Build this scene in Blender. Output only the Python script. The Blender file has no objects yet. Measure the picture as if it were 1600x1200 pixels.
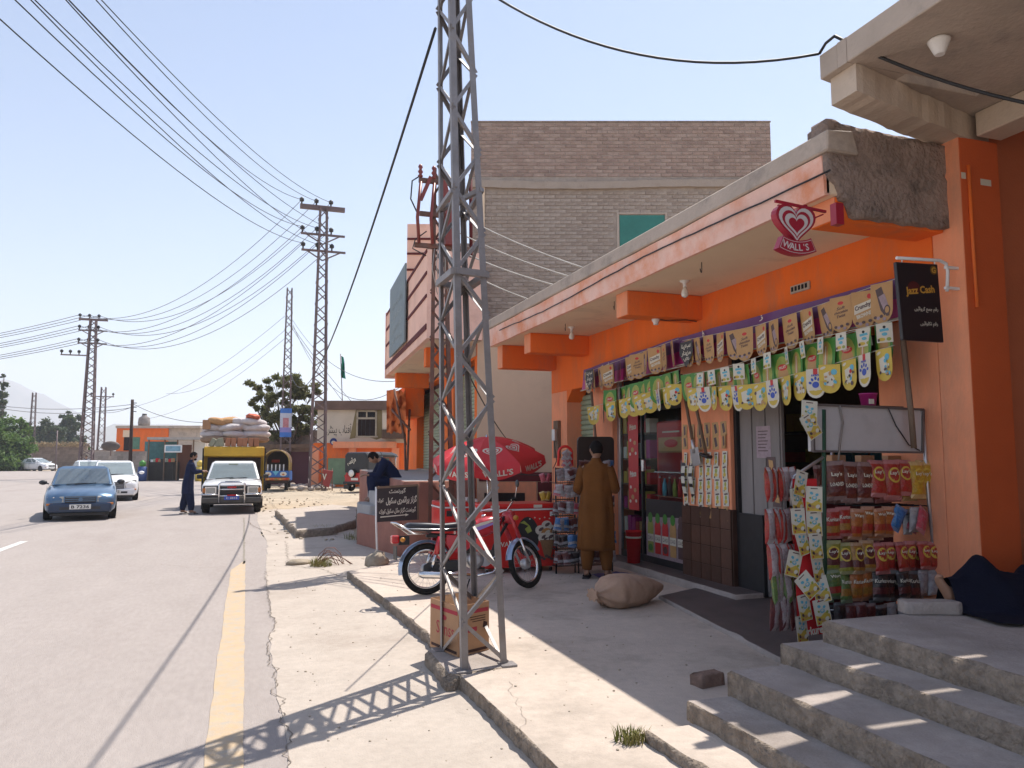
import bpy, bmesh, math, random
from mathutils import Vector, Matrix, Euler, noise as mnoise
random.seed(7)
R = math.radians
PI = math.pi
S = bpy.context.scene
COL = S.collection

# ---------------------------------------------------------------- camera, sky, sun, exposure
EYE = 1.62
YAW, PITCH, FPX = R(18.9), R(5.4), 1205.0
cam = bpy.data.cameras.new('camera')
cam.sensor_width = 36.0
cam.lens = FPX / 1600.0 * 36.0
cam.clip_start = 0.05
cam.clip_end = 20000
camo = bpy.data.objects.new('camera', cam)
COL.objects.link(camo)
camo.location = (0, 0, EYE)
camo.rotation_euler = (R(90) + PITCH, 0, -YAW)
S.camera = camo

SUN_EL = R(63.3)
SUN_DIR = Vector((0.815 * math.cos(SUN_EL), 0.58 * math.cos(SUN_EL), math.sin(SUN_EL))).normalized()
world = bpy.data.worlds.new('World')
S.world = world
world.use_nodes = True
wn = world.node_tree
sky = wn.nodes.new('ShaderNodeTexSky')
sky.sky_type = 'NISHITA'
sky.sun_disc = False
sky.sun_elevation = SUN_EL
sky.sun_rotation = math.atan2(SUN_DIR.x, SUN_DIR.y)
sky.altitude = 900
sky.air_density = 1.1
sky.dust_density = 1.2
sky.ozone_density = 2.5
wn.links.new(sky.outputs[0], wn.nodes['Background'].inputs[0])
wn.nodes['Background'].inputs[1].default_value = 0.11

sl = bpy.data.lights.new('sun', 'SUN')
sl.energy = 5.0
sl.angle = R(0.5)
sl.color = (1.0, 0.945, 0.865)
so = bpy.data.objects.new('sun', sl)
COL.objects.link(so)
so.location = (20, 12, 60)
so.rotation_euler = SUN_DIR.to_track_quat('Z', 'Y').to_euler()

S.view_settings.view_transform = 'Standard'
S.view_settings.look = 'None'
S.view_settings.gamma = 1.0
S.view_settings.exposure = 0.6
S.view_settings.use_curve_mapping = False
S.render.engine = 'CYCLES'
HAZE = 0.00043
S.cycles.volume_bounces = 1
S.cycles.max_bounces = 6
S.cycles.transparent_max_bounces = 12
S.cycles.use_denoising = True

# ---------------------------------------------------------------- from a photo pixel to a point of the place
_fw = Vector((math.sin(YAW) * math.cos(PITCH), math.cos(YAW) * math.cos(PITCH), math.sin(PITCH)))
_rt = Vector((math.cos(YAW), -math.sin(YAW), 0))
_up = _rt.cross(_fw)
_C = Vector((0, 0, EYE))
def ray(x, y): return _fw + _rt * ((x - 800) / FPX) - _up * ((y - 600) / FPX)
def gz(x, y, z=0.0):
    d = ray(x, y); return _C + d * ((z - EYE) / d.z)
def gx(x, y, X):
    d = ray(x, y); return _C + d * (X / d.x)
def gy(x, y, Y):
    d = ray(x, y); return _C + d * (Y / d.y)

# ---------------------------------------------------------------- materials
MATS = {}
def mat(name, col, rough=0.8, var=0.25, scale=4.0, bump=0.0, bscale=40.0, metal=0.0, col2=None, c2amt=0.5, c2scale=1.5,
        spec=0.5, speck=0.0, speckscale=160.0, alpha=None, rand=0.0, coat=0.0, stretch=None, bdist=0.02):
    if name in MATS: return MATS[name]
    m = bpy.data.materials.new(name); m.use_nodes = True
    nt = m.node_tree; N = nt.nodes; L = nt.links
    b = N['Principled BSDF']
    b.inputs['Roughness'].default_value = rough
    b.inputs['Metallic'].default_value = metal
    b.inputs['Specular IOR Level'].default_value = spec if rough < 0.7 else 0.12
    if coat: b.inputs['Coat Weight'].default_value = coat
    tc = N.new('ShaderNodeTexCoord')
    vec = tc.outputs['Object']
    if stretch:
        mp = N.new('ShaderNodeMapping'); mp.inputs['Scale'].default_value = stretch
        L.new(vec, mp.inputs[0]); vec = mp.outputs[0]
    n1 = N.new('ShaderNodeTexNoise'); n1.inputs['Scale'].default_value = scale; n1.inputs['Detail'].default_value = 8
    n1.inputs['Roughness'].default_value = 0.65
    L.new(vec, n1.inputs['Vector'])
    mx = N.new('ShaderNodeMix'); mx.data_type = 'RGBA'
    c = Vector(col[:3])
    lo = c * (1 - var); hi = c * (1 + var * 0.7)
    mx.inputs[6].default_value = (*lo, 1); mx.inputs[7].default_value = (min(hi.x, 1), min(hi.y, 1), min(hi.z, 1), 1)
    mr = N.new('ShaderNodeMapRange'); mr.inputs['From Min'].default_value = 0.3; mr.inputs['From Max'].default_value = 0.7
    L.new(n1.outputs[0], mr.inputs[0]); L.new(mr.outputs[0], mx.inputs[0])
    out = mx.outputs[2]
    if col2 is not None:
        n2 = N.new('ShaderNodeTexNoise'); n2.inputs['Scale'].default_value = c2scale; n2.inputs['Detail'].default_value = 9
        n2.inputs['Roughness'].default_value = 0.7
        L.new(vec, n2.inputs['Vector'])
        r2 = N.new('ShaderNodeMapRange'); r2.inputs['From Min'].default_value = 0.62 - 0.3 * c2amt; r2.inputs['From Max'].default_value = 0.78 - 0.2 * c2amt
        L.new(n2.outputs[0], r2.inputs[0])
        m2 = N.new('ShaderNodeMix'); m2.data_type = 'RGBA'
        L.new(r2.outputs[0], m2.inputs[0]); L.new(out, m2.inputs[6]); m2.inputs[7].default_value = (*col2[:3], 1)
        out = m2.outputs[2]
    if speck:
        n4 = N.new('ShaderNodeTexNoise'); n4.inputs['Scale'].default_value = speckscale; n4.inputs['Detail'].default_value = 3
        n5 = N.new('ShaderNodeTexNoise'); n5.inputs['Scale'].default_value = speckscale * .11; n5.inputs['Detail'].default_value = 5
        L.new(vec, n4.inputs['Vector']); L.new(vec, n5.inputs['Vector'])
        ad = N.new('ShaderNodeMath'); L.new(n4.outputs[0], ad.inputs[0]); L.new(n5.outputs[0], ad.inputs[1])
        r4 = N.new('ShaderNodeMapRange'); r4.inputs['From Min'].default_value = .75; r4.inputs['From Max'].default_value = 1.25; r4.inputs['To Min'].default_value = 1 - speck; r4.inputs['To Max'].default_value = 1 + speck * .6
        L.new(ad.outputs[0], r4.inputs[0])
        h4 = N.new('ShaderNodeHueSaturation'); L.new(r4.outputs[0], h4.inputs['Value']); L.new(out, h4.inputs['Color']); out = h4.outputs[0]
    if rand:
        oi = N.new('ShaderNodeObjectInfo')
        hs = N.new('ShaderNodeHueSaturation')
        rr = N.new('ShaderNodeMapRange'); rr.inputs['To Min'].default_value = 1 - rand; rr.inputs['To Max'].default_value = 1 + rand
        L.new(oi.outputs['Random'], rr.inputs[0]); L.new(rr.outputs[0], hs.inputs['Value']); L.new(out, hs.inputs['Color'])
        out = hs.outputs[0]
    L.new(out, b.inputs['Base Color'])
    if bump:
        n3 = N.new('ShaderNodeTexNoise'); n3.inputs['Scale'].default_value = bscale; n3.inputs['Detail'].default_value = 6
        L.new(vec, n3.inputs['Vector'])
        bp = N.new('ShaderNodeBump'); bp.inputs['Strength'].default_value = bump; bp.inputs['Distance'].default_value = bdist
        L.new(n3.outputs[0], bp.inputs['Height']); L.new(bp.outputs[0], b.inputs['Normal'])
    if alpha is not None: b.inputs['Alpha'].default_value = alpha
    m.diffuse_color = (*c, 1)
    MATS[name] = m
    return m
def glass(name, col=(0.02, 0.025, 0.03), trans=0.55, rough=0.03):
    if name in MATS: return MATS[name]
    m = bpy.data.materials.new(name); m.use_nodes = True
    nt = m.node_tree; N = nt.nodes; L = nt.links
    for n in list(N):
        if n.type != 'OUTPUT_MATERIAL': N.remove(n)
    out = [n for n in N if n.type == 'OUTPUT_MATERIAL'][0]
    t = N.new('ShaderNodeBsdfTransparent'); t.inputs[0].default_value = (0.88, 0.92, 0.92, 1)
    p = N.new('ShaderNodeBsdfPrincipled'); p.inputs['Base Color'].default_value = (*col, 1); p.inputs['Roughness'].default_value = rough
    p.inputs['Specular IOR Level'].default_value = 0.8
    ns = N.new('ShaderNodeTexNoise'); ns.inputs['Scale'].default_value = 3.0
    mr = N.new('ShaderNodeMapRange'); mr.inputs['To Min'].default_value = (1 - trans) * 0.7; mr.inputs['To Max'].default_value = (1 - trans) * 1.3
    fr = N.new('ShaderNodeFresnel'); fr.inputs[0].default_value = 1.5
    ad = N.new('ShaderNodeMath'); ad.operation = 'ADD'; ad.use_clamp = True
    ge = N.new('ShaderNodeNewGeometry'); iv = N.new('ShaderNodeMath'); iv.operation = 'SUBTRACT'; iv.inputs[0].default_value = 1.0; L.new(ge.outputs['Backfacing'], iv.inputs[1])
    ml = N.new('ShaderNodeMath'); ml.operation = 'MULTIPLY'; L.new(fr.outputs[0], ml.inputs[0]); L.new(iv.outputs[0], ml.inputs[1])
    L.new(ns.outputs[0], mr.inputs[0]); L.new(mr.outputs[0], ad.inputs[0]); L.new(ml.outputs[0], ad.inputs[1])
    x = N.new('ShaderNodeMixShader')
    L.new(ad.outputs[0], x.inputs[0]); L.new(t.outputs[0], x.inputs[1]); L.new(p.outputs[0], x.inputs[2]); L.new(x.outputs[0], out.inputs[0])
    MATS[name] = m
    return m

# ---------------------------------------------------------------- mesh building
class MB:
    def __init__(s): s.v = []; s.f = []; s.mi = []; s.sm = []
    def add(s, vs, fs, mi=0, smooth=False, M=None):
        o = len(s.v)
        for p in vs:
            p = Vector(p)
            s.v.append(M @ p if M is not None else p)
        for f in fs:
            s.f.append([o + i for i in f]); s.mi.append(mi); s.sm.append(smooth)
        return s
    def box(s, x0, x1, y0, y1, z0, z1, mi=0, M=None):
        vs = [(x0, y0, z0), (x1, y0, z0), (x1, y1, z0), (x0, y1, z0), (x0, y0, z1), (x1, y0, z1), (x1, y1, z1), (x0, y1, z1)]
        return s.add(vs, [(0, 3, 2, 1), (4, 5, 6, 7), (0, 1, 5, 4), (1, 2, 6, 5), (2, 3, 7, 6), (3, 0, 4, 7)], mi, False, M)
    def hexa(s, vs, mi=0):
        return s.add(vs, [(0, 3, 2, 1), (4, 5, 6, 7), (0, 1, 5, 4), (1, 2, 6, 5), (2, 3, 7, 6), (3, 0, 4, 7)], mi)
    def bar(s, p, q, w, h, mi=0, up=(0, 0, 1)):
        p, q = Vector(p), Vector(q); d = (q - p).normalized(); u = Vector(up)
        if abs(d.dot(u)) > 0.98: u = Vector((0, 1, 0))
        a = d.cross(u).normalized() * (w / 2); b = a.cross(d).normalized() * (h / 2)
        vs = [p - a - b, p + a - b, p + a + b, p - a + b, q - a - b, q + a - b, q + a + b, q - a + b]
        return s.add(vs, [(0, 1, 2, 3), (7, 6, 5, 4), (0, 4, 5, 1), (1, 5, 6, 2), (2, 6, 7, 3), (3, 7, 4, 0)], mi)
    def angle(s, p, q, ax, ay, w, t=0.008, mi=0):
        """an L-section (angle iron) from p to q with flanges along ax and ay"""
        p, q, ax, ay = Vector(p), Vector(q), Vector(ax).normalized(), Vector(ay).normalized()
        sec = [(0, 0), (w, 0), (w, t), (t, t), (t, w), (0, w)]
        vs = [p + ax * a + ay * b for a, b in sec] + [q + ax * a + ay * b for a, b in sec]
        return s.add(vs, [[i, (i + 1) % 6, 6 + (i + 1) % 6, 6 + i] for i in range(6)] + [[5, 4, 3, 2, 1, 0], [6, 7, 8, 9, 10, 11]], mi)
    def tube(s, pts, r, n=6, mi=0, cap=True, smooth=True):
        pts = [Vector(p) for p in pts]; k = len(pts)
        rs = list(r) if isinstance(r, (list, tuple)) else [r] * k
        rings = []; prev = None
        for i, p in enumerate(pts):
            d = (pts[min(i + 1, k - 1)] - pts[max(i - 1, 0)])
            d = d.normalized() if d.length > 1e-9 else Vector((0, 0, 1))
            if prev is None:
                u = Vector((0, 0, 1)) if abs(d.z) < 0.9 else Vector((1, 0, 0))
                a = d.cross(u).normalized()
            else:
                a = (prev - d * prev.dot(d)).normalized()
            prev = a; b = d.cross(a)
            rings.append([p + (a * math.cos(2 * PI * j / n) + b * math.sin(2 * PI * j / n)) * rs[i] for j in range(n)])
        return s.loft(rings, cap, mi, smooth)
    def loft(s, rings, cap=True, mi=0, smooth=True, closed=True):
        n = len(rings[0]); vs = [p for r in rings for p in r]; fs = []
        for i in range(len(rings) - 1):
            for j in range(n if closed else n - 1):
                fs.append([i * n + j, i * n + (j + 1) % n, (i + 1) * n + (j + 1) % n, (i + 1) * n + j])
        s.add(vs, fs, mi, smooth)
        if cap and closed:
            o = len(s.v) - len(vs)
            s.f.append([o + j for j in reversed(range(n))]); s.mi.append(mi); s.sm.append(False)
            s.f.append([o + (len(rings) - 1) * n + j for j in range(n)]); s.mi.append(mi); s.sm.append(False)
        return s
    def lathe(s, prof, n=12, M=None, mi=0, smooth=True):
        rings = [[Vector((r * math.cos(2 * PI * j / n), r * math.sin(2 * PI * j / n), z)) for j in range(n)] for r, z in prof]
        if M is not None: rings = [[M @ p for p in r] for r in rings]
        return s.loft(rings, True, mi, smooth)
    def ell(s, c, rad, n=12, m=8, M=None, mi=0, fn=None):
        c = Vector(c); rings = []
        for i in range(1, m):
            t = PI * i / m
            rings.append([Vector((rad[0] * math.sin(t) * math.cos(2 * PI * j / n), rad[1] * math.sin(t) * math.sin(2 * PI * j / n), -rad[2] * math.cos(t))) for j in range(n)])
        rings = [[Vector((0, 0, -rad[2])) + (p - Vector((0, 0, p.z))) * 0.02 for p in rings[0]]] + rings + [[Vector((0, 0, rad[2])) + (p - Vector((0, 0, p.z))) * 0.02 for p in rings[-1]]]
        if fn: rings = [[fn(p) for p in r] for r in rings]
        rings = [[(M @ p if M is not None else p) + c for p in r] for r in rings]
        return s.loft(rings, True, mi, True)
    def prism(s, poly, z0, z1, M=None, mi=0):
        n = len(poly)
        vs = [(x, y, z0) for x, y in poly] + [(x, y, z1) for x, y in poly]
        return s.add(vs, [[i, (i + 1) % n, n + (i + 1) % n, n + i] for i in range(n)] + [list(reversed(range(n))), list(range(n, 2 * n))], mi, False, M)
    def quad(s, a, b, c, d, mi=0): return s.add([a, b, c, d], [(0, 1, 2, 3)], mi)
    def join(s, mesh_tuple, M=None, mi=0):
        return s.add(mesh_tuple[0], mesh_tuple[1], mi, False, M)
    def mesh(s, name, mats):
        me = bpy.data.meshes.new(name)
        me.from_pydata(s.v, [], s.f)
        for m in (mats if isinstance(mats, (list, tuple)) else [mats]): me.materials.append(m)
        me.polygons.foreach_set('material_index', s.mi)
        me.polygons.foreach_set('use_smooth', s.sm)
        me.update()
        return me
    def build(s, name, mats, parent=None, kind=None, bevel=0.0, world_pts=True, fixn=True, seg=1):
        if parent is not None and world_pts:
            inv = wmat(parent).inverted()
            s.v = [inv @ p for p in s.v]
        me = s.mesh(name, mats)
        if fixn:
            bm = bmesh.new(); bm.from_mesh(me); bmesh.ops.recalc_face_normals(bm, faces=bm.faces); bm.to_mesh(me); bm.free()
        return link(name, me, parent, kind, bevel, seg)
def wmat(o):
    M = o.matrix_basis.copy()
    while o.parent is not None:
        o = o.parent; M = o.matrix_basis @ M
    return M
def link(name, me, parent=None, kind=None, bevel=0.0, seg=1):
    o = bpy.data.objects.new(name, me); COL.objects.link(o)
    if parent is not None: o.parent = parent
    if kind: o['kind'] = kind
    if bevel:
        b = o.modifiers.new('bevel', 'BEVEL'); b.width = bevel; b.segments = seg; b.limit_method = 'ANGLE'; b.angle_limit = R(40)
    return o
def tag(o, label, cat, group=None):
    o['label'] = label; o['category'] = cat
    if group: o['group'] = group
    return o
def thing(name, label, cat, loc=(0, 0, 0), rz=0.0, group=None):
    o = bpy.data.objects.new(name, None); COL.objects.link(o)
    o.location = loc; o.rotation_euler = (0, 0, rz); o.empty_display_size = 0.1
    return tag(o, label, cat, group)
def rot(ax, ang): return Matrix.Rotation(ang, 4, ax)
def T(x, y=None, z=None): return Matrix.Translation(Vector(x) if y is None else Vector((x, y, z)))
def frame(o, u, v, n=None):
    """matrix whose x, y, z axes are u, v, n at o"""
    u, v = Vector(u).normalized(), Vector(v).normalized(); n = u.cross(v).normalized() if n is None else Vector(n)
    return Matrix(((u.x, v.x, n.x, o[0]), (u.y, v.y, n.y, o[1]), (u.z, v.z, n.z, o[2]), (0, 0, 0, 1)))
def nz(p, sc=1.0): return mnoise.noise(Vector(p) * sc)

# ---------------------------------------------------------------- lettering (flat print)
_F = {'ا': (0xFE8D, 0xFE8E, 0, 0), 'آ': (0xFE81, 0xFE82, 0, 0), 'ب': (0xFE8F, 0xFE90, 0xFE91, 0xFE92), 'پ': (0xFB56, 0xFB57, 0xFB58, 0xFB59),
      'ت': (0xFE95, 0xFE96, 0xFE97, 0xFE98), 'ٹ': (0xFB66, 0xFB67, 0xFB68, 0xFB69), 'ج': (0xFE9D, 0xFE9E, 0xFE9F, 0xFEA0), 'د': (0xFEA9, 0xFEAA, 0, 0),
      'ڈ': (0xFB88, 0xFB89, 0, 0), 'ر': (0xFEAD, 0xFEAE, 0, 0), 'ز': (0xFEAF, 0xFEB0, 0, 0), 'ڑ': (0xFB8C, 0xFB8D, 0, 0), 'س': (0xFEB1, 0xFEB2, 0xFEB3, 0xFEB4),
      'ع': (0xFEC9, 0xFECA, 0xFECB, 0xFECC), 'ف': (0xFED1, 0xFED2, 0xFED3, 0xFED4), 'ق': (0xFED5, 0xFED6, 0xFED7, 0xFED8), 'ک': (0xFB8E, 0xFB8F, 0xFB90, 0xFB91),
      'گ': (0xFB92, 0xFB93, 0xFB94, 0xFB95), 'ل': (0xFEDD, 0xFEDE, 0xFEDF, 0xFEE0), 'م': (0xFEE1, 0xFEE2, 0xFEE3, 0xFEE4), 'ن': (0xFEE5, 0xFEE6, 0xFEE7, 0xFEE8),
      'ں': (0xFB9E, 0xFB9F, 0, 0), 'و': (0xFEED, 0xFEEE, 0, 0), 'ی': (0xFBFC, 0xFBFD, 0xFBFE, 0xFBFF), 'ئ': (0xFE89, 0xFE8A, 0xFE8B, 0xFE8C)}
def urdu(s):
    out = []
    for i, c in enumerate(s):
        if c not in _F: out.append(c); continue
        p = s[i - 1] if i else ' '; n = s[i + 1] if i + 1 < len(s) else ' '
        jp = p in _F and _F[p][2]; jn = n in _F and _F[c][2]
        out.append(chr(_F[c][3 if jp and jn else 1 if jp else 2 if jn else 0]))
    return ''.join(reversed(out))
_TX = {}
def text_geo(s, bold=0.0, res=2, shear=0.0):
    """verts (centred, height 1 font unit) and faces of a line of flat lettering"""
    k = (s, bold, res, shear)
    if k not in _TX:
        c = bpy.data.curves.new('lettering', 'FONT'); c.body = s; c.size = 1.0; c.resolution_u = res; c.offset = bold; c.shear = shear
        o = bpy.data.objects.new('lettering', c); COL.objects.link(o)
        me = bpy.data.meshes.new_from_object(o.evaluated_get(bpy.context.evaluated_depsgraph_get()))
        vs = [v.co.copy() for v in me.vertices]; fs = [list(p.vertices) for p in me.polygons]
        bpy.data.objects.remove(o); bpy.data.meshes.remove(me); bpy.data.curves.remove(c)
        if vs:
            x0 = min(v.x for v in vs); x1 = max(v.x for v in vs); y0 = min(v.y for v in vs); y1 = max(v.y for v in vs)
            for v in vs: v.x -= (x0 + x1) / 2; v.y -= (y0 + y1) / 2
            _TX[k] = (vs, fs, x1 - x0, y1 - y0)
        else: _TX[k] = ([], [], 1, 1)
    return _TX[k]
def text_on(mb, s, M, width=None, height=None, mi=0, bold=0.0, shear=0.0, res=2):
    """lay lettering in the xy plane of M, scaled to a width and / or a height"""
    vs, fs, w, h = text_geo(s, bold, res, shear)
    sx = width / w if width else None; sy = height / h if height else None
    sx = sx if sx else sy; sy = sy if sy else sx
    mb.add([(v.x * sx, v.y * sy, 0) for v in vs], fs, mi, False, M)
    return mb

# ---------------------------------------------------------------- palette
ORANGE = mat('orange_paint', (0.88, 0.185, 0.035), 0.75, 0.1, 1.6, 0.25, 45, col2=(0.66, 0.19, 0.075), c2amt=0.45, c2scale=1.8, stretch=(1, 1, .4))
SALMON = mat('salmon_paint', (0.88, 0.345, 0.185), 0.8, 0.1, 1.6, 0.25, 45, col2=(0.66, 0.30, 0.18), c2amt=0.5, c2scale=1.8, stretch=(1, 1, .35))
CREAM = mat('cream_plaster', (0.82, 0.65, 0.47), 0.9, 0.06, 1.0, 0.12, 50, col2=(0.60, 0.46, 0.34), c2amt=0.25, c2scale=0.9)
BEIGE = mat('beige_plaster', (0.72, 0.52, 0.365), 0.9, 0.06, 0.8, 0.15, 40, col2=(0.62, 0.45, 0.32), c2amt=0.3, c2scale=0.7)
RAWCONC = mat('raw_concrete', (0.50, 0.42, 0.35), 0.9, 0.15, 2.0, 0.35, 35, col2=(0.28, 0.245, 0.215), c2amt=0.35, c2scale=1.6)
MORTAR = mat('mortar', (0.40, 0.34, 0.29), 0.95, 0.2, 6.0, 0.5, 60)
MUD = mat('mud_plaster', (0.33, 0.255, 0.215), 0.95, 0.25, 3.0, 0.9, 22, col2=(0.15, 0.125, 0.11), c2amt=0.4, c2scale=3.5, bdist=0.04)
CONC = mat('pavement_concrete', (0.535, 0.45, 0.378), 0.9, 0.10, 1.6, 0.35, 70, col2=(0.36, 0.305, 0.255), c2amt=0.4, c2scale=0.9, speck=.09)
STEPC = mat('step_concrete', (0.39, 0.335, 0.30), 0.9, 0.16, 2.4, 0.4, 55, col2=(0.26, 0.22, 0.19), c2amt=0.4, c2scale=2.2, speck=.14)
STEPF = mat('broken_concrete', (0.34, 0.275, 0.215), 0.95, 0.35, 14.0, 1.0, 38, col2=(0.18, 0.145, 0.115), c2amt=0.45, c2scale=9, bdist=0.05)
STEEL = mat('galvanised_steel', (0.26, 0.24, 0.235), 0.5, 0.2, 6.0, 0.2, 50, metal=0.35, col2=(0.25, 0.20, 0.165), c2amt=0.25, c2scale=4)
RUST = mat('rusty_steel', (0.20, 0.125, 0.10), 0.7, 0.3, 7.0, 0.3, 50, metal=0.2, col2=(0.27, 0.10, 0.06), c2amt=0.4, c2scale=5)
FARSTEEL = mat('pole_steel', (0.17, 0.125, 0.125), 0.65, 0.2, 3.0, metal=0.2, col2=(0.22, 0.12, 0.09), c2amt=0.3)
BLACKM = mat('black_metal', (0.018, 0.018, 0.02), 0.45, 0.3, 9, spec=0.4)
BLACKP = mat('black_plastic', (0.02, 0.02, 0.022), 0.5, 0.2, 9)
RUBBER = mat('tyre_rubber', (0.022, 0.021, 0.02), 0.85, 0.3, 12, 0.3, 60, col2=(0.09, 0.08, 0.07), c2amt=0.25, c2scale=6)
CHROME = mat('chrome', (0.72, 0.72, 0.72), 0.18, 0.08, 6, metal=1.0)
ALU = mat('aluminium', (0.55, 0.55, 0.56), 0.4, 0.1, 6, metal=0.8)
WHITEP = mat('white_paint', (0.78, 0.77, 0.75), 0.5, 0.06, 3)
PAPER = mat('white_card', (0.66, 0.63, 0.53), 0.7, 0.06, 8)
RED = mat('red_paint', (0.66, 0.022, 0.018), 0.35, 0.12, 3, col2=(0.36, 0.03, 0.025), c2amt=0.25)
REDCLOTH = mat('red_cloth', (0.62, 0.03, 0.035), 0.75, 0.12, 3, 0.1, 200)
SHUTTER = mat('green_shutter', (0.33, 0.42, 0.29), 0.5, 0.12, 5, col2=(0.25, 0.28, 0.19), c2amt=0.3, c2scale=4, metal=0.1)
DARKRED = mat('maroon_paint', (0.13, 0.028, 0.03), 0.7, 0.2, 3)
SKIN = mat('skin', (0.30, 0.165, 0.105), 0.55, 0.1, 12)
HAIR = mat('black_hair', (0.010, 0.008, 0.008), 0.85, 0.4, 60)
WOOD = mat('weathered_wood', (0.20, 0.14, 0.10), 0.85, 0.3, 6, 0.4, 40, stretch=(1, 1, 0.15))
CARD = mat('cardboard', (0.44, 0.26, 0.15), 0.85, 0.1, 5, 0.1, 60)
INK = mat('black_ink', (0.02, 0.02, 0.022), 0.7, 0.1)
YEL = mat('yellow_card', (0.60, 0.44, 0.07), 0.6, 0.12, 6)
GLASSW = glass('window_glass', trans=0.955)
CARGLASS = glass('car_glass', (0.22, 0.245, 0.26), trans=0.74)
WIREM = mat('cable_black', (0.02, 0.02, 0.022), 0.6, 0.2)
WIREF = mat('conductor_grey', (0.11, 0.105, 0.115), 0.6, 0.15)
# ================================================================ THE SETTING: ground, road, pavement, steps, hills
def resample(poly, step, closed=True):
    out = []; n = len(poly)
    for i in range(n if closed else n - 1):
        a = Vector((*poly[i], 0)); b = Vector((*poly[(i + 1) % n], 0)); k = max(1, int((b - a).length / step))
        for j in range(k): out.append(a.lerp(b, j / k))
    if not closed: out.append(Vector((*poly[-1], 0)))
    return [(p.x, p.y) for p in out]
def sheet(name, poly, z, m, kind='structure', step=None, jit=0.0):
    if step:
        poly = [(x + jit * nz((x * 3, y * 3, 1)) * 2, y + jit * nz((x * 3, y * 3, 5)) * 2) for x, y in resample(poly, step)]
    return MB().add([(x, y, z) for x, y in poly], [list(range(len(poly)))]).build(name, m, kind=kind)
def slab_mb(poly, z0, z1, step=0.09, jit=0.012, ch=0.014, mb=None, top=0, side=1):
    """a cast slab with worn, broken edges: side ring, chamfer ring, top face"""
    mb = mb or MB()
    pts = resample(poly, step); n = len(pts)
    area = sum(pts[i][0] * pts[(i + 1) % n][1] - pts[(i + 1) % n][0] * pts[i][1] for i in range(n))
    if area < 0: pts.reverse()
    low, mid, hi = [], [], []
    for i, (x, y) in enumerate(pts):
        px, py = pts[i - 1]; qx, qy = pts[(i + 1) % n]
        t = Vector((qx - px, qy - py, 0)).normalized(); nn = Vector((t.y, -t.x, 0))
        j = jit * (nz((x * 9, y * 9, z1 * 7)) * 1.6 + nz((x * 31, y * 31, 3)) * 0.8)
        bite = ch * (1.2 + max(0, nz((x * 5, y * 5, 9)) - 0.2) * 6)
        b = Vector((x, y, 0))
        low.append(b + nn * j * 0.6 + Vector((0, 0, z0)))
        mid.append(b + nn * j + Vector((0, 0, z1 - bite * 0.8)))
        hi.append(b - nn * bite + Vector((0, 0, z1)))
    vs = low + mid + hi
    fs = [[i, (i + 1) % n, n + (i + 1) % n, n + i] for i in range(n)]
    fs2 = [[n + i, n + (i + 1) % n, 2 * n + (i + 1) % n, 2 * n + i] for i in range(n)]
    o = len(mb.v)
    mb.add(vs, fs, side, True); mb.add([], [], top)
    for f in fs2: mb.f.append([o + i for i in f]); mb.mi.append(side); mb.sm.append(True)
    mb.f.append([o + 2 * n + i for i in range(n)]); mb.mi.append(top); mb.sm.append(False)
    return mb
def ribbon(name, pts, w, z, m, kind='structure', jit=0.02, step=0.05, parent=None):
    mb = MB(); P = resample([(p[0], p[1]) for p in pts], step, False); L, Rr = [], []
    for i, (x, y) in enumerate(P):
        a = P[max(i - 1, 0)]; b = P[min(i + 1, len(P) - 1)]
        t = Vector((b[0] - a[0], b[1] - a[1], 0)).normalized(); nn = Vector((t.y, -t.x, 0))
        c = Vector((x, y, z)) + nn * jit * (nz((x * 6, y * 6, 2)) * 2 + nz((x * 25, y * 25, 4)))
        ww = w * (0.55 + 0.9 * abs(nz((x * 12, y * 12, 8))))
        L.append(c - nn * ww / 2); Rr.append(c + nn * ww / 2)
    n = len(P); mb.add(L + Rr, [[i, i + 1, n + i + 1, n + i] for i in range(n - 1)])
    return mb.build(name, m, parent=parent, kind=kind, fixn=False)

DIRT = mat('dirt', (0.44, 0.36, 0.265), 0.95, 0.18, 0.8, 0.6, 12, col2=(0.32, 0.26, 0.19), c2amt=0.4, c2scale=0.35)
ROADM = mat('road_surface', (0.36, 0.315, 0.288), 0.88, 0.06, 2.5, 0.3, 120, col2=(0.31, 0.265, 0.24), c2amt=0.4, c2scale=0.5, stretch=(1, 0.3, 1), speck=.09, speckscale=220)
APRON = mat('apron_concrete', (0.47, 0.405, 0.345), 0.9, 0.09, 1.8, 0.35, 90, col2=(0.37, 0.31, 0.26), c2amt=0.4, c2scale=0.8, speck=.09)
def paint(name, col, wear, under):
    if name in MATS: return MATS[name]
    m = mat(name, col, 0.8, 0.06, 6.0, 0.2, 100, col2=under, c2amt=wear, c2scale=9.0)
    return m
YELLOWL = paint('yellow_road_paint', (0.50, 0.375, 0.245), 0.6, (0.42, 0.37, 0.31))
WHITEL = paint('white_road_paint', (0.62, 0.60, 0.57), 0.4, (0.40, 0.37, 0.35))
CRACK = mat('crack_shadow', (0.20, 0.165, 0.135), 1.0, 0.3, 20)

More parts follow.
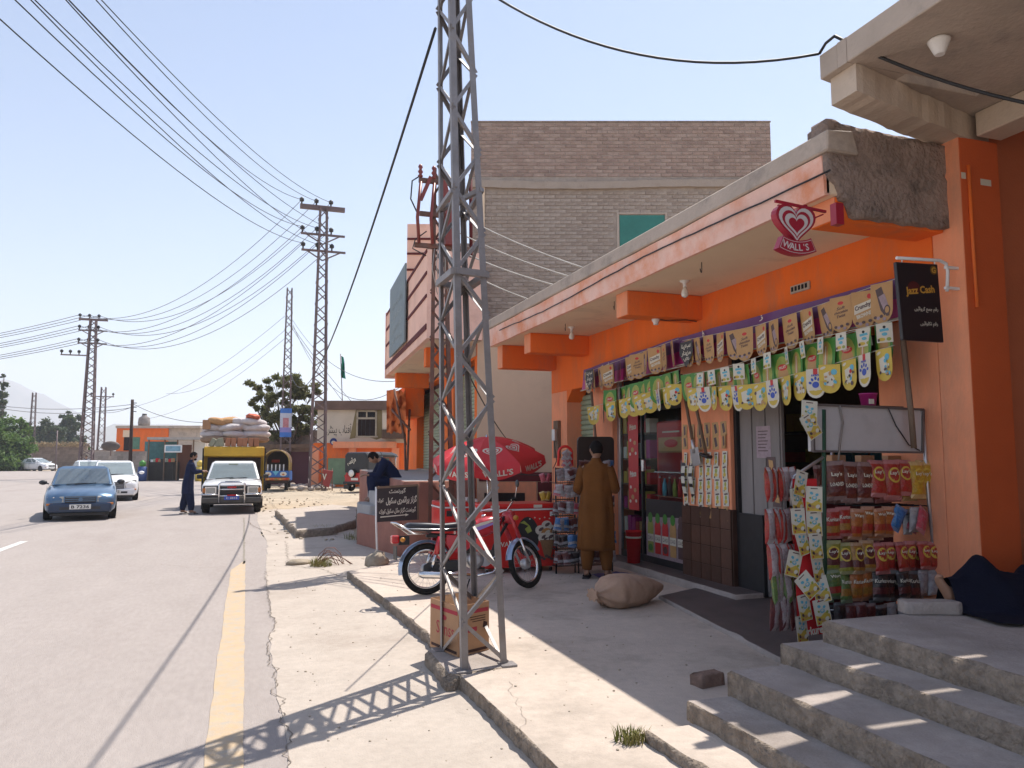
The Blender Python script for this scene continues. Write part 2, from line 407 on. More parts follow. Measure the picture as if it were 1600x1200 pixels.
# the ground: one sheet to the horizon
mb = MB(); G = 46
xs = [-6000 + 12000 * i / G for i in range(G + 1)]
def warp(t): return math.copysign(abs(t) ** 2.2, t)
xs = [6000 * warp(-1 + 2 * i / G) for i in range(G + 1)]
vs = [(x, y + 60, -0.03 - (0.0 if math.hypot(x, y) < 200 else 0.5)) for y in xs for x in xs]
mb.add(vs, [(j * (G + 1) + i, j * (G + 1) + i + 1, (j + 1) * (G + 1) + i + 1, (j + 1) * (G + 1) + i) for j in range(G) for i in range(G)])
mb.build('ground', DIRT, kind='structure')
sheet('road', [(-11, -20), (0.4, -20), (0.4, 15), (0.35, 25), (-0.4, 42), (-3.5, 58), (-11, 88), (-30, 115), (-75, 165), (-100, 190), (-112, 180), (-82, 150), (-42, 104), (-24, 76), (-13.5, 44), (-11, 30)],
      0.0, ROADM, step=0.7, jit=0.05)
EDGE = [(p.x, p.y) for p in (gz(x, y) for x, y in ((452, 1260), (449, 1199), (445, 1150), (437, 1110), (431, 1060), (420, 1008), (430, 975), (421, 945), (415, 893), (418, 850), (402, 815)))]
sheet('concrete_apron', [(0.22, -20)] + [(2.4, -20), (2.4, 12.5), (2.2, 15.5), (2.3, 19.0), (1.9, 24), (0.9, 25.5), (0.36, 24.5)] + EDGE[::-1], 0.005, APRON, step=0.12, jit=0.02)
sheet('yellow_line', [(-0.17, -20), (0.03, -20), (0.03, 13.0), (-0.17, 12.0)], 0.0045, YELLOWL, step=0.06, jit=0.006)
ribbon('road_joint', [(0.01, 12.6), (0.0, 16), (-0.02, 22)], 0.05, 0.0045, mat('tar_joint', (0.27, 0.24, 0.20), 0.9), jit=0.01, step=0.2)
p = gz(0, 860); q = gz(38, 846)
d = (q - p).normalized(); nn = Vector((d.y, -d.x, 0)) * 0.07
sheet('white_lane_dash', [(p.x - d.x * 3 + nn.x, p.y - d.y * 3 + nn.y), (q.x + nn.x, q.y + nn.y), (q.x - nn.x, q.y - nn.y), (p.x - d.x * 3 - nn.x, p.y - d.y * 3 - nn.y)], 0.0045, WHITEL)
for k, px in enumerate(([(415, 893), (421, 945), (430, 975), (418, 1008), (431, 1060), (437, 1110), (445, 1150), (449, 1199)],
                        [(424, 785), (440, 805), (462, 822), (470, 830)],
                        [(386, 815), (400, 825), (425, 832), (470, 833), (520, 838), (556, 845)],
                        [(446, 846), (450, 866), (449, 880)], [(445, 884), (500, 890), (543, 904)],
                        [(250, 882), (300, 888), (356, 886)],
                        [(795, 1065), (812, 1120), (818, 1150)])):
    ribbon('crack', [gz(x, y, 0.1 if k == 6 else 0.0) for x, y in px], (0.009, 0.016, 0.02, 0.010, 0.014, 0.008, 0.003)[k], 0.1035 if k == 6 else 0.009, CRACK, jit=0.03, step=0.04)

# raised pavement in front of the shops
KERB = [(1.52, -20), (1.50, 0), (1.47, 2), (1.49, 4.17), (1.455, 5.35), (1.53, 6.67), (1.48, 7.94), (1.40, 9.3), (1.32, 10.6), (1.75, 11.05), (2.15, 11.7), (2.6, 12.2)]
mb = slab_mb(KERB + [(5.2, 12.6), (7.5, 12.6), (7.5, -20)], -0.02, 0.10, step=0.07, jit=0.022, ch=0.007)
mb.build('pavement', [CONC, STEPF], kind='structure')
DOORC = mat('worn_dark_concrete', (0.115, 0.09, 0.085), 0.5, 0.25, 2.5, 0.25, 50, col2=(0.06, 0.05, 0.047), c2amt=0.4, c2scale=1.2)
p1, p2 = gz(1030, 932, 0.13), gz(1222, 1032, 0.13)
slab_mb([(p1.x, p1.y), (p2.x, p2.y), (4.0, 4.0), (5.3, 4.0), (5.3, 8.0)], 0.095, 0.14, step=0.12, jit=0.01, ch=0.008).build('shop_doorstep', [DOORC, STEPC], kind='structure')
slab_mb([(4.86, 7.0), (5.3, 7.0), (5.3, 10.4), (4.92, 10.4)], 0.095, 0.19, step=0.12, jit=0.008, ch=0.008).build('shop_threshold', [DOORC, STEPC], kind='structure')

# the stairs climbing to the neighbouring porch
STAIR = [(2.07, 0.095, 0.16), (2.37, 0.155, 0.26), (2.65, 0.255, 0.40), (3.05, 0.395, 0.51), (3.32, 0.505, 0.64)]
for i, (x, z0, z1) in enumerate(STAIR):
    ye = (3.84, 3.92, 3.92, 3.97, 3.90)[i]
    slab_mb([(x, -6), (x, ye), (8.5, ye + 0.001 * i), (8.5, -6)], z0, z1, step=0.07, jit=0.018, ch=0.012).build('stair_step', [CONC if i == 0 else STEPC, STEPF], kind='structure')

# concrete ramp of the next building and the earth beside it
a = [gz(x, y, 0.16) for x, y in ((463, 829), (520, 824), (558, 812), (560, 792), (520, 788), (430, 797))]
slab_mb([(p.x, p.y) for p in a], -0.02, 0.16, step=0.25, jit=0.04, ch=0.03).build('concrete_ramp', [APRON, STEPF], kind='structure')
mb = MB(); n = 26                                                   # earth bank round the plinth
for (cx, cy, rx, ry, h) in ((2.2, 34.0, 1.6, 2.4, 0.18), (-12.8, 40, 1.5, 3.0, 0.35), (4.4, 28.0, 2.4, 6.0, 0.12)):
    vs = []; fs = []
    for j in range(9):
        for i in range(n):
            r = 1 - j / 8; aa = 2 * PI * i / n
            vs.append((cx + rx * r * math.cos(aa), cy + ry * r * math.sin(aa), -0.03 + h * (1 - r * r) * (1 + 0.5 * nz((i, j, cx)))))
    for j in range(8):
        for i in range(n): fs.append((j * n + i, j * n + (i + 1) % n, (j + 1) * n + (i + 1) % n, (j + 1) * n + i))
    mb.add(vs, fs, 0, True)
mb.build('earth_bank', DIRT, kind='structure')

# grass and litter
GRASS = mat('dry_grass', (0.16, 0.17, 0.045), 0.8, 0.3, 4, col2=(0.30, 0.24, 0.10), c2amt=0.5, c2scale=3)
def tuft(x, y, z, r, h, n, seed):
    rd = random.Random(seed); mb = MB()
    for _ in range(n):
        a = rd.uniform(0, 2 * PI); d = r * math.sqrt(rd.random()); bx, by = x + d * math.cos(a), y + d * math.sin(a)
        hh = h * rd.uniform(0.4, 1.1); la = rd.uniform(0, 2 * PI); le = hh * rd.uniform(0.2, 0.8); w = rd.uniform(0.002, 0.0045)
        s = Vector((-math.sin(la), math.cos(la), 0)) * w; b = Vector((bx, by, z)); m_ = b + Vector((math.cos(la) * le * .4, math.sin(la) * le * .4, hh * .65)); t = b + Vector((math.cos(la) * le, math.sin(la) * le, hh))
        mb.add([b - s, b + s, m_ + s * .8, m_ - s * .8, t], [(0, 1, 2, 3), (3, 2, 4)])
    return mb.build('grass_tuft', GRASS, kind='stuff', fixn=False)
for i, (x, y, r, h, n) in enumerate(((985, 1158, 0.085, 0.075, 200), (502, 885, 0.16, 0.15, 260), (505, 834, 0.28, 0.2, 300), (560, 842, 0.3, 0.16, 160))):
    p = gz(x, y, 0.1 if i == 0 else 0.0); tuft(p.x, p.y, p.z, r, h, n, i)
mb = MB(); rd = random.Random(4)
for _ in range(420):                                                # pebbles, crumbs of concrete
    x = rd.uniform(0.4, 4.2); y = rd.uniform(3, 14)
    z = 0.1 if x > 1.6 and y < 12 else 0.005
    s = rd.uniform(0.003, 0.011)
    mb.ell((x, y, z + s * .3), (s, s * rd.uniform(.6, 1.3), s * .6), 5, 4)
for _ in range(500):
    x = rd.uniform(0.5, 6); y = rd.uniform(15, 40); s = rd.uniform(0.01, 0.05)
    mb.ell((x, y, s * .3), (s, s * rd.uniform(.6, 1.3), s * .6), 5, 4)
mb.build('gravel', mat('pale_gravel', (.40, .34, .265), .95, .25, 8), kind='stuff')

# hills far off
HILL = mat('hill_rock', (0.20, 0.18, 0.15), 1.0, 0.3, 0.004, col2=(0.10, 0.11, 0.06), c2amt=0.4, c2scale=0.003)
def ridge(D, prof, seed, depth):
    mb = MB(); rows = 10; n = 90; vs = []; fs = []
    x0, x1 = prof[0][0], prof[-1][0]
    for j in range(rows + 1):
        for i in range(n + 1):
            px = x0 + (x1 - x0) * i / n
            for (a, ya), (b, yb) in zip(prof, prof[1:]):
                if a <= px <= b: yy = ya + (yb - ya) * (px - a) / (b - a)
            t = j / rows; dd = D + depth * t
            base = ray(px, 714); u = Vector((base.x, base.y, 0)).normalized()
            h = D * (714 - yy) / FPX
            f = math.sin(PI * min(1, t * 1.0)) if t < 0.5 else math.sin(PI * t)
            z = h * f * (1 + 0.25 * nz((px * 0.02, t * 3, seed)) * (1 if t != 0.5 else 0.4)) - 2
            vs.append((u.x * dd, u.y * dd, z))
    for j in range(rows):
        for i in range(n): fs.append((j * (n + 1) + i, j * (n + 1) + i + 1, (j + 1) * (n + 1) + i + 1, (j + 1) * (n + 1) + i))
    mb.add(vs, fs, 0, True)
    return mb.build('hill', HILL, kind='structure')
ridge(2900, [(-500, 560), (-150, 575), (0, 600), (60, 615), (130, 652), (180, 680), (260, 690), (420, 705), (600, 712)], 3, 700)
ridge(2200, [(-500, 640), (-100, 655), (80, 672), (240, 660), (330, 668), (420, 690), (640, 700), (1400, 705)], 9, 500)

DUST = mat('drifted_dust', (0.475, 0.395, 0.31), 0.98, 0.15, 3.0, 0.5, 60, speck=.15)
OIL = mat('worn_asphalt', (0.335, 0.29, 0.265), 0.8, 0.12, 3.0, 0.3, 120, speck=.2)
def blotch(name, cx, cy, rx, ry, z, m, seed, ang=0.0, n=40):
    pts = []
    for i in range(n):
        a = 2 * PI * i / n; k = 1 + .45 * nz((math.cos(a) * 1.3, math.sin(a) * 1.3, seed)) + .2 * nz((math.cos(a) * 4, math.sin(a) * 4, seed))
        x, y = rx * k * math.cos(a), ry * k * math.sin(a); pts.append((cx + x * math.cos(ang) - y * math.sin(ang), cy + x * math.sin(ang) + y * math.cos(ang)))
    sheet(name, pts, z, m)
for k, (cx, cy, rx, ry) in enumerate(((-1.3, 9, .16, 7.5), (-2.9, 11, .18, 9), (-4.9, 13, .2, 8), (-2.1, 6.4, .22, .3))): pass

# ================================================================ THE ORANGE SHOP
WX = 5.15                                                            # plane of the shop front
CEIL = 3.56
shop = thing('shop_building', 'orange painted shop with deep concrete canopy hung with card bunting', 'shop', (WX, 8.5, 0.1))
def piece(name, m, box, bevel=0.006, parent=shop, label=None):
    o = MB().box(*box).build(name, m, parent, bevel=bevel)
    if label: o['label'] = label
    return o
# front wall built of its solid stretches
piece('pillar', SALMON, (WX, WX + 0.35, 12.15, 12.85, 0.1, 2.75))
piece('pillar', SALMON, (WX, WX + 0.35, 10.42, 11.1, 0.1, 2.75))
piece('pillar', SALMON, (WX, WX + 0.38, 7.45, 8.48, 0.14, 2.75))
piece('pillar', SALMON, (WX, WX + 0.35, 4.64, 5.26, 0.1, 2.75))
piece('lintel', ORANGE, (WX, WX + 0.35, 4.64, 12.85, 2.75, CEIL))
# recessed shutter with chamfered corners
for (ya, yb) in ((11.1, 11.32), (12.15, 11.93)):
    mb = MB().add([(WX + .001, ya, 2.75), (WX + .001, yb, 2.75), (WX + .001, ya, 2.55), (WX + .34, ya, 2.75), (WX + .34, yb, 2.75), (WX + .34, ya, 2.55)],
           [(0, 1, 2), (3, 5, 4), (1, 4, 5, 2)]); mb.build('lintel_corner', ORANGE, shop)
def shutter(parent, o, u, w, z0, z1, pitch, nrm, slat_r, m=SHUTTER, name='slat'):
    """a roller shutter of separate slats: o bottom corner, u along, nrm out"""
    mb = MB(); k = 6; u = Vector(u); nrm = Vector(nrm)
    sec = [(0, 0), (slat_r * 0.55, pitch * .12), (slat_r, pitch * .35), (slat_r, pitch * .65), (slat_r * 0.5, pitch * .9), (0, pitch * .94)]
    pts = []
    for e in (0, w): pts += [u * e + nrm * a + Vector((0, 0, b)) for a, b in sec]
    mb.add(pts, [[i, i + 1, k + i + 1, k + i] for i in range(k - 1)], 0, True)
    me = mb.mesh(name, m)
    inv = wmat(parent).inverted()
    for i in range(int((z1 - z0) / pitch)):
        ob = link(name, me, parent); ob.location = inv @ (Vector(o) + Vector((0, 0, z0 + i * pitch - o[2])))
sh = MB().box(WX + .285, WX + .30, 11.1, 12.15, 0.1, 2.75).build('shutter_back', BLACKM, shop)
shutter(shop, (WX + .28, 11.1, 0.12), (0, 1, 0), 1.05, 0.12, 2.74, 0.085, (-1, 0, 0), 0.022)
# canopy
cn = MB().box(4.0, 9.0, 4.5, 12.95, CEIL, 3.9).build('canopy_slab', CREAM, shop, bevel=0.008)
mb = MB(); n = 60                                                    # painted edge, slightly proud of the slab, hand-plastered
for i in range(n):
    y0 = 4.5 + 8.45 * i / n; y1 = 4.5 + 8.45 * (i + 1) / n
    def ez(y, k): return 0.012 * nz((y * 1.3, k, 0))
    mb.hexa([(3.985, y0, CEIL - .012 + ez(y0, 1)), (4.03, y0, CEIL - .006), (4.03, y1, CEIL - .006), (3.985, y1, CEIL - .012 + ez(y1, 1)),
             (3.97 + ez(y0, 3), y0, 3.85 + ez(y0, 2)), (4.03, y0, 3.85), (4.03, y1, 3.85), (3.97 + ez(y1, 3), y1, 3.85 + ez(y1, 2))])
mb.build('canopy_edge', mat('faded_salmon_paint', (0.88, 0.58, 0.48), 0.85, 0.12, 2.0, 0.3, 50, col2=(0.80, 0.34, 0.20), c2amt=0.6, c2scale=2.2), shop)
mb = MB()
mb.add([(3.95, 4.42, 3.86), (4.25, 4.42, 3.86), (4.25, 12.97, 3.86), (3.95, 12.97, 3.86), (3.96, 4.42, 4.02), (4.2, 4.42, 4.04), (4.2, 12.97, 4.04), (3.96, 12.97, 4.02)],
       [(0, 3, 2, 1), (4, 5, 6, 7), (0, 1, 5, 4), (1, 2, 6, 5), (2, 3, 7, 6), (3, 0, 4, 7)])
mb.build('roof_kerb', RAWCONC, shop, bevel=0.012)
MB().box(4.2, 9.0, 4.5, 12.95, 3.9, 3.96).build('roof_top', MUD, shop)
mb = MB().tube([(3.955, y, 3.725 + 0.025 * math.sin(y * 1.1) + 0.01 * nz((y * 3, 0, 0))) for y in [4.4 + .2 * i for i in range(40)]], 0.008, 5)
tag(mb.build('canopy_cable', WIREM), 'black cable stapled along the salmon edge of the shop canopy', 'cable')
# beams under the canopy
def beam(y0, y1, z0, x0=4.15):
    MB().box(x0, WX, y0, y1, z0, CEIL - 0.002).build('beam', ORANGE, shop, bevel=0.008)
    MB().box(x0 - .006, x0 - .001, y0 + .006, y1 - .006, z0 + .006, CEIL - .004).build('beam_end', SALMON, shop)
beam(7.95, 8.24, 3.27); beam(11.22, 11.5, 3.25); beam(12.62, 12.9, 3.16); 
beam(4.52, 4.8, 3.38, 4.1)
MB().box(WX + 0.2, WX + 0.35, 12.85, 12.95, 0.1, CEIL).build('end_wall', ORANGE, shop)
# broken mud-plastered end wall between canopy and the neighbour's pillar
mb = MB(); nx, nzz = 26, 16; vs = []; fs = []
for face in (0, 1):
    for j in range(nzz + 1):
        for i in range(nx + 1):
            t = i / nx; x = 3.98 + t * 1.22; yb = 4.47 + t * 0.02
            zt = 4.10 - 0.03 * t + 0.02 * nz((x * 9, 1, 0)) + (0.015 if t < .08 else 0); zb = 3.62 - 0.0 * t
            if t > 0.16: zb = 3.40 + 0.012 * nz((x * 9, 3, 0)) + 0.014 * nz((x * 40, 3, 0))
            elif t > .1: zb = 3.52 + 0.03 * nz((x * 20, 3, 0))
            else: zb = 3.72 + 0.02 * nz((x * 20, 3, 0)) - t * 1.2
            z = zb + (zt - zb) * j / nzz
            dy = 0.010 * nz((x * 5, z * 5, 0)) + 0.007 * nz((x * 17, z * 17, 2)) - (0.014 if abs(z - 3.83 - .01 * nz((x * 3, 0, 0))) < 0.03 else 0)
            vs.append((x, yb - (dy + 0.02) if face == 0 else yb + 0.14, z))
n1 = (nx + 1) * (nzz + 1)
for j in range(nzz):
    for i in range(nx):
        a = j * (nx + 1) + i
        fs += [(a, a + 1, a + nx + 2, a + nx + 1), (n1 + a, n1 + a + nx + 1, n1 + a + nx + 2, n1 + a + 1)]
for i in range(nx):
    a = nzz * (nx + 1) + i
    fs += [(a, a + 1, n1 + a + 1, n1 + a), (i + 1, i, n1 + i, n1 + i + 1)]
for j in range(nzz):
    a = j * (nx + 1); fs += [(a, a + nx + 1, n1 + a + nx + 1, n1 + a)]
mb.add(vs, fs, 0, True)
mb.build('mud_wall', MUD, shop)
br = MB().box(4.02, 4.17, 4.5, 4.72, 4.035, 4.12).build('loose_brick', MUD, bevel=0.02)
tag(br, 'single mud brick left lying on the roof corner of the orange shop', 'brick')
# interior of the shop, dark behind the openings
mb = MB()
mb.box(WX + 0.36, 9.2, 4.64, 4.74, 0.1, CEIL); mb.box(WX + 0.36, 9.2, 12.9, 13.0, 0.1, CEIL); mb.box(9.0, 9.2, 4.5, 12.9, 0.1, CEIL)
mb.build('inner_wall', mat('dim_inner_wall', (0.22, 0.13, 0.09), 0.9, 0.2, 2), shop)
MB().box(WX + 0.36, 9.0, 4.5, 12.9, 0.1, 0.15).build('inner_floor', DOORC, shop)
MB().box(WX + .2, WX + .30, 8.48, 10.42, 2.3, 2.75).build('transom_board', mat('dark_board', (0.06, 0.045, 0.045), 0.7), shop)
# brown tiled wainscot on the pillar: each tile a piece of its own
TILE = mat('brown_tile', (0.10, 0.048, 0.032), 0.35, 0.25, 5, 0.1, 30, col2=(0.06, 0.03, 0.022), c2amt=0.4, rand=0.25)
MB().box(WX - 0.012, WX - 0.002, 7.45, 8.48, 0.15, 1.03).build('tile_bed', mat('tile_grout', (0.05, 0.032, 0.026), 0.9), shop)
MB().box(WX - 0.006, WX + .38, 7.435, 7.449, 0.15, 1.03).build('tile_return', TILE, shop)
tme = MB().box(-0.008, 0.0, 0.003, 0.197, 0.003, 0.213).mesh('tile', TILE)
for i in range(5):
    for j in range(4):
        o = link('tile', tme, shop); o.location = wmat(shop).inverted() @ Vector((WX - 0.0125 - 0.002 * random.random(), 7.455 + i * 0.205, 0.155 + j * 0.218))
# wall clips, vent
vent = thing('wall_vent', 'small pale concrete vent plate high on the orange shop wall', 'vent', (WX - .003, 6.25, 3.30))
MB().box(WX - .02, WX - .002, 6.05, 6.33, 3.25, 3.33).build('plate', RAWCONC, vent, bevel=.004)
mb = MB()
for k in range(5): mb.box(WX - .024, WX - .02, 6.08 + k * .05, 6.11 + k * .05, 3.27, 3.315)
mb.build('opening', INK, vent)
# bulbs and hooks
def bulb(x, y, z, label, big=1.0):
    b = thing('light_bulb', label, 'light bulb', (x, y, z), group='bare bulbs under the canopies')
    MB().lathe([(.055 * big, 0), (.055 * big, -.012), (.02 * big, -.03), (.02 * big, -.075)], 12, T(x, y, z)).build('holder', WHITEP, b)
    MB().lathe([(.018 * big, -.075), (.03 * big, -.11), (.042 * big, -.145), (.036 * big, -.175), (.012 * big, -.19)], 12, T(x, y, z)).build('glass_bulb', mat('bulb_glass', (.72, .70, .64), .25), b)
bulb(4.52, 7.31, CEIL, 'bare bulb under the shop canopy just right of the middle beam')
bulb(4.55, 10.53, CEIL, 'bare bulb hanging between the two far canopy beams of the shop')
lh = thing('lamp_holder', 'white lamp holder without a bulb under the middle canopy beam', 'lamp holder', (4.6, 8.1, 3.27))
MB().lathe([(.05, 0), (.05, -.015), (.03, -.05), (.03, -.07)], 12, T(4.6, 8.1, 3.27)).build('socket', WHITEP, lh)
mb = MB().tube([(4.62, 8.1, 3.263), (4.75, 8.12, 3.265), (4.95, 8.0, 3.262), (5.13, 8.05, 3.262)], 0.006, 5)
tag(mb.build('lamp_wire', WIREM), 'thin dark wire running under the middle canopy beam', 'wire')
for i, (x, y, lb) in enumerate(((4.25, 6.55, 'bare iron hook in the shop ceiling near the heart sign'), (4.3, 8.6, 'wire hook in the ceiling beside the middle beam'), (4.35, 10.3, 'wire hook in the ceiling beside the far bulb'))):
    mb = MB().tube([(x, y, CEIL), (x, y, CEIL - .07), (x + .01, y + .02, CEIL - .1), (x + .02, y + .05, CEIL - .085), (x + .02, y + .06, CEIL - .05)], 0.005, 5)
    tag(mb.build('ceiling_hook', WIREM), lb, 'hook')
# meter on the far pillar
mt = thing('electric_meter', 'grey electric switch box on the far orange pillar by the beige wall', 'switch box', (5.13, 12.5, 1.9))
MB().box(5.09, 5.148, 12.42, 12.62, 1.6, 2.25).build('board', WOOD, mt, bevel=.004)
MB().box(5.04, 5.09, 12.45, 12.58, 1.9, 2.1).build('case', ALU, mt, bevel=.006)
MB().tube([(5.06, 12.5, 1.9), (5.05, 12.45, 1.75), (5.1, 12.5, 1.55), (5.06, 12.56, 1.42)], .007, 5).build('wire', WIREM, mt)

# ---- the neighbouring porch on the right: pillar, wall, cantilevered slab
porch = thing('porch_building', 'neighbouring building with orange pillar and raw concrete porch slab overhead', 'building', (5.5, 3.6, 0.6))
MB().box(WX + .006, 5.56, 4.35, 4.632, 0.1, 4.10).build('pillar', mat('shaded_orange_paint', (0.62, 0.125, 0.038), 0.75, 0.1, 1.2, 0.15, 60), porch, bevel=.004)  # camera-side shade is put into this darker orange
MB().box(WX, WX + .0055, 4.352, 4.63, 0.1, 4.10).build('pillar_lit_face', SALMON, porch)  # paler plate: the street side's stronger light put into its colour
MB().box(5.2, 8.5, .5, .7, .64, 4.295).build('added_shade_wall', RAWCONC, porch)  # unseen wall, added to darken the pillar's camera-facing side
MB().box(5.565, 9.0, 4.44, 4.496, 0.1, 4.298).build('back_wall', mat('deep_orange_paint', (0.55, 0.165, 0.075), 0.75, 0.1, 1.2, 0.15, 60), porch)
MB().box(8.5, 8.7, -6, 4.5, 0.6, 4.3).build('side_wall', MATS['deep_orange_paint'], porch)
def send(x): return 4.28 + .25 * (x - 3.79)
for poly in ([(3.79, -6), (8.7, -6), (8.7, 4.02), (3.79, 4.02)], [(3.79, 4.105), (8.7, 4.105), (8.7, 5.3), (3.79, send(3.79))], [(3.79, 4.02), (4.30, 4.02), (4.30, 4.105), (3.79, 4.105)], [(5.06, 4.02), (8.7, 4.02), (8.7, 4.105), (5.06, 4.105)]):  # slab split round an added slot that lets sun strips onto the stairs
    MB().prism(poly, 4.30, 4.48).build('porch_slab', RAWCONC, porch, bevel=.006 if len(poly) and poly[2][1] - poly[0][1] > .2 else 0)
mb = MB(); n = 26                                                    # skewed beam with a ragged underside
for i in range(n):
    x0 = 3.85 + (WX + .42 - 3.85) * i / n; x1 = 3.85 + (WX + .42 - 3.85) * (i + 1) / n
    def bz(x): return 4.095 + 0.012 * nz((x * 9, 0, 0))
    def by(x): return 4.235 + .25 * (x - 3.84) + 0.02 * nz((x * 7, 4, 0)) + 0.01 * nz((x * 30, 4, 0))
    mb.hexa([(x0, by(x0) - .24, bz(x0)), (x1, by(x1) - .24, bz(x1)), (x1, by(x1), bz(x1)), (x0, by(x0), bz(x0)), (x0, by(x0) - .24, 4.298), (x1, by(x1) - .24, 4.298), (x1, by(x1), 4.298), (x0, by(x0), 4.298)])
mb.build('porch_beam', mat('pale_concrete', (.60, .50, .40), .9, .12, 2, .3, 30, col2=(.45, .37, .30), c2amt=.35, c2scale=2), porch)
MB().box(5.3, 5.56, -6, 4.32, 4.105, 4.298).build('cross_beam', MATS['pale_concrete'], porch, bevel=.01)
mb = MB().lathe([(.05, 0), (.07, -.015), (.065, -.03), (.04, -.09), (.03, -.11)], 14, T(gz(1467, 60, 4.30)))
tag(mb.build('lamp_holder', WHITEP), 'white lamp holder without bulb under the raw concrete porch slab', 'lamp holder')
pipe = MB().tube([gy(1513, 258, 4.335), gy(1520, 380, 4.335), gy(1527, 480, 4.335)], .014, 6)
tag(pipe.build('wall_pipe', ORANGE), 'thin orange painted pipe on the front of the orange pillar', 'pipe')
for k, (x, y, w, lb) in enumerate(((1506, 274, .045, 'short cream tape patch on the orange pillar'), (1541, 285, .11, 'long cream tape patch on the orange pillar'))):
    c = gy(x, y, 4.346); tag(MB().box(c.x - w / 2, c.x + w / 2, 4.398, 4.3485, c.z - .025, c.z + .025).build('tape_patch', PAPER), lb, 'tape')
ORB = mat('painted_brick', (0.42, 0.18, 0.105), 0.9, 0.25, 6, 0.5, 30, col2=(0.28, 0.16, 0.11), c2amt=0.4, c2scale=6)
slab_mb([(4.75, -6), (4.75, 4.0), (8.5, 4.0), (8.5, -6)], .64, .80, step=.1, jit=.012, ch=.012).build('brick_ledge', [ORB, ORB], porch)
slab_mb([(3.75, -6), (3.75, 2.62), (5.2, 2.62), (5.2, -6)], .64, .77, step=.1, jit=.015, ch=.015).build('brick_ledge', [ORB, ORB], porch)
for i in range(3):
    slab_mb([(5.62 + .28 * i, -6), (5.62 + .28 * i, 4.2), (8.5, 4.2), (8.5, -6)], .8 + .2 * i - .005, 1.0 + .2 * i, step=.1, jit=.012, ch=.012).build('brick_step', [ORB, ORB], porch)
# ================================================================ WHAT HANGS ON AND STANDS AT THE SHOP
TAN = mat('tan_print', (0.50, 0.29, 0.11), 0.5, 0.1, 8)
BROWNP = mat('brown_print', (0.10, 0.06, 0.06), 0.5, 0.25, 20)
LILAC = mat('lilac_print', (0.36, 0.27, 0.30), 0.5, 0.2, 20)
GREENP = mat('green_print', (0.06, 0.24, 0.035), 0.5, 0.2, 9)
LIME = mat('lime_print', (0.32, 0.37, 0.07), 0.5, 0.2, 14)
BLUEP = mat('blue_print', (0.03, 0.08, 0.42), 0.5, 0.1)
SKYP = mat('sky_print', (0.12, 0.42, 0.55), 0.5, 0.1)
REDP = mat('red_print', (0.55, 0.03, 0.03), 0.5, 0.1)
PURPLE = mat('purple_banner', (0.13, 0.035, 0.17), 0.45, 0.12, 3)
MAGENTA = mat('magenta_banner', (0.42, 0.02, 0.19), 0.45, 0.12, 3)
BLACKCARD = mat('black_print', (0.02, 0.018, 0.02), 0.5, 0.1)
PRINTS = [TAN, BROWNP, LILAC, GREENP, LIME, BLUEP, SKYP, REDP, PAPER, YEL, BLACKCARD]
iTAN, iBR, iLI, iGR, iLM, iBL, iSK, iRE, iWH, iYE, iBK = range(11)
def oval(cx, cy, rx, ry, n=14, a=0.0):
    return [(cx + rx * math.cos(2 * PI * i / n) * math.cos(a) - ry * math.sin(2 * PI * i / n) * math.sin(a),
             cy + rx * math.cos(2 * PI * i / n) * math.sin(a) + ry * math.sin(2 * PI * i / n) * math.cos(a)) for i in range(n)]
def tongue(w, h, r=None, n=8):
    """card outline hanging from y = 0, rounded at the bottom"""
    r = r or w * 0.5
    return [(-w / 2, 0)] + [(-r * math.cos(PI * i / n) * (w / 2 / r), -h + r - r * math.sin(PI * i / n)) for i in range(n + 1)] + [(w / 2, 0)]
class Card:
    """flat print: a thin card with inked shapes lying on its face (+z side)"""
    def __init__(s, outline, base):
        s.mb = MB(); s.mb.prism(outline, -0.0012, 0.0, mi=base); s.k = 0
    def ink(s, poly, mi):
        s.k += 1; s.mb.add([(x, y, 0.0006 * s.k) for x, y in poly], [list(range(len(poly)))], mi); return s
    def word(s, t, x, y, w, h, mi, ang=0.0, bold=0.0, shear=0.0):
        s.k += 1; text_on(s.mb, t, T(x, y, 0.0006 * s.k) @ rot('Z', ang), w, h, mi, bold, shear); return s
    def done(s, name, curl=0.0):
        return s.mb.mesh(name, PRINTS)
def card_tan(kind):
    c = Card(tongue(.215, .33), iTAN)
    if kind == 0:
        c.ink(oval(.0, -.06, .03, .016), iRE)
        for k, wd in enumerate(('Soft', 'chocolate', 'Twist')): c.word(wd, 0, -.105 - .036 * k, .09 if k != 1 else .14, .026, iBR, .12, .02, .3)
    elif kind == 1:
        c.ink(oval(.06, -.05, .02, .022), iRE)
        c.ink([(-.085, -.20), (-.08, -.12), (.09, -.075), (.085, -.15)], iWH); c.word('Crunchy', 0, -.135, .155, .05, iBR, .25, .04, .2); c.word('BROWNIE', .01, -.205, .15, .036, iWH, .25, .05)
    else:
        c.ink([(-.06, -.05), (.0, -.03), (.07, -.22), (.03, -.27), (-.01, -.22)], iBR); c.ink([(-.03, -.11), (.03, -.09), (.07, -.2), (.02, -.22)], iLI); c.ink(oval(.055, -.225, .03, .04), iBR); c.ink(oval(.055, -.225, .02, .028), iTAN)
    for k in range(5): c.ink(oval(-.06 + .03 * k, -.295 + .012 * ((k * 7) % 3) + (.02 if k in (0, 4) else 0), .017, .014, 8), iLI if k % 2 else iBR)
    return c.done('card', .25)
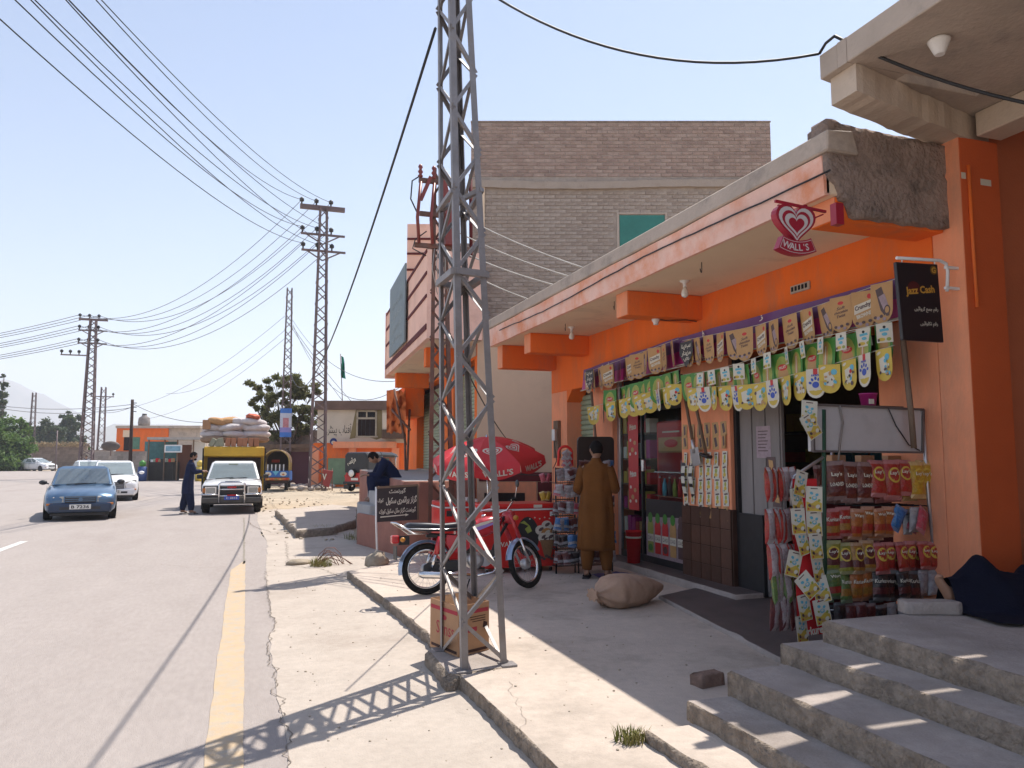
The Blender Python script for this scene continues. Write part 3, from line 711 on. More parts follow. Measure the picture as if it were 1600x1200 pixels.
def card_green(kind):
    c = Card(tongue(.235, .34), iGR)
    c.ink(oval(0, -.17, .085, .145), iLM)
    if kind == 0: c.ink([(-.028, -.30), (-.028, -.06), (0, -.035), (.028, -.06), (.028, -.30), (0, -.315)], iTAN); c.ink([(-.006, -.29), (-.006, -.07), (.006, -.07), (.006, -.29)], iWH)
    else: c.ink(oval(0, -.2, .06, .085), iTAN); c.ink(oval(.0, -.13, .055, .03), iRE); c.word('FRUIT', 0, -.13, .08, .025, iWH, .15, .03)
    return c.done('card', .3)
def card_yellow(kind):
    c = Card(tongue(.215, .265, .1), iYE)
    c.ink(oval(-.065, -.03, .03, .012, 10, .3), iWH); c.ink(oval(.045, -.07, .032, .028, 9), iSK)
    rk_ = random.Random(40 + kind); c.ink([(-.07 + .02 * rk_.random(), -.08), (.02 * rk_.random(), -.06), (.05, -.13), (.03, -.2), (-.05, -.19)], iWH)
    for n_ in range(11):
        r_ = rk_.uniform(.009, .024); c.ink(oval(rk_.uniform(-.075, .075), rk_.uniform(-.21, -.08), r_, r_ * rk_.uniform(.5, 1), 7, rk_.uniform(0, 3)), rk_.choice((iBR, iTAN, iSK, iBK, iLM, iTAN, iWH, iRE, iYE)))
    return c.done('card', .4)
def card_white(kind):
    c = Card(tongue(.195, .275), iWH)
    c.ink([(x, y) for x, y in tongue(.16, .25) if y < -.17], iYE)
    c.ink(oval(0, -.12, .085, .085, 16), iWH)
    c.ink([(-.022, 0), (.022, 0), (.022, -.05), (0, -.062), (-.022, -.05)], iRE)
    c.ink(oval(0, -.15, .036, .03), iBL)
    for k in range(5): a = R(20 + 35 * k); c.ink(oval(.058 * math.cos(a), -.15 + .06 * math.sin(a), .0125, .017, 9, a - PI / 2), iBL)
    c.word('PAWS', 0, -.062, .08, .02, iBL, 0, .04)
    return c.done('card', .3)
def card_small(kind):
    c = Card([(-.06, 0), (-.06, -.15), (.06, -.15), (.06, 0)], iWH)
    c.ink(oval(.0, -.03, .012, .012, 8), iBK); c.ink([(-.035, -.045), (-.035, -.065), (.035, -.06), (.03, -.04)], iSK); c.ink(oval(0, -.085, .022, .014, 9), iSK)
    c.ink(oval(-.025, -.125, .03, .014, 9), iYE); c.ink(oval(.03, -.125, .018, .014, 9), iLM); c.ink(oval(-.045, -.13, .01, .012, 7), iBR)
    return c.done('card', .6)
CT = [card_tan(k) for k in range(3)]; CG = [card_green(k) for k in range(2)]; CY = [card_yellow(k) for k in range(6)]; CW = [card_white(0)]; CS = [card_small(0)]
# local frame of a card on the front: x -> -Y (to the right as seen from the road), y -> up, face -> -X
FRONT = Matrix(((0, 0, -1, 0), (-1, 0, 0, 0), (0, 1, 0, 0), (0, 0, 0, 1)))
def hang(parent, me, p, yaw=0.0, roll=0.0, pitch=0.0, s=1.0, name='card'):
    o = link(name, me, parent)
    o.matrix_basis = wmat(parent).inverted() @ T(p) @ rot('Z', yaw) @ FRONT @ rot('Z', roll) @ rot('X', pitch) @ Matrix.Scale(s, 4)
    return o
def line_pts(px, X, n):
    P = [gx(x, y, X) for x, y in px]; L = [0]
    for a, b in zip(P, P[1:]): L.append(L[-1] + (b - a).length)
    out = []
    for i in range(n):
        d = L[-1] * (i + .5) / n
        for k in range(len(P) - 1):
            if L[k] <= d <= L[k + 1] + 1e-6: out.append(P[k].lerp(P[k + 1], (d - L[k]) / (L[k + 1] - L[k]))); break
    return out, P
def banner(px_top, px_bot, X, label, words):
    T0, T1 = gx(*px_top[0], X), gx(*px_top[1], X); B0, B1 = gx(*px_bot[0], X), gx(*px_bot[1], X)
    b = thing('shop_banner', label, 'banner', (T0 + T1) / 2, group='purple banners over the shop front')
    mb = MB(); n = 24
    for j in range(4):
        for i in range(n):
            def P(i, j):
                t = i / n; k = j / 4
                q = T0.lerp(T1, t).lerp(B0.lerp(B1, t), k); q.x += .012 * math.sin(t * 19 + k * 2) + .012 * nz((t * 9, k * 3, X)); return q
            mb.add([P(i, j), P(i + 1, j), P(i + 1, j + 1), P(i, j + 1)], [(0, 1, 2, 3)], 0 if j < 2 else 1, True)
    mb.build('vinyl_sheet', [PURPLE, MAGENTA], b, fixn=False)
    mb = MB().tube([B0 + Vector((-.012, 0, 0)), B1 + Vector((-.012, 0, 0))], .008, 5); mb.build('hem_rod', PAPER, b)
    u = (B1 - B0).normalized()
    mb = MB()
    for (t, k, s, w, h) in words:
        c = T0.lerp(T1, t).lerp(B0.lerp(B1, t), k); c.x -= .03
        text_on(mb, s, frame(c, u, (0, 0, 1), (-1, 0, 0)), w, h, 0, .02)
    mb.build('lettering', PAPER, b)
    return b
banner(((912, 578), (1060, 527)), ((908, 611), (1072, 571)), 5.0, 'far shorter purple and magenta banner with the pale words along its lower edge',
       [(.3, .86, urdu('سکول کا بازار'), .5, .08), (.55, .86, urdu('دوکان'), .3, .07), (.3, .2, urdu('سب'), .22, .09)])
banner(((1052, 530), (1408, 432)), ((1056, 572), (1408, 497)), 4.97, 'near longer purple and magenta banner below the shop lintel',
       [(.2, .12, 'b', .04, .08), (.5, .12, urdu('ز'), .06, .06), (.15, .9, urdu('کا اور'), .5, .07)])
rc = random.Random(11)
def bunting(label, px, X, n, meshes, sag=0.03, jy=.35, sc=1.0, grp='bunting strings on the shop front'):
    pts, P = line_pts(px, X, n)
    b = thing('bunting', label, 'bunting', P[len(P) // 2], group=grp)
    mb = MB().tube([Vector((p.x, p.y, p.z + .004)) for p in [P[0]] + pts + [P[-1]]], .003, 4); mb.build('string', PAPER, b)
    for i, p in enumerate(pts):
        me = meshes[i % len(meshes)] if not callable(meshes) else meshes(i)
        hang(b, me, p + Vector((-.004 - .012 * (i % 2) - .008 * (i % 3), 0, .005 * rc.uniform(-1, 1))), rc.uniform(-jy, jy), rc.uniform(-.06, .06), rc.uniform(-.05, .12), sc * rc.uniform(.95, 1.05))
    return b
bunting('tan card bunting across the far purple banner', ((914, 583), (1060, 530)), 4.93, 12, [CT[1], CT[0], CT[2]], jy=.5)
bunting('tan card bunting across the near purple banner', ((1066, 533), (1180, 510), (1290, 474), (1398, 437)), 4.90, 14, [CT[1], CT[2], CT[0]], jy=.3)
bunting('green card bunting on the left, over the glass front', ((942, 613), (1000, 598), (1062, 578)), 4.88, 11, CG, jy=.6)
bunting('green card bunting on the right, over the shop doorway', ((1068, 586), (1170, 570), (1270, 537), (1398, 500)), 4.86, 15, [CG[1], CG[0]], jy=.3)
bunting('yellow and white card bunting on the left, over the glass front', ((920, 637), (990, 620), (1050, 603), (1064, 596)), 4.84, 12, [CY[0], CY[3], CW[0], CY[1], CY[4], CY[2], CY[5]], jy=.8)
bunting('yellow and white card bunting on the right, over the shop doorway', ((1078, 607), (1180, 601), (1290, 573), (1398, 540)), 4.82, 15, [CY[0], CW[0], CY[2], CY[4], CW[0], CY[1], CY[5], CW[0], CY[3]], jy=.35)
bunting('small white card bunting over the green cards near the doorway', ((1085, 585), (1150, 570), (1250, 535), (1405, 500)), 4.80, 12, CS, jy=.5, sc=1.05)

# black five-sided placards at the left end of each banner
for k, (x, y, lb) in enumerate(((1072, 552, 'black five-sided placard at the left end of the near purple banner'), (921, 592, 'black five-sided placard at the far end of the far purple banner'))):
    c = Card([(-.13, .14), (-.15, .0), (0, -.17), (.15, 0), (.13, .14)], iBK)
    c.word(urdu('سب سے'), 0, .08, .2, .07, iWH, 0, .03); c.word(urdu('مزیدار'.replace('ی', 'ی')), 0, 0, .2, .07, iWH, 0, .03); c.word(urdu('ذائقہ'), 0, -.07, .14, .05, iWH, 0, .03)
    o = link('placard', c.done('placard'), None); p = gx(x, y, 4.88)
    o.matrix_basis = T(p) @ FRONT; tag(o, lb, 'placard')

# flyers pasted on the pillar in rows
CF = []
for k in range(2):
    c = Card([(-.055, .0), (-.055, -.175), (.055, -.175), (.055, 0)], iWH if k else iTAN)
    if k: c.ink([(-.035, -.02), (-.035, -.04), (.035, -.035), (.03, -.015)], iBR); c.ink(oval(0, -.07, .022, .03, 9), iLM); c.ink(oval(0, -.12, .03, .025, 9), iYE); c.ink(oval(-.02, -.15, .012, .012, 7), iBR)
    else: c.ink([(-.03, -.03), (.01, -.02), (.035, -.13), (-.005, -.15)], iBR)
    CF.append(c.done('flyer', .5))
for r in range(7):
    z = 2.02 - r * .152 - (.04 if r > 1 else 0)
    b = thing('flyer_row', ('brown', 'brown', 'white', 'white', 'white', 'white', 'mixed')[r] + ' flyer row pasted on the orange pillar, ' + ('topmost', 'second from top', 'third from top', 'middle of seven', 'fifth from top', 'sixth from top', 'lowest of seven')[r],
              'flyers', (WX - .004, 7.95, z), group='flyer rows on the pillar')
    for k in range(6):
        if r == 6 and k == 1: continue
        hang(b, CF[0 if r < 2 or (r == 6 and k > 2) else 1], (WX - .006 - .004 * rc.random(), 8.38 - k * .165 + rc.uniform(-.01, .01), z + rc.uniform(-.01, .01)), rc.uniform(-.2, .2), rc.uniform(-.09, .09), -.05, .92, 'flyer')
for k, (y, z) in enumerate(((8.42, 1.55), (8.25, 1.55))):                   # black and white strips curling on the pillar
    mb = MB(); n = 10
    for i in range(n):
        a0, a1 = i / n, (i + 1) / n
        def q(a, s): return Vector((WX - .01 - .05 * math.sin(a * PI), y - .05 * math.sin(a * 2.4) + s, z - .42 * a))
        mb.add([q(a0, .04), q(a0, -.04), q(a1, -.04), q(a1, .04)], [(0, 1, 2, 3)], 1 if i % 3 else 0, True)
    tag(mb.build('curled_strip', [BLACKCARD, PAPER], fixn=False), ('left' if k == 0 else 'right') + ' curled black edged paper strip pasted low on the pillar', 'paper strip')

# long-handled tools leaning at the pillar
for k, (a, b, head, lb) in enumerate((((1064, 585), (1084, 700), 'spade', 'long wooden handled spade with square grey blade hanging at the pillar'), ((1079, 597), (1104, 712), 'hoe', 'long wooden handled hoe with dark head at the pillar, right of the spade'))):
    A, B = gx(*a, 4.98), gx(*b, 5.06); t = thing('spade' if k == 0 else 'hoe', lb, head, B)
    MB().tube([A, A.lerp(B, .5) + Vector((.004, .004, 0)), B], .019, 8).build('handle', WOOD, t)
    if k == 0:
        d = (B - A).normalized(); u = d.cross(Vector((1, 0, 0))).normalized()
        m_ = frame(B, u, d); mb = MB(); n = 8
        for i in range(n):
            for s in (0, 1): pass
        mb.prism([(-.09, 0), (.09, 0), (.085, .2), (.0, .215), (-.085, .2)], -.004, .004, m_); mb.build('blade', ALU, t, bevel=.002)
        MB().tube([B - d * .1, B + d * .06], [.022, .026], 8).build('socket', ALU, t)
    else:
        MB().bar(B + Vector((0, -.07, -.02)), B + Vector((-.02, .07, .02)), .09, .035).build('blade', BLACKM, t, bevel=.008)
mb = MB().tube([gx(1407, 480, 4.9), gx(1412, 540, 4.9), gx(1424, 650, 4.9), gx(1428, 700, 4.9)], .022, 8)
tag(mb.build('bamboo_pole', WOOD), 'thin grey wooden pole standing behind the top board of the crisp rack', 'pole')
mb = MB().tube([gx(924, 612, 4.95), gx(932, 700, 4.98), gx(938, 800, 5.02)], .02, 8)
tag(mb.build('bamboo_pole', WOOD), 'thin dark wooden pole leaning beside the green shutter of the shop', 'pole')

# ---- glass shop window and what is behind it
sw = thing('shop_window', 'tall glass shop front in a grey metal frame behind the bunting', 'shop window', (WX + .1, 9.45, .19))
for (y0, y1, z0, z1) in ((8.48, 8.53, .19, 2.3), (10.34, 10.42, .19, 2.75), (9.66, 9.70, .19, 2.3), (8.53, 10.34, .19, .28), (8.53, 10.34, 2.25, 2.3)):
    MB().box(WX + .08, WX + .13, y0, y1, z0, z1).build('frame_bar', ALU if y0 > 10 else BLACKM, sw, bevel=.004)
for (y0, y1) in ((8.53, 9.66), (9.70, 10.34)): MB().box(WX + .1, WX + .108, y0, y1, .28, 2.25).build('pane', GLASSW, sw)
for y in (8.58, 9.62): 
    MB().box(WX + .06, WX + .1, y - .035, y + .035, 1.42, 1.58).build('handle_plate', CHROME, sw, bevel=.004)
fr = thing('drinks_fridge', 'red upright drinks fridge standing behind the shop glass', 'fridge', (6.0, 9.0, .15))
MB().box(5.34, 6.0, 8.62, 9.45, .15, 2.1).build('cabinet', RED, fr, bevel=.02)
MB().box(5.332, 5.338, 8.68, 9.39, .4, 1.7).build('door_glass', GLASSW, fr)
for k in range(4): MB().box(5.265, 5.33, 8.68, 9.39, .45 + .32 * k, .465 + .32 * k).build('shelf', CHROME, fr)
for k in range(3):
    for j in range(5):
        b = thing('drink_bottle', f'dark bottle behind the shop glass, {("lower","middle","upper")[k]} fridge shelf, {("first","second","third","fourth","fifth")[j]} from left', 'bottle', (5.64, 9.22 - .12 * j, .466 + .32 * k), group='bottles on the fridge shelves')
        p = T(5.298, 9.3 - .13 * j, .466 + .32 * k)
        MB().lathe([(.03, 0), (.032, .1), (.03, .15), (.012, .2), (.012, .23)], 8, p).build('bottle_body', (BROWNP, LIME, REDP, SKYP)[(j + k) % 4], b)
        MB().lathe([(.014, .23), (.014, .25)], 8, p).build('cap', REDP if (j + k) % 2 else PAPER, b)
gs = thing('goods_rack', 'open shelf of red and orange snack packs close behind the shop glass', 'shelf', (5.7, 10.0, .15))
for k in range(5): MB().box(5.27, 5.6, 9.5, 10.32, .5 + .36 * k, .52 + .36 * k).build('board', WOOD, gs)
for k in range(5):
    for j in range(7): MB().box(5.272, 5.42, 9.52 + .115 * j, 9.62 + .115 * j, .521 + .36 * k, .521 + .36 * k + rc.uniform(.16, .27)).build('snack_pack', (REDP, TAN, MAGENTA, YEL, PAPER, REDP)[rc.randrange(6)], gs, bevel=.006)
tp = Card([(-.3, 0), (-.3, -.62), (.3, -.62), (.3, 0)], iTAN); tp.ink([(-.3, -.0), (-.3, -.25), (.3, -.25), (.3, 0)], iRE); tp.ink(oval(0, -.4, .16, .1), iRE); tp.ink([(-.2, -.1), (-.2, -.14), (.2, -.14), (.2, -.1)], iWH)
o = link('fridge_poster', tp.done('fridge_poster')); o.matrix_basis = T(5.333, 9.05, 2.02) @ FRONT @ Matrix.Diagonal((1.1, .55, 1, 1)); tag(o, 'orange and red printed panel high on the drinks fridge', 'poster')
strip = Card([(-.15, 0), (-.15, -1.35), (.15, -1.35), (.15, 0)], iRE)
for k in range(2):
    strip.word('Prince', -.01, -.17 - .67 * k, .2, .09, iWH, .1, .05, .2)
    for (x, y, r) in ((-.08, -.36, .03), (.05, -.4, .04), (-.02, -.5, .045), (.08, -.55, .03), (-.09, -.56, .03)): strip.ink(oval(x, y - .67 * k, r, r * .8, 9), iTAN if r > .035 else iWH)
o = link('advert_strip', strip.done('advert_strip')); o.matrix_basis = T(5.235, 9.93, 2.22) @ FRONT; tag(o, 'tall red advert strip with white wording inside the shop glass', 'poster')
po = Card([(-.5, 0), (-.5, -.78), (.5, -.78), (.5, 0)], iLI)
po.ink([(-.5, -.0), (-.5, -.25), (.5, -.2), (.5, 0)], iBK)
for k, cc in enumerate((iLM, iRE, iRE, iTAN, iBR)):
    x = -.38 + .2 * k
    po.ink([(x - .075, -.72), (x - .08, -.36), (x - .05, -.28), (x + .05, -.28), (x + .08, -.36), (x + .075, -.72)], cc)
    po.ink(oval(x, -.25, .06, .07, 12), iGR if k != 4 else iBR); po.ink([(x - .08, -.57), (x - .08, -.47), (x + .08, -.47), (x + .08, -.57)], iWH); po.word('DASI', x, -.52, .12, .05, iBR); po.ink(oval(x, -.65, .06, .05, 9), (iGR, iRE, iBR, iTAN, iBR)[k])
o = link('drinks_poster', po.done('drinks_poster')); o.matrix_basis = T(5.235, 9.08, 1.05) @ FRONT; tag(o, 'poster of five juice bottles low behind the shop glass', 'poster')
bn = thing('waste_bin', 'red plastic bin with a pale rim in front of the glass', 'bin', (5.02, 9.55, .19))
MB().lathe([(.085, .19), (.105, .62), (.112, .62), (.11, .6)], 14, T(5.02, 9.55, 0)).build('bucket', REDCLOTH, bn)
MB().lathe([(.106, .52), (.108, .545)], 14, T(5.02, 9.55, 0)).build('band', PAPER, bn)
# goods on shelves deeper in
for k in range(4):
    shf = thing('goods_shelf', ('lowest', 'second', 'third', 'highest')[k] + ' wooden goods shelf at the back of the dark shop', 'shelf', (8.6, 7.5, .5 + .5 * k), group='shelves in the shop')
    MB().box(8.45, 8.95, 5.2, 11.5, .5 + .5 * k, .53 + .5 * k).build('board', WOOD, shf)
    for j in range(9):
        w = rc.uniform(.15, .4); y = 5.4 + j * .64
        tag(MB().box(8.5, 8.8, y, y + w, .531 + .5 * k, .531 + .5 * k + rc.uniform(.15, .35)).build('goods_box', (CARD, REDP, LIME, SKYP, YEL, PAPER)[rc.randrange(6)], bevel=.005), f'small carton on the {("lowest", "second", "third", "highest")[k]} back shelf of the dark shop, {("first", "second", "third", "fourth", "fifth", "sixth", "seventh", "eighth", "ninth")[j]} from the near end', 'carton', 'cartons on the back shelves')

# ---- doorway
dl = thing('shop_door', 'grey plank door leaf standing open at the shop entrance', 'door', (5.3, 7.1, .14))
GREYW = mat('grey_painted_wood', (0.27, 0.245, 0.235), 0.7, 0.15, 4, 0.2, 40, stretch=(1, 1, .2))
MB().box(5.26, 5.30, 6.7, 7.40, .15, 2.6).build('leaf', GREYW, dl, bevel=.005)
for k in range(3): MB().box(5.245, 5.259, 6.72 + .235 * k, 6.93 + .235 * k, .2, 2.55).build('panel', GREYW, dl, bevel=.004)
MB().box(5.2, 5.32, 7.402, 7.45, .15, 2.75).build('jamb', BLACKM, dl)
MB().box(5.2, 5.244, 6.98, 7.4, .15, 1.0).build('kick_board', BLACKM, dl)
for k, (z, y) in enumerate(((1.52, 6.86), (1.2, 6.78), (.87, 6.76))):
    o = link('small_poster', Card([(-.07, 0), (-.07, -.2), (.07, -.2), (.07, 0)], iBR).ink([(-.04, -.03), (.03, -.04), (.04, -.16), (-.03, -.15)], iTAN).done('small_poster'))
    o.matrix_basis = T(5.24, y, z + .1) @ FRONT; tag(o, ('upper', 'middle', 'lower')[k] + ' of three small brown posters on the grey door', 'poster')
c = Card([(-.12, 0), (-.12, -.34), (.12, -.34), (.12, 0)], iLI)
for k in range(7): c.ink([(-.09, -.05 - .035 * k), (-.09, -.06 - .035 * k), (.08 - .02 * (k % 3), -.06 - .035 * k), (.08 - .02 * (k % 3), -.05 - .035 * k)], iBR)
o = link('notice', c.done('notice')); o.matrix_basis = T(5.243, 6.98, 1.95) @ FRONT; tag(o, 'faded printed notice at eye height on the grey door', 'notice')
MB().box(5.6, 6.3, 4.9, 6.6, .15, 1.05).build('counter', GREYW, shop, bevel=.01)
sk = Card([(-.07, 0), (-.07, -.36), (.07, -.36), (.07, 0)], iBK); o = link('switch_plate', sk.done('switch_plate')); o.matrix_basis = T(5.3, 7.446, 1.78) @ rot('X', R(90)); tag(o, 'black plate on the side of the orange pillar by the door', 'plate')

# ---- heart sign on its bracket
hs = thing('heart_sign', 'red and white double heart ice cream sign hanging from a red bracket', 'hanging sign', (3.80, 4.47, 3.3))
hc = gy(1240, 352, 4.47); SG = Matrix(((1, 0, 0, hc.x), (0, 0, -1, hc.y), (0, 1, 0, hc.z), (0, 0, 0, 1)))
def heart(s, ox=0.0, oy=0.0, n=40, lean=0.0):
    out = []
    for i in range(n):
        t = 2 * PI * i / n
        x = 16 * math.sin(t) ** 3; y = 13 * math.cos(t) - 5 * math.cos(2 * t) - 2 * math.cos(3 * t) - math.cos(4 * t)
        out.append((ox + s * (x * 1.06) / 17, oy + s * (y + 2) / 17 + lean * x * s / 17))
    return out
SIGNRED = mat('sign_red', (0.36, 0.012, 0.035), 0.35, 0.08, 4); SIGNW = mat('sign_white', (0.62, 0.58, 0.57), 0.4, 0.06, 4)
mb = MB(); mb.prism(heart(.172), -.03, .03, SG, 0)
for k, (s, m_) in enumerate(((.150, 1), (.122, 0), (.100, 1), (.068, 0))):
    mb.add([(x, y, .031 + .001 * k) for x, y in heart(s, 0, -.004 * k)], [list(range(40))], m_, False, SG)
mb.build('heart_plate', [SIGNRED, SIGNW], hs)
def arcband(r0, r1, a0, a1, n=10, cy=.16):
    o = [(r0 * math.sin(a0 + (a1 - a0) * i / n), cy - r0 * math.cos(a0 + (a1 - a0) * i / n)) for i in range(n + 1)]
    return o + [(r1 * math.sin(a1 - (a1 - a0) * i / n), cy - r1 * math.cos(a1 - (a1 - a0) * i / n)) for i in range(n + 1)]
mb = MB(); mb.prism(arcband(.28, .385, -.44, .44), -.025, .036, SG, 0)
mb.add([(x, y, .0365) for x, y in arcband(.29, .375, -.42, .42)], [list(range(22))], 1, False, SG)
mb.add([(x, y, .0372) for x, y in arcband(.294, .371, -.41, .41)], [list(range(22))], 0, False, SG)
for ch, a in zip("WALL'S", (-.29, -.145, -.03, .075, .155, .245)):
    text_on(mb, ch, SG @ T(.332 * math.sin(a), .16 - .332 * math.cos(a) + (.018 if ch == "'" else 0), .038) @ rot('Z', a), None, .016 if ch == "'" else .05, 1, .02)
mb.build('name_plate', [SIGNRED, SIGNW], hs)
a, b = gy(1211, 314, 4.47), gy(1290, 331, 4.47)
MB().bar(a, b, .018, .018).build('bracket_arm', SIGNRED, hs)
MB().bar(gy(1262, 345, 4.47), gy(1286, 335, 4.47), .01, .01).build('brace', SIGNRED, hs)
for x in (1218, 1258): p = gy(x, 320, 4.47); MB().bar(p, p - Vector((0, 0, .08)), .03, .012).build('hanger', SIGNRED, hs)
MB().box(4.03, 4.10, 4.44, 4.5, b.z - .09, b.z + .07).build('wall_plate', SIGNRED, hs)

# ---- black payment sign on a white pipe
js = thing('payment_sign', 'black hanging payment sign with gold wording on a bent white pipe', 'hanging sign', (4.74, 4.40, 2.78))
c00, c10, c11, c01 = gy(1411, 531, 4.40), gy(1475, 535, 4.40), gy(1465, 413, 4.40), gy(1400, 409, 4.40)
ux = (c10 - c00); uy = (c01 - c00)
JS = frame((c00 + c11) / 2, ux, (0, 0, 1), (0, -1, 0))
mb = MB(); mb.hexa([c00 + Vector((0, .03, 0)), c10 + Vector((0, .03, 0)), c10, c00, c01 + Vector((0, .03, 0)), c11 + Vector((0, .03, 0)), c11, c01]); mb.build('panel', mat('sign_black', (.018, .014, .018), .35, .1), js, bevel=.004)
GOLD = mat('gold_lettering', (.62, .33, .045), .5, .05)
mb = MB(); text_on(mb, 'Jazz Cash', JS @ T(0, .08, .003) @ rot('Z', .12), .28, .075, 0, .03); text_on(mb, 'G', JS @ T(.14, .25, .003), None, .045, 0, .03)
mb.add([(x, y, .0022) for x, y in oval(.14, .25, .035, .035, 16)], [list(range(16))], 1, False, JS)
mb.add([(x, y, .002) for x, y in oval(-.06, .1, .06, .05, 16)], [list(range(16))], 2, False, JS)
mb.build('lettering', [GOLD, mat('dull_gold', (.16, .09, .02), .5), mat('dark_red_disc', (.09, .012, .012), .5)], js)
mb = MB(); text_on(mb, urdu('رقم جمع کروائیں'), JS @ T(.05, -.06, .003) @ rot('Z', .03), .23, None, 0, .02); text_on(mb, urdu('رقم نکلوائیں'), JS @ T(.07, -.17, .003) @ rot('Z', .03), .17, None, 0, .02)
mb.build('urdu_lettering', PAPER, js)
MB().tube([gy(1401, 403, 4.415), gy(1468, 407, 4.415), gy(1478, 412, 4.415), gy(1481, 424, 4.415), gy(1480, 455, 4.415)], .013, 8).build('pipe_arm', WHITEP, js)
for y in (418, 450): p = gy(1482, y, 4.415); MB().box(p.x - .03, 5.149, 4.405, 4.43, p.z - .01, p.z + .01).build('clamp', WHITEP, js)
for x in (1409, 1460): p = gy(x, 405, 4.415); MB().tube([p, p - Vector((0, 0, .05))], .005, 5).build('hanger', WHITEP, js)
# ================================================================ THE CRISP RACK
RY = 4.78
rack = thing('crisp_rack', 'metal crisp rack with a blank grey header board at the shop corner', 'display rack', (4.6, RY, .14))
GREENM = mat('dark_green_metal', (.02, .07, .035), .5, .2, 6)
PX = lambda x, y, Y=RY: gy(x, y, Y)
MB().tube([PX(1287, 640), PX(1288, 820), PX(1291, 1010)], .016, 8).build('post', GREENM, rack)
MB().tube([PX(1441, 640), PX(1449, 760), PX(1466, 930)], .014, 8).build('post', ALU, rack)
for x0, x1, Y in ((1283, 1437, RY + .36),): 
    MB().tube([PX(1300, 700, Y), PX(1300, 940, Y)], .012, 6).build('post', ALU, rack)
mb = MB(); a, b, c, d = PX(1270, 705), PX(1440, 707), PX(1441, 640), PX(1268, 632)
yy = Vector((0, .05, 0)); mb.hexa([a + yy, b + yy, b, a, d + yy, c + yy, c, d]); mb.build('header_board', mat('blank_board', (.50, .48, .48), .6, .06, 3, col2=(.40, .38, .38), c2amt=.3, c2scale=2), rack)
for p, q in ((a, b), (b, c), (c, d), (d, a)): MB().bar(p - yy * .1, q - yy * .1, .016, .03, up=(0, 1, 0)).build('board_frame', mat('frame_brown', (.12, .10, .095), .6), rack)
MB().tube([PX(1290, 712), PX(1240, 745), PX(1236, 760), PX(1237, 790)], .013, 8).build('side_hoop', ALU, rack)
MB().tube([PX(1352, 772), PX(1400, 742), PX(1440, 722)], .012, 6).build('stay', ALU, rack)
mb = MB().tube([PX(1312, 634, RY - .02), PX(1317, 660, RY - .02), PX(1313, 690, RY - .02), PX(1310, 720, RY - .02)], .008, 5); mb.build('tie_rope', mat('rope', (.25, .22, .2), .9), rack)
mb = MB().tube([PX(1388, 638, RY - .02), PX(1400, 665, RY - .02), PX(1420, 695, RY - .02), PX(1437, 704, RY - .02)], .005, 5); mb.build('tie_cord', BLACKM, rack)
ROWS = [(722, 787), (795, 850), (848, 893), (893, 948), (945, 975)]
for k, (t, bq) in enumerate(ROWS):
    l, r = PX(1292, t + 8, RY + .015), PX(1446 + 4 * k, t + 8, RY + .015)
    MB().tube([l, r], .006, 5).build('hanging_rail', CHROME, rack)
    l2, r2 = PX(1292, bq, RY + .3), PX(1452 + 3 * k, bq, RY + .3)
    mb = MB()
    for j in range(5): q = Vector((0, .07 * j - .28, 0)); mb.tube([l2 + q, r2 + q], .004, 4)
    mb.build('wire_shelf', BLACKM, rack)
DISC = {}
def packet_mesh(name, w, h, base, dark, logo, words, disc=None, puff=.03, seed=0, edge=False):
    """a pillow packet: crimped ends, puffed middle, with the print lying on its front (-y)"""
    mb = MB(); nx, nzz = 6, 9; rd = random.Random(seed)
    def surf(u, v, side):
        e = (1 - (2 * u - 1) ** 2) ** .55 * (1 - (2 * v - 1) ** 4) ** .7
        pu = puff * e * (1 + .25 * nz((u * 4, v * 4, seed + side * 9))) + .004 * nz((u * 14, v * 9, seed))
        ww = w * (1 - .06 * math.sin(v * PI)); 
        return Vector(((u - .5) * ww, -pu if side == 0 else pu * .8, (v - 1) * h))
    for side in (0, 1):
        vs = [surf(i / nx, j / nzz, side) for j in range(nzz + 1) for i in range(nx + 1)]
        o = len(mb.v); mb.v += vs
        for j in range(nzz):
            for i in range(nx):
                a = o + j * (nx + 1) + i
                mb.f.append([a, a + 1, a + nx + 2, a + nx + 1]); mb.mi.append(1 if edge and i in (0, nx - 1) else 1 if (side == 0 and j in (2, 3) and dark and not edge) else (3 if j in (0, nzz - 1) else 0)); mb.sm.append(j not in (0, nzz - 1))
    if disc:
        for k, (r, m_) in enumerate(((.36, 2), (.27, 3))):
            pts = [(.5 + r * math.cos(t * PI / 8), .62 + r * w / h * math.sin(t * PI / 8)) for t in range(16)]
            P = [surf(x, y, 0) + Vector((0, -.003 - .002 * k, 0)) for x, y in pts]; cc = surf(.5, .62, 0) + Vector((0, -.004 - .002 * k, 0))
            mb.add(P + [cc], [[i, (i + 1) % 16, 16] for i in range(16)], 2 if k == 0 else disc)
    for (t, u, v, ww, hh, m_) in words:
        vs, fs, tw, th = text_geo(t, .03, 1)
        if vs: mb.add([surf(u + p.x * ww / tw, v + p.y * hh / th, 0) + Vector((0, -.008, 0)) for p in vs], fs, m_)
    return mb.mesh(name, [base, dark or base, logo, mat('foil_' + base.name, tuple(min(1, c * .8 + .16) for c in base.diffuse_color[:3]), .25, .15, 20), PAPER, BLACKCARD])
C2 = dict(brown=(.28, .09, .02), red=(.30, .12, .02), yellow=(.42, .12, .01), orange=(.36, .05, .012), lime=(.10, .14, .02), green=(.30, .22, .03), amber=(.14, .05, .012), black=(.10, .03, .03), white=(.16, .12, .13), blue=(.12, .25, .34), maroon=(.20, .05, .03), pink=(.42, .30, .30), silver=(.14, .05, .06))
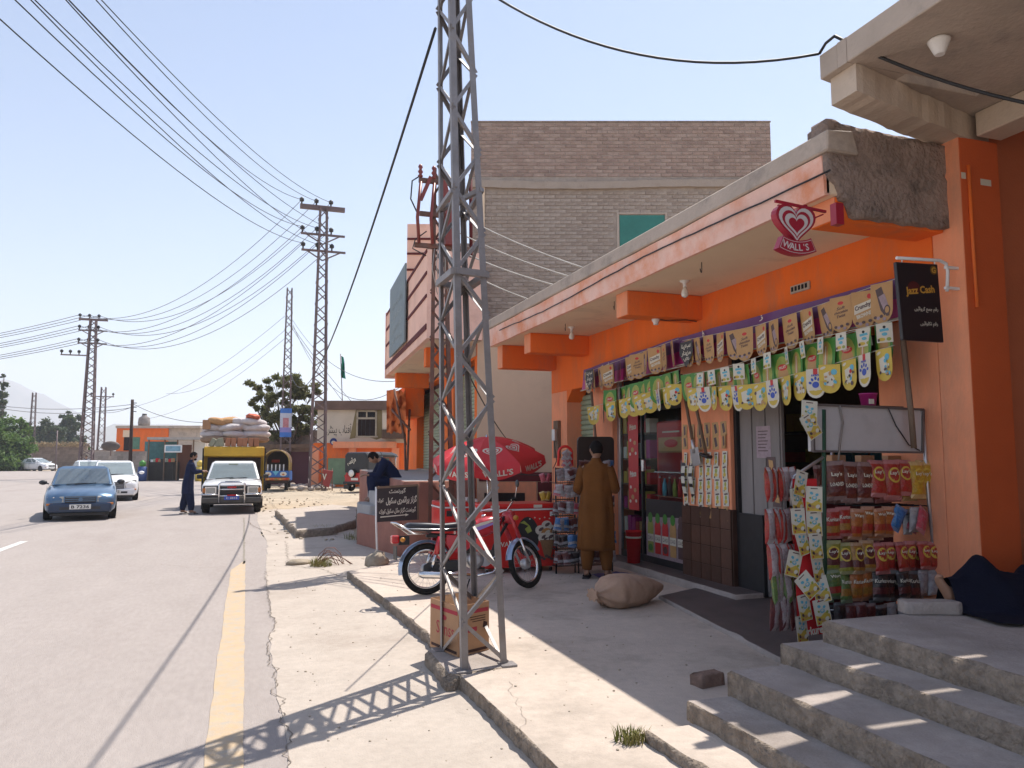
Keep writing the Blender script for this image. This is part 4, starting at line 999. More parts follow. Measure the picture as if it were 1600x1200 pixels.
def foil(n, c): return mat('packet_' + n, tuple(.8 * v for v in c), .28, .3, 30, bump=.5, bscale=45, spec=.7, col2=C2[n], c2amt=.4, c2scale=20)
FO = dict(brown=foil('brown', (.16, .03, .018)), red=foil('red', (.45, .028, .022)), yellow=foil('yellow', (.6, .36, .02)), orange=foil('orange', (.5, .16, .03)), lime=foil('lime', (.33, .32, .04)),
          green=foil('green', (.12, .22, .06)), amber=foil('amber', (.42, .2, .03)), black=foil('black', (.025, .02, .022)), white=foil('white', (.42, .41, .43)), blue=foil('blue', (.02, .16, .45)), maroon=foil('maroon', (.12, .018, .022)), pink=foil('pink', (.5, .05, .09)), silver=foil('silver', (.4, .34, .35)))
LAY, KUR = [("Lay's", .5, .66, .55, .12, 4)], [('Kurkure', .5, .66, .8, .13, 4)]
PK = {}
def pk(kind):
    if kind not in PK:
        col, style = kind.split(':'); m_ = FO[col]
        w, h = (.16, .295) if style == 'big' else (.137, .225)
        if style == 'big': PK[kind] = packet_mesh('packet', w, h, m_, FO['maroon'] if col == 'brown' else None, YEL, LAY + ([('LOADED', .5, .42, .7, .1, 4)] if col == 'brown' else []), 1 if col != 'brown' else None, seed=len(PK))
        elif style == 'lay': PK[kind] = packet_mesh('packet', w, h, m_, FO['maroon'] if col in ('lime', 'amber') else None, YEL, LAY, 1 if col != 'yellow' else None, seed=len(PK))
        elif style == 'kur': PK[kind] = packet_mesh('packet', w, h, m_, FO['amber'] if col != 'black' else FO['maroon'], YEL, KUR, None, seed=len(PK))
        elif style == 'wavy': PK[kind] = packet_mesh('packet', w, h, m_, FO['red'], YEL, [('Wavy', .5, .78, .7, .13, 4)], None, seed=len(PK))
        elif style == 'plain': PK[kind] = packet_mesh('packet', w * .9, h * .9, m_, None, YEL, [], None, seed=len(PK))
        elif style == 'ring': PK[kind] = packet_mesh('packet', w * .85, h * .75, m_, None, YEL, [], 0, seed=len(PK))
        elif style == 'strip': PK[kind] = packet_mesh('packet', .105, .25, mat('packet_pale', (.40, .35, .36), .3, .25, 30, bump=.6, bscale=50, col2=(.22, .10, .11), c2amt=.5, c2scale=30), FO[{'lime': 'green', 'silver': 'maroon'}.get(col, 'red')], YEL, [], None, .03, seed=len(PK), edge=True)
    return PK[kind]
MB().box(4.12, 5.08, 5.10, 5.115, .3, 1.42).build('shade_sheet', DARKRED, rack)  # added maroon sheet standing for the shading behind the packets
ORD = ['first', 'second', 'third', 'fourth', 'fifth', 'sixth', 'seventh', 'eighth', 'ninth', 'tenth', 'eleventh', 'twelfth', 'thirteenth']
RN = ['top', 'second', 'middle', 'fourth', 'bottom']
CONTENT = [[(1303, 'brown:big'), (1327, 'brown:big'), (1350, 'brown:big'), (1371, 'red:big'), (1392, 'red:big'), (1411, 'red:big'), (1430, 'yellow:big'), (1446, 'yellow:big')],
           [(1300, 'red:kur'), (1319, 'red:kur'), (1338, 'orange:wavy'), (1356, 'orange:wavy'), (1374, 'orange:wavy'), (1392, 'orange:wavy'), (1411, 'blue:plain'), (1430, 'white:plain'), (1444, 'pink:plain')],
           [(1299, 'lime:lay'), (1317, 'lime:lay'), (1336, 'amber:lay'), (1354, 'amber:lay'), (1371, 'red:lay'), (1389, 'red:lay'), (1406, 'red:lay'), (1424, 'red:lay'), (1441, 'red:lay'), (1456, 'red:lay')],
           [(1300, 'green:wavy'), (1318, 'green:kur'), (1337, 'orange:kur'), (1355, 'orange:kur'), (1373, 'black:kur'), (1390, 'black:kur'), (1408, 'black:kur'), (1425, 'black:kur'), (1441, 'white:plain'), (1456, 'white:plain')],
           [(1312, 'black:ring'), (1328, 'maroon:ring'), (1344, 'maroon:ring'), (1360, 'maroon:ring'), (1376, 'black:ring'), (1392, 'white:plain'), (1408, 'white:plain')]]
WORDS = dict(brown='dark brown', red='red', yellow='yellow', orange='orange', lime='lime green', green='green', amber='amber', black='black', white='white', blue='crumpled blue', maroon='maroon', pink='pink')
ry = random.Random(3)
for r, row in enumerate(CONTENT):
    t0 = ROWS[r][0]
    for depth in (0, 1, 2):
        for k, (px, kind) in enumerate(row):
            if depth == 2 and r in (1, 4): continue
            p = PX(px, t0 - 2, RY - .01)
            p += Vector((ry.uniform(-.01, .01), .075 * depth + .012 * (k % 2), ry.uniform(-.012, .01) - (.02 if depth else 0)))
            o = link('crisp_packet', pk(kind)); o.location = p
            o.scale = (ry.uniform(.96, 1.1), 1, ry.uniform(.94, 1.06)); o.rotation_euler = (ry.uniform(-.16, .12), ry.uniform(-.07, .07) + (.5 if kind in ('blue:plain', 'pink:plain') else 0), ry.uniform(-.25, .25))
            if depth == 0: tag(o, f'{WORDS[kind.split(":")[0]]} crisp packet hanging {ORD[k]} from left in the {RN[r]} row of the rack', 'crisp packet', 'crisp packets on the rack')
            else: tag(o, f'{WORDS[kind.split(":")[0]]} crisp packet {ORD[k]} from left, {("", "second", "third")[depth]} layer behind the {RN[r]} row', 'crisp packet', 'packets behind the front row')
for r in range(5):                                                     # narrow packets on the rod at the rack's left
    y0 = (730, 795, 850, 888, 930)[r]; base = PX(1240, y0 + 8, RY + .05)
    MB().tube([base, PX(1196 + 3 * r, y0 + 8, RY - .05)], .005, 5).build('side_rod', CHROME, rack)
    for k in range(5):
        kind = ('pink:strip', 'pink:strip', 'red:strip', 'lime:strip', 'silver:strip')[r]
        o = link('snack_packet', pk(kind)); o.location = PX(1199 + 3 * r + 9 * k, y0, RY - .05 + .02 * k)
        o.rotation_euler = (ry.uniform(-.1, .1), ry.uniform(-.16, .16), ry.uniform(.1, .9))
        tag(o, f'{("pink and white", "pink and white", "red and white", "pale green", "silver pink")[r]} narrow snack packet, {ORD[k]} from left in side row {("one", "two", "three", "four", "five")[r]} from top', 'snack packet', 'narrow packets at the side of the rack')
fs = thing('flyer_strip', 'hanging red cloth strip covered with yellow white cards beside the crisp rack', 'poster', PX(1262, 860, RY - .08))
mb = MB(); n = 12
for i in range(n):
    def q(i, s): 
        y = 748 + 243 * i / n; x = (1238 if s else 1276) + (i / n) * (8 if s else 14); return PX(x, y, RY - .06 - .02 * math.sin(i * .9))
    mb.add([q(i, 1), q(i, 0), q(i + 1, 0), q(i + 1, 1)], [(0, 1, 2, 3)], 0, True)
mb.build('cloth', REDCLOTH, fs, fixn=False)
mb = MB(); text_on(mb, 'Kurkure', frame(PX(1268, 986, RY - .1), (1, 0, 0), (0, 0, 1), (0, -1, 0)) @ rot('Z', .1), .2, .06, 0, .03); mb.build('lettering', PAPER, fs)
SIDE = Matrix(((1, 0, 0, 0), (0, 0, -1, 0), (0, 1, 0, 0), (0, 0, 0, 1)))
c = Card([(-.062, 0), (-.062, -.185), (.062, -.185), (.062, 0)], iWH); c.ink([(-.056, -.18), (-.058, -.11), (-.02, -.125), (.02, -.1), (.057, -.12), (.056, -.18)], iYE); c.ink([(-.025, -.012), (-.028, -.02), (.028, -.019), (.025, -.012)], iBR)
for kx, ky, kr, km in ((-.02, -.05, .014, iSK), (.012, -.045, .016, iWH), (.02, -.06, .013, iSK), (-.03, -.085, .01, iLM), (.0, -.085, .02, iSK), (.0, -.082, .011, iWH), (.035, -.1, .012, iLM), (-.035, -.14, .014, iBR), (-.01, -.15, .016, iTAN), (.025, -.145, .018, iWH), (.04, -.16, .01, iBR), (-.045, -.165, .008, iRE)): c.ink(oval(kx, ky, kr, kr * .8, 8, kx * 20), km)
CARDY = c.done('card', .8)
for k, (x, y, a) in enumerate(((1265, 642, -.1), (1258, 664, .5), (1254, 752, -.25), (1242, 778, .2), (1272, 776, -.05), (1246, 810, .02), (1271, 814, .02), (1249, 843, .2), (1273, 849, .02), (1244, 877, -.25), (1275, 885, .2), (1250, 915, .7), (1278, 917, .2), (1254, 945, .1), (1281, 952, .2), (1251, 978, 0))):
    o = link('card', CARDY, fs); o.matrix_basis = wmat(fs).inverted() @ T(PX(x, y - 16, RY - .1 - .008 * (k % 3))) @ rot('Z', ry.uniform(-.3, .3)) @ SIDE @ rot('Z', a) @ rot('X', ry.uniform(-.15, .05))
bk = thing('pink_bucket', 'magenta plastic bucket with white print standing high beside the door', 'bucket', gy(1357, 633, 5.0))
p = T(gy(1357, 634, 5.0)); MB().lathe([(.055, 0), (.07, .1), (.073, .1), (.07, .09)], 14, p).build('tub', MAGENTA, bk); MB().box(-.06, -.01, -.073, -.068, .01, .05, 0, p).build('print', PAPER, bk)
MB().box(4.55, 5.1, 4.95, 5.14, gy(1357, 634, 5.0).z - .02, gy(1357, 634, 5.0).z - .001).build('top_shelf', WOOD, rack)
for k, px in enumerate((1305, 1350, 1392)):
    p = gy(px, 742, 5.1); tag(MB().box(p.x - .07, p.x + .07, 5.05, 5.12, p.z, p.z + .16).build('snack_carton', CARD, bevel=.004), f'small cardboard carton behind the rack below the header board, {ORD[k]} from left', 'carton')

# ================================================================ SACHET RACKS BY THE MAN IN BROWN
def sachet_mesh(col, seed):
    return packet_mesh('sachet', .10, .155, FO[col], FO['white'], YEL, [], None, .012, seed)
SM = {c: sachet_mesh(c, i) for i, c in enumerate(('maroon', 'pink', 'silver', 'blue', 'black', 'white'))}
def sachet_rack(x0, x1, y, z0, z1, rows, cols, pal, label, seed):
    t = thing('sachet_rack', label, 'display rack', ((x0 + x1) / 2, y, .1)); rd = random.Random(seed)
    for x in (x0, x1): MB().tube([(x, y, .1), (x, y, z1)], .011, 6).build('post', BLACKM, t)
    mb = MB()
    for k in range(9): x = x0 + (x1 - x0) * k / 8; mb.tube([(x, y + .09, z0), (x, y + .09, z1)], .003, 4)
    mb.build('wire_back', BLACKM, t)
    for r in range(rows):
        z = z0 + (z1 - z0) * (r + .95) / rows
        MB().tube([(x0, y - .02, z), (x1, y - .02, z)], .006, 5).build('hanging_rail', BLACKM, t)
        MB().box(x0, x1, y, y + .16, z - (z1 - z0) / rows * .92, z - (z1 - z0) / rows * .88).build('tray', BLACKM, t)
        s = thing('sachet_strip', f'{("crowded", "shiny", "dense", "ruffled")[seed % 4]} sachets in row {("one", "two", "three", "four", "five", "six", "seven", "eight")[rows - 1 - r]} from top of the {"left" if seed == 1 else "black right"} sachet rack', 'sachets', (x0, y, z), group='rows of small sachets')
        for k in range(cols):
            for dd in (0, 1):
                o = link('sachet', SM[pal[(r + (k // 3)) % len(pal)] if rd.random() < .8 else 'silver'], s)
                o.matrix_basis = wmat(s).inverted() @ T(x0 + (x1 - x0) * (k + .5) / cols + rd.uniform(-.01, .01), y - .035 - .045 * (1 - dd) + rd.uniform(-.015, .015), z + rd.uniform(-.02, .01)) @ Euler((rd.uniform(-.3, .2), rd.uniform(-.25, .25), rd.uniform(-.6, .6))).to_matrix().to_4x4()
    return t
l = sachet_rack(3.87, 4.14, 9.52, .18, 1.48, 6, 6, ['maroon', 'black', 'blue', 'maroon', 'pink', 'silver'], 'left wire sachet rack with a red arched top beside the freezer', 1)
mb = MB().tube([Vector((4.0, 9.5, 1.5)) + Vector((-.1 * math.cos(PI * i / 10), 0, .16 + .1 * math.sin(PI * i / 10) if 0 < i < 10 else 0)) for i in range(11)], .018, 8); mb.build('arch_top', RED, l)
mb = MB()
for k in range(6):
    o = link('sachet', SM['silver' if k % 2 else 'pink'], l); o.matrix_basis = wmat(l).inverted() @ T(3.97 + .035 * (k % 3), 9.46, 1.62 + .08 * (k // 3)) @ rot('Y', .5 * (k % 3 - 1))
r_ = sachet_rack(4.17, 4.66, 9.48, .18, 1.58, 6, 7, ['black', 'maroon', 'silver', 'blue'], 'tall black sachet rack with rounded blank top panel behind the man', 2)
def rrect(w, h, r, n=5):
    out = []
    for (cx, cy, a0) in ((w / 2 - r, h / 2 - r, 0), (-w / 2 + r, h / 2 - r, 90), (-w / 2 + r, -h / 2 + r, 180), (w / 2 - r, -h / 2 + r, 270)):
        for i in range(n + 1): a = R(a0 + 90 * i / n); out.append((cx + r * math.cos(a), cy + r * math.sin(a)))
    return out
MB().prism(rrect(.53, .42, .06), -.02, .02, Matrix(((1, 0, 0, 4.415), (0, 0, -1, 9.44), (0, 1, 0, 1.68), (0, 0, 0, 1)))).build('top_panel', mat('dark_brown_panel', (.028, .018, .016), .5, .2), r_)
for k in range(6):                                                     # pink and yellow packets hung at the left of the racks
    kind = ('pink:plain', 'maroon:plain', 'pink:plain', 'yellow:plain', 'amber:plain', 'yellow:plain')[k]
    o = link('snack_packet', pk(kind)); o.location = (3.72 + .06 * (k % 3), 9.66, 1.40 - .24 * (k // 3)); o.rotation_euler = (.1, .3 * (k % 3 - 1), .4 * (k % 3 - 1)); o.scale = (.6, .6, .6)
    tag(o, f'{"pink" if k < 3 else "yellow"} snack packet {("left", "middle", "right")[k % 3]} of three hanging above the freezer end', 'snack packet', 'packets hanging over the freezer end')
mb = MB()                                                               # blue plastic sheet at his feet
vs = [(4.25 + .5 * i / 8, 9.0 + .3 * j / 5, .106 + .03 * abs(nz((i * .9, j * .9, 1)))) for j in range(6) for i in range(9)]
mb.add(vs, [(j * 9 + i, j * 9 + i + 1, j * 9 + i + 10, j * 9 + i + 9) for j in range(5) for i in range(8)], 0, True)
tag(mb.build('plastic_sheet', mat('blue_plastic', (.015, .04, .2), .4, .1)), 'crumpled blue plastic sheet on the ground below the black rack', 'plastic sheet')

# ================================================================ FREEZERS AND UMBRELLA
def freezer(x0, x1, y0, y1, h, label):
    f = thing('chest_freezer', label, 'freezer', ((x0 + x1) / 2, (y0 + y1) / 2, .1))
    MB().box(x0, x1, y0, y1, .17, h - .09).build('body', RED, f, bevel=.02, seg=2)
    MB().box(x0 - .005, x1 + .005, y0 - .008, y1 + .005, h - .088, h - .068).build('trim', WHITEP, f, bevel=.004)
    MB().box(x0, x1, y0, y1, h - .066, h).build('lid', RED, f, bevel=.018, seg=2)
    for x in (x0 + .08, x1 - .08):
        for y in (y0 + .08, y1 - .08): MB().lathe([(.03, -.012), (.03, .012)], 10, T(x, y, .13) @ rot('Y', R(90))).build('caster', BLACKP, f); MB().box(x - .02, x + .02, y - .02, y + .02, .14, .169).build('caster_bracket', CHROME, f)
    return f
f1 = freezer(2.93, 3.99, 9.74, 10.36, 1.0, 'large red chest freezer with ice cream print, beside the sachet racks')
FZ = Matrix(((1, 0, 0, 3.46), (0, 0, -1, 9.727), (0, 1, 0, .55), (0, 0, 0, 1)))
mb = MB()
mb.add([(x, y, .001) for x, y in oval(.09, .02, .16, .26, 20)], [list(range(20))], 0, False, FZ)
mb.add([(x, y, .002) for x, y in [(-.02, .2), (.04, .23), (.12, .16), (.15, .09), (.09, .06), (.05, .12), (.1, .16), (.03, .19)]], [list(range(8))], 1, False, FZ)
for k, (x, y, r, m_) in enumerate(((.36, .16, .075, 2), (.27, .10, .075, 2), (.44, .10, .075, 2), (.36, .06, .08, 3), (.31, .0, .075, 2), (.41, .0, .075, 2), (.36, -.04, .05, 4))):
    mb.add([(a, b, .002 + .0005 * k) for a, b in oval(x, y, r, r * .85, 12)], [list(range(12))], m_, False, FZ)
    mb.add([(a, b, .0022 + .0005 * k) for a, b in oval(x + .01, y + .01, r * .55, r * .3, 8, .5)], [list(range(8))], 4 if m_ == 2 else 2, False, FZ)
mb.add([(x, y, .0075) for x, y in [(.26, -.03), (.46, -.03), (.41, -.27), (.33, -.27)]], [(0, 1, 2, 3)], 5, False, FZ)
for k in range(8): mb.add([(x, y, .0085) for x, y in oval(.25 + .035 * k, -.24 - .02 * (k % 3), .025, .018, 7)], [list(range(7))], 4, False, FZ)
text_on(mb, "WALL'S", FZ @ T(-.18, -.07, .002), .3, .065, 6, .02)
for k in range(5): mb.add([(x, y, .002) for x, y in oval(.12 + .07 * k, .25 + .015 * (k % 2), .012, .01, 6)], [list(range(6))], 6, False, FZ)
mb.build('print', [BLACKCARD, LIME, mat('cream_print', (.62, .56, .48), .5, .2, 30), mat('caramel_print', (.45, .2, .06), .5, .2, 30), BROWNP, mat('cone_print', (.25, .13, .06), .5, .2, 30), PAPER], f1, fixn=False)
for x in (3.1, 3.7): MB().box(x - .06, x + .06, 9.735, 9.739, .945, .985).build('lid_label', PAPER, f1)
MB().box(3.87, 3.95, 9.732, 9.739, .83, .89).build('thermostat', WHITEP, f1, bevel=.004)
f2 = freezer(2.62, 3.10, 10.75, 11.35, .98, 'smaller red chest freezer behind the motorcycle, left of the large one')
MB().box(3.10, 3.16, 10.74, 11.3, .15, 1.02).build('white_side', WHITEP, f2, bevel=.01)
MB().box(2.7, 2.78, 10.735, 10.749, .78, .86).build('thermostat', BLACKP, f2)
um = thing('ice_cream_umbrella', 'red sun umbrella with white hearts and wording over the freezers', 'umbrella', (3.36, 10.9, .1))
UC = Vector((3.36, 10.9, 1.62)); UM = T(UC) @ rot('X', R(9)) @ rot('Y', R(-7)) @ rot('Z', R(15))
URED = mat('umbrella_red', (.60, .022, .028), .55, .08, 3); URAD, UH = .84, .30
def uq(a, t, dz=0.0):
    """umbrella skin: t 0 at the crown, 1 at the rim; each gore flat between its ribs"""
    k = PI / 4; b = (a % k) - k / 2; rr = URAD * t * math.cos(k / 2) / math.cos(b) * (1 - .04 * t * (1 - (2 * b / k) ** 2))
    z = UH * (1 - t ** 1.7) - .03 * t * (1 - (2 * b / k) ** 2) + dz
    return UM @ Vector((rr * math.cos(a), rr * math.sin(a), z))
for g in range(8):
    mb = MB(); n, m_ = 6, 7
    vs = [uq(g * PI / 4 + 1e-4 + (PI / 4 - 2e-4) * i / n, .03 + .97 * j / m_) for j in range(m_ + 1) for i in range(n + 1)]
    vs += [uq(g * PI / 4 + 1e-4 + (PI / 4 - 2e-4) * i / n, 1.0) + UM.to_3x3() @ Vector((.02 * math.cos(g * PI / 4), .02 * math.sin(g * PI / 4), -.115 - .05 * math.sin(PI * i / n))) for i in range(n + 1)]
    mb.add(vs, [(j * (n + 1) + i, j * (n + 1) + i + 1, (j + 1) * (n + 1) + i + 1, (j + 1) * (n + 1) + i) for j in range(m_ + 1) for i in range(n)], 0, True)
    gore = mb.build('gore', URED, um, fixn=False)
    ac = g * PI / 4 + PI / 8
    mb = MB()
    def lay(poly, off): return [uq(ac - y / (URAD * .62), .62 + x, .004 + off) for x, y in poly]
    for k, (s, mi) in enumerate(((.165, 0), (.135, 1), (.105, 0), (.07, 1), (.04, 0))):
        P = lay([(-y * .85, x) for x, y in heart(s, 0, 0, 26)], .0015 * k); mb.add(P, [list(range(26))], mi)
    mb.build('heart_print', [PAPER, URED], gore, fixn=False)
    mb = MB(); vs, fs, tw, th = text_geo("WALL'S", .03)
    def val(x, y):                                                    # on the hanging valance
        a = ac + x / (URAD * .93); p0 = uq(a, 1.0); return p0 + UM.to_3x3() @ Vector((.028 * math.cos(a), .028 * math.sin(a), -.07 + y))
    mb.add([val(p.x * .42 / tw, p.y * .085 / th) for p in vs], fs); mb.build('lettering', PAPER, gore, fixn=False)
    mb = MB().tube([uq(g * PI / 4 + 1e-3, .05, -.012), uq(g * PI / 4 + 1e-3, .5, -.012), uq(g * PI / 4 + 1e-3, 1, -.012)], .004, 4); mb.build('rib', CHROME, um)
MB().tube([(3.39, 10.92, .2), UM @ Vector((0, 0, UH + .03))], .014, 8).build('pole', CHROME, um)
MB().lathe([(.2, .1), (.2, .16), (.05, .2), (.03, .28)], 14, T(3.39, 10.92, 0)).build('base', BLACKP, um)

# ================================================================ CARTON, SACK, STONES, SCHOOL SIGN
bx = thing('cardboard_box', 'open cardboard box with red stripe standing inside the lattice tower foot', 'box', (1.66, 6.1, .1))
A, B, Cc = gz(672, 1010, .1), gz(716, 1029, .1), gz(764, 1017, .1); A, B, Cc = (Vector((p.x, p.y, .1)) for p in (A, B, Cc)); D = A + Cc - B; H = .385
RSTR = mat('box_red', (.42, .06, .08), .8, .1)
cen = (A + Cc) / 2
for nm, p, q in (('side', A, B), ('side', B, Cc), ('side', Cc, D), ('side', D, A)):
    mb = MB(); nrm = ((q - p).cross(Vector((0, 0, 1)))).normalized(); t_ = .006
    mb.hexa([p, q, q - nrm * t_, p - nrm * t_, p + Vector((0, 0, H)), q + Vector((0, 0, H)), q - nrm * t_ + Vector((0, 0, H)), p - nrm * t_ + Vector((0, 0, H))])
    s = mb.build(nm, CARD, bx)
    M_ = frame((p + q) / 2 + Vector((0, 0, H / 2)) + nrm * .002, q - p, (0, 0, 1)); w = (q - p).length
    mb = MB(); mb.add([(x * w, y, 0) for x, y in ((-.47, .12), (.47, .12), (.47, .15), (-.47, .15))], [(0, 1, 2, 3)], 0, False, M_)
    mb.add([(x * w, y, 0) for x, y in ((-.45, -.17), (.45, -.17), (.45, -.148), (-.45, -.148))], [(0, 1, 2, 3)], 1, False, M_)
    if nm and (p - A).length < 1e-6: text_on(mb, 'Sunss', M_ @ T(.02, -.01, 0), w * .62, .1, 0); mb.add([(x, y, 0) for x, y in oval(0, .075, .045, .02)], [list(range(14))], 0, False, M_)
    else:
        mb.add([(x, y, 0) for x, y in ((-.1, -.02), (.03, -.015), (.03, .018), (-.1, .012))], [(0, 1, 2, 3)], 0, False, M_)
        for k in range(3): mb.add([(x, y, 0) for x, y in ((-.06 + .02 * k, .09 - .018 * k), (.12, .09 - .018 * k), (.12, .096 - .018 * k), (-.06 + .02 * k, .096 - .018 * k))], [(0, 1, 2, 3)], 1, False, M_)
        mb.add([(x, y, 0) for x, y in ((.09, .0), (.14, .0), (.14, .035), (.1, .05))], [(0, 1, 2, 3)], 1, False, M_)
    mb.build('print', [RSTR, mat('box_ink', (.07, .04, .035), .8)], s, fixn=False)
mb = MB().add([A + Vector((0, 0, .004)), B + Vector((0, 0, .004)), Cc + Vector((0, 0, .004)), D + Vector((0, 0, .004))], [(0, 1, 2, 3)]); mb.build('bottom', CARD, bx, fixn=False)
for p, q, dr in ((A, D, 1), (B, Cc, 1)):                               # flaps folded down inside
    inn = (cen - (p + q) / 2); inn.z = 0; inn = inn.normalized(); z = Vector((0, 0, H - .004)); mb = MB()
    mb.add([p.lerp(q, .03) + z + inn * .009, p.lerp(q, .97) + z + inn * .009, p.lerp(q, .95) + z + inn * .05 - Vector((0, 0, .13)), p.lerp(q, .05) + z + inn * .05 - Vector((0, 0, .13))], [(0, 1, 2, 3)])
    mb.build('flap', CARD, bx, fixn=False)
def sack_mesh(L, W, Hh, seed, neck=True, n=44, m=38):
    mb = MB(); rings = []
    for j in range(m + 1):
        t = j / m
        if neck: prof = min(1, (max(0, t - .07) / .2)) ** .55 * (1 - max(0, (t - .38) / .62) ** 1.8 * .8) if t > .07 else .0
        else: prof = (math.sin(PI * min(1, max(0, t))) ** .36)
        prof = max(prof, .10 if neck else .16)
        if neck and t < .07: prof = .12 + (.07 - t) * 3.2
        ring = []
        for i in range(n):
            a = 2 * PI * i / n; c, s = math.cos(a), math.sin(a)
            fold = 1 + .05 * nz((c * 1.6, s * 1.6, t * 4 + seed)) + .03 * nz((c * 4, s * 4, t * 9 + seed)) - .16 * max(0, .22 - abs(nz((c * 1.7 + t * 3, s * 1.7, t * 5 + seed * 2)))) * 1.6 - .12 * max(0, .15 - abs(nz((c * 3 - t * 4, s * 3, t * 8 + seed * 3)))) * 2
            if neck and t < .3: fold += .16 * math.sin(a * 7 + seed) * (1 - t / .3)
            y = W / 2 * prof * fold * math.copysign(abs(c) ** .85, c); z = Hh / 2 * prof * fold * math.copysign(abs(s) ** .8, s)
            z = max(z, -Hh * .40 * (prof ** .3)) 
            ring.append(Vector(((t - .5) * L, y, z + Hh * .40 * (1 if not neck else 1))))
        rings.append(ring)
    mb.loft(rings, True, 0, True)
    zmin = min(p.z for p in mb.v)
    for p in mb.v: p.z -= zmin
    return mb
JUTE = mat('jute_sack', (.50, .33, .235), .95, .14, 5, .6, 160, col2=(.37, .235, .16), c2amt=.35, c2scale=4)
a, b = gz(928, 952, .1), gz(1030, 938, .1)
sk = thing('jute_sack', 'full pale brown sack with tied neck lying on the pavement by the shop', 'sack', ((a + b) / 2), math.atan2(b.y - a.y, b.x - a.x))
sb = sack_mesh((b - a).length * 1.05, .46, .36, 3).build('bag', JUTE, sk, world_pts=False)
MB().tube([(-.345 + .01 * math.cos(t), .045 * math.cos(t * 1.0), .075 + .05 * math.sin(t)) for t in [i * PI / 6 for i in range(13)]], .008, 5).build('tie_cord', WOOD, sk, world_pts=False)
def rock(name, label, c, s, m, seed, cat='stone'):
    mb = MB().ell((0, 0, 0), s, 14, 10, fn=lambda p: p * (1 + .3 * nz(p * (2.2 / max(s)), 1) + .12 * nz(p * (6 / max(s)) + Vector((seed, 0, 0)), 1)) * (1 if 1 else 0))
    for v in mb.v: v.z = max(v.z, -s[2] * .55)
    o = mb.build(name, m); o.location = (c[0], c[1], c[2] + s[2] * .55); o.rotation_euler = (0, 0, seed); return tag(o, label, cat)
REDST = mat('reddish_stone', (.24, .16, .125), .95, .3, 12, .9, 40)
p = gz(1106, 1070, .1); st = MB().box(-.105, .105, -.06, .06, 0, .085)
st = slab_mb([(-.10, -.055), (.10, -.065), (.11, .05), (-.095, .065)], 0, .082, .03, .012, .012).build('broken_brick', [REDST, REDST]); st.location = p; st.rotation_euler = (0, 0, .2); tag(st, 'rough reddish brick piece lying on the pavement below the steps', 'stone')
p = gz(588, 886, .06); rock('sign_stone', 'rough buff boulder holding the foot of the school sign post', p, (.2, .16, .14), mat('buff_stone', (.36, .30, .23), .95, .25, 6, .8, 25), 1.3)
p = gz(467, 882, 0); rock('flat_stone', 'flat greyish stone slab on the pavement edge by wire loops', p, (.19, .12, .055), MATS['buff_stone'], .4)
p = gz(1453, 957, .645); st = slab_mb([(-.17, -.06), (.17, -.07), (.17, .06), (-.17, .065)], 0, .075, .04, .006, .008).build('concrete_block', [STEPC, STEPC]); st.location = p; st.rotation_euler = (0, 0, -.35); tag(st, 'loose concrete block at the sleeping person\'s feet on the porch', 'block')
mb = MB(); p0 = gz(505, 884, 0)
for k in range(9):
    a = random.uniform(-.3, .5); L_ = random.uniform(.3, .6); mb.tube([p0 + Vector((-.1 + L_ * t + .03 * math.sin(k * 2 + t * 6), .12 * a + .18 * t * a + .03 * k - .1, .01 + .2 * math.sin(PI * t) * (0.4 + .1 * k))) for t in (0, .2, .4, .6, .8, 1)], .006, 4)
tag(mb.build('wire_loops', RUST), 'tangle of bent reinforcing wire sticking out of the pavement edge', 'wire')
ss = thing('school_sign', 'black school notice board with white Urdu lettering on a post in a stone', 'sign', gz(590, 884, .05))
SB = (gy(588, 762, 11.6), gy(653, 758, 11.6), gy(653, 812, 11.6), gy(588, 816, 11.6))
mb = MB(); off = Vector((0, .02, 0)); mb.hexa([SB[3] + off, SB[2] + off, SB[2], SB[3], SB[0] + off, SB[1] + off, SB[1], SB[0]]); mb.build('board', mat('sign_board_black', (.03, .022, .024), .6, .2), ss)
for p, q in ((SB[0], SB[1]), (SB[1], SB[2])): MB().bar(p, q, .022, .03).build('board_edge', WOOD, ss)
bc = (SB[0] + SB[2]) / 2 - Vector((0, .003, 0)); SM_ = frame(bc, SB[1] - SB[0], (0, 0, 1), (0, -1, 0)); bw, bh = (SB[1] - SB[0]).length, (SB[0] - SB[3]).length
mb = MB()
text_on(mb, urdu('گورنمنٹ'), SM_ @ T(0, .37 * bh, 0), .4 * bw, .17 * bh, 0, .03)
text_on(mb, urdu('گرلز پرائمری سکول'), SM_ @ T(.10 * bw, .09 * bh, 0), .74 * bw, .27 * bh, 0, .03)
text_on(mb, urdu('کوزک'), SM_ @ T(-.40 * bw, .12 * bh, 0), .14 * bw, .14 * bh, 0, .03)
text_on(mb, urdu('گورنمنٹ گرلز مڈل سکول کوزک'), SM_ @ T(.01 * bw, -.20 * bh, 0), .88 * bw, .18 * bh, 0, .03)
mb.add([(x * bw, y * bh, 0) for x, y in ((-.4, -.37), (.2, -.35), (.2, -.38), (.28, -.34), (.2, -.30), (.2, -.325), (-.4, -.335))], [list(range(7))], 0, False, SM_)
mb.build('lettering', PAPER, ss, fixn=False)
MB().tube([gz(590, 884, .04), SB[3] + Vector((.0, .012, 0)), SB[0] + Vector((0, .012, .01))], .016, 8).build('post', WHITEP, ss)
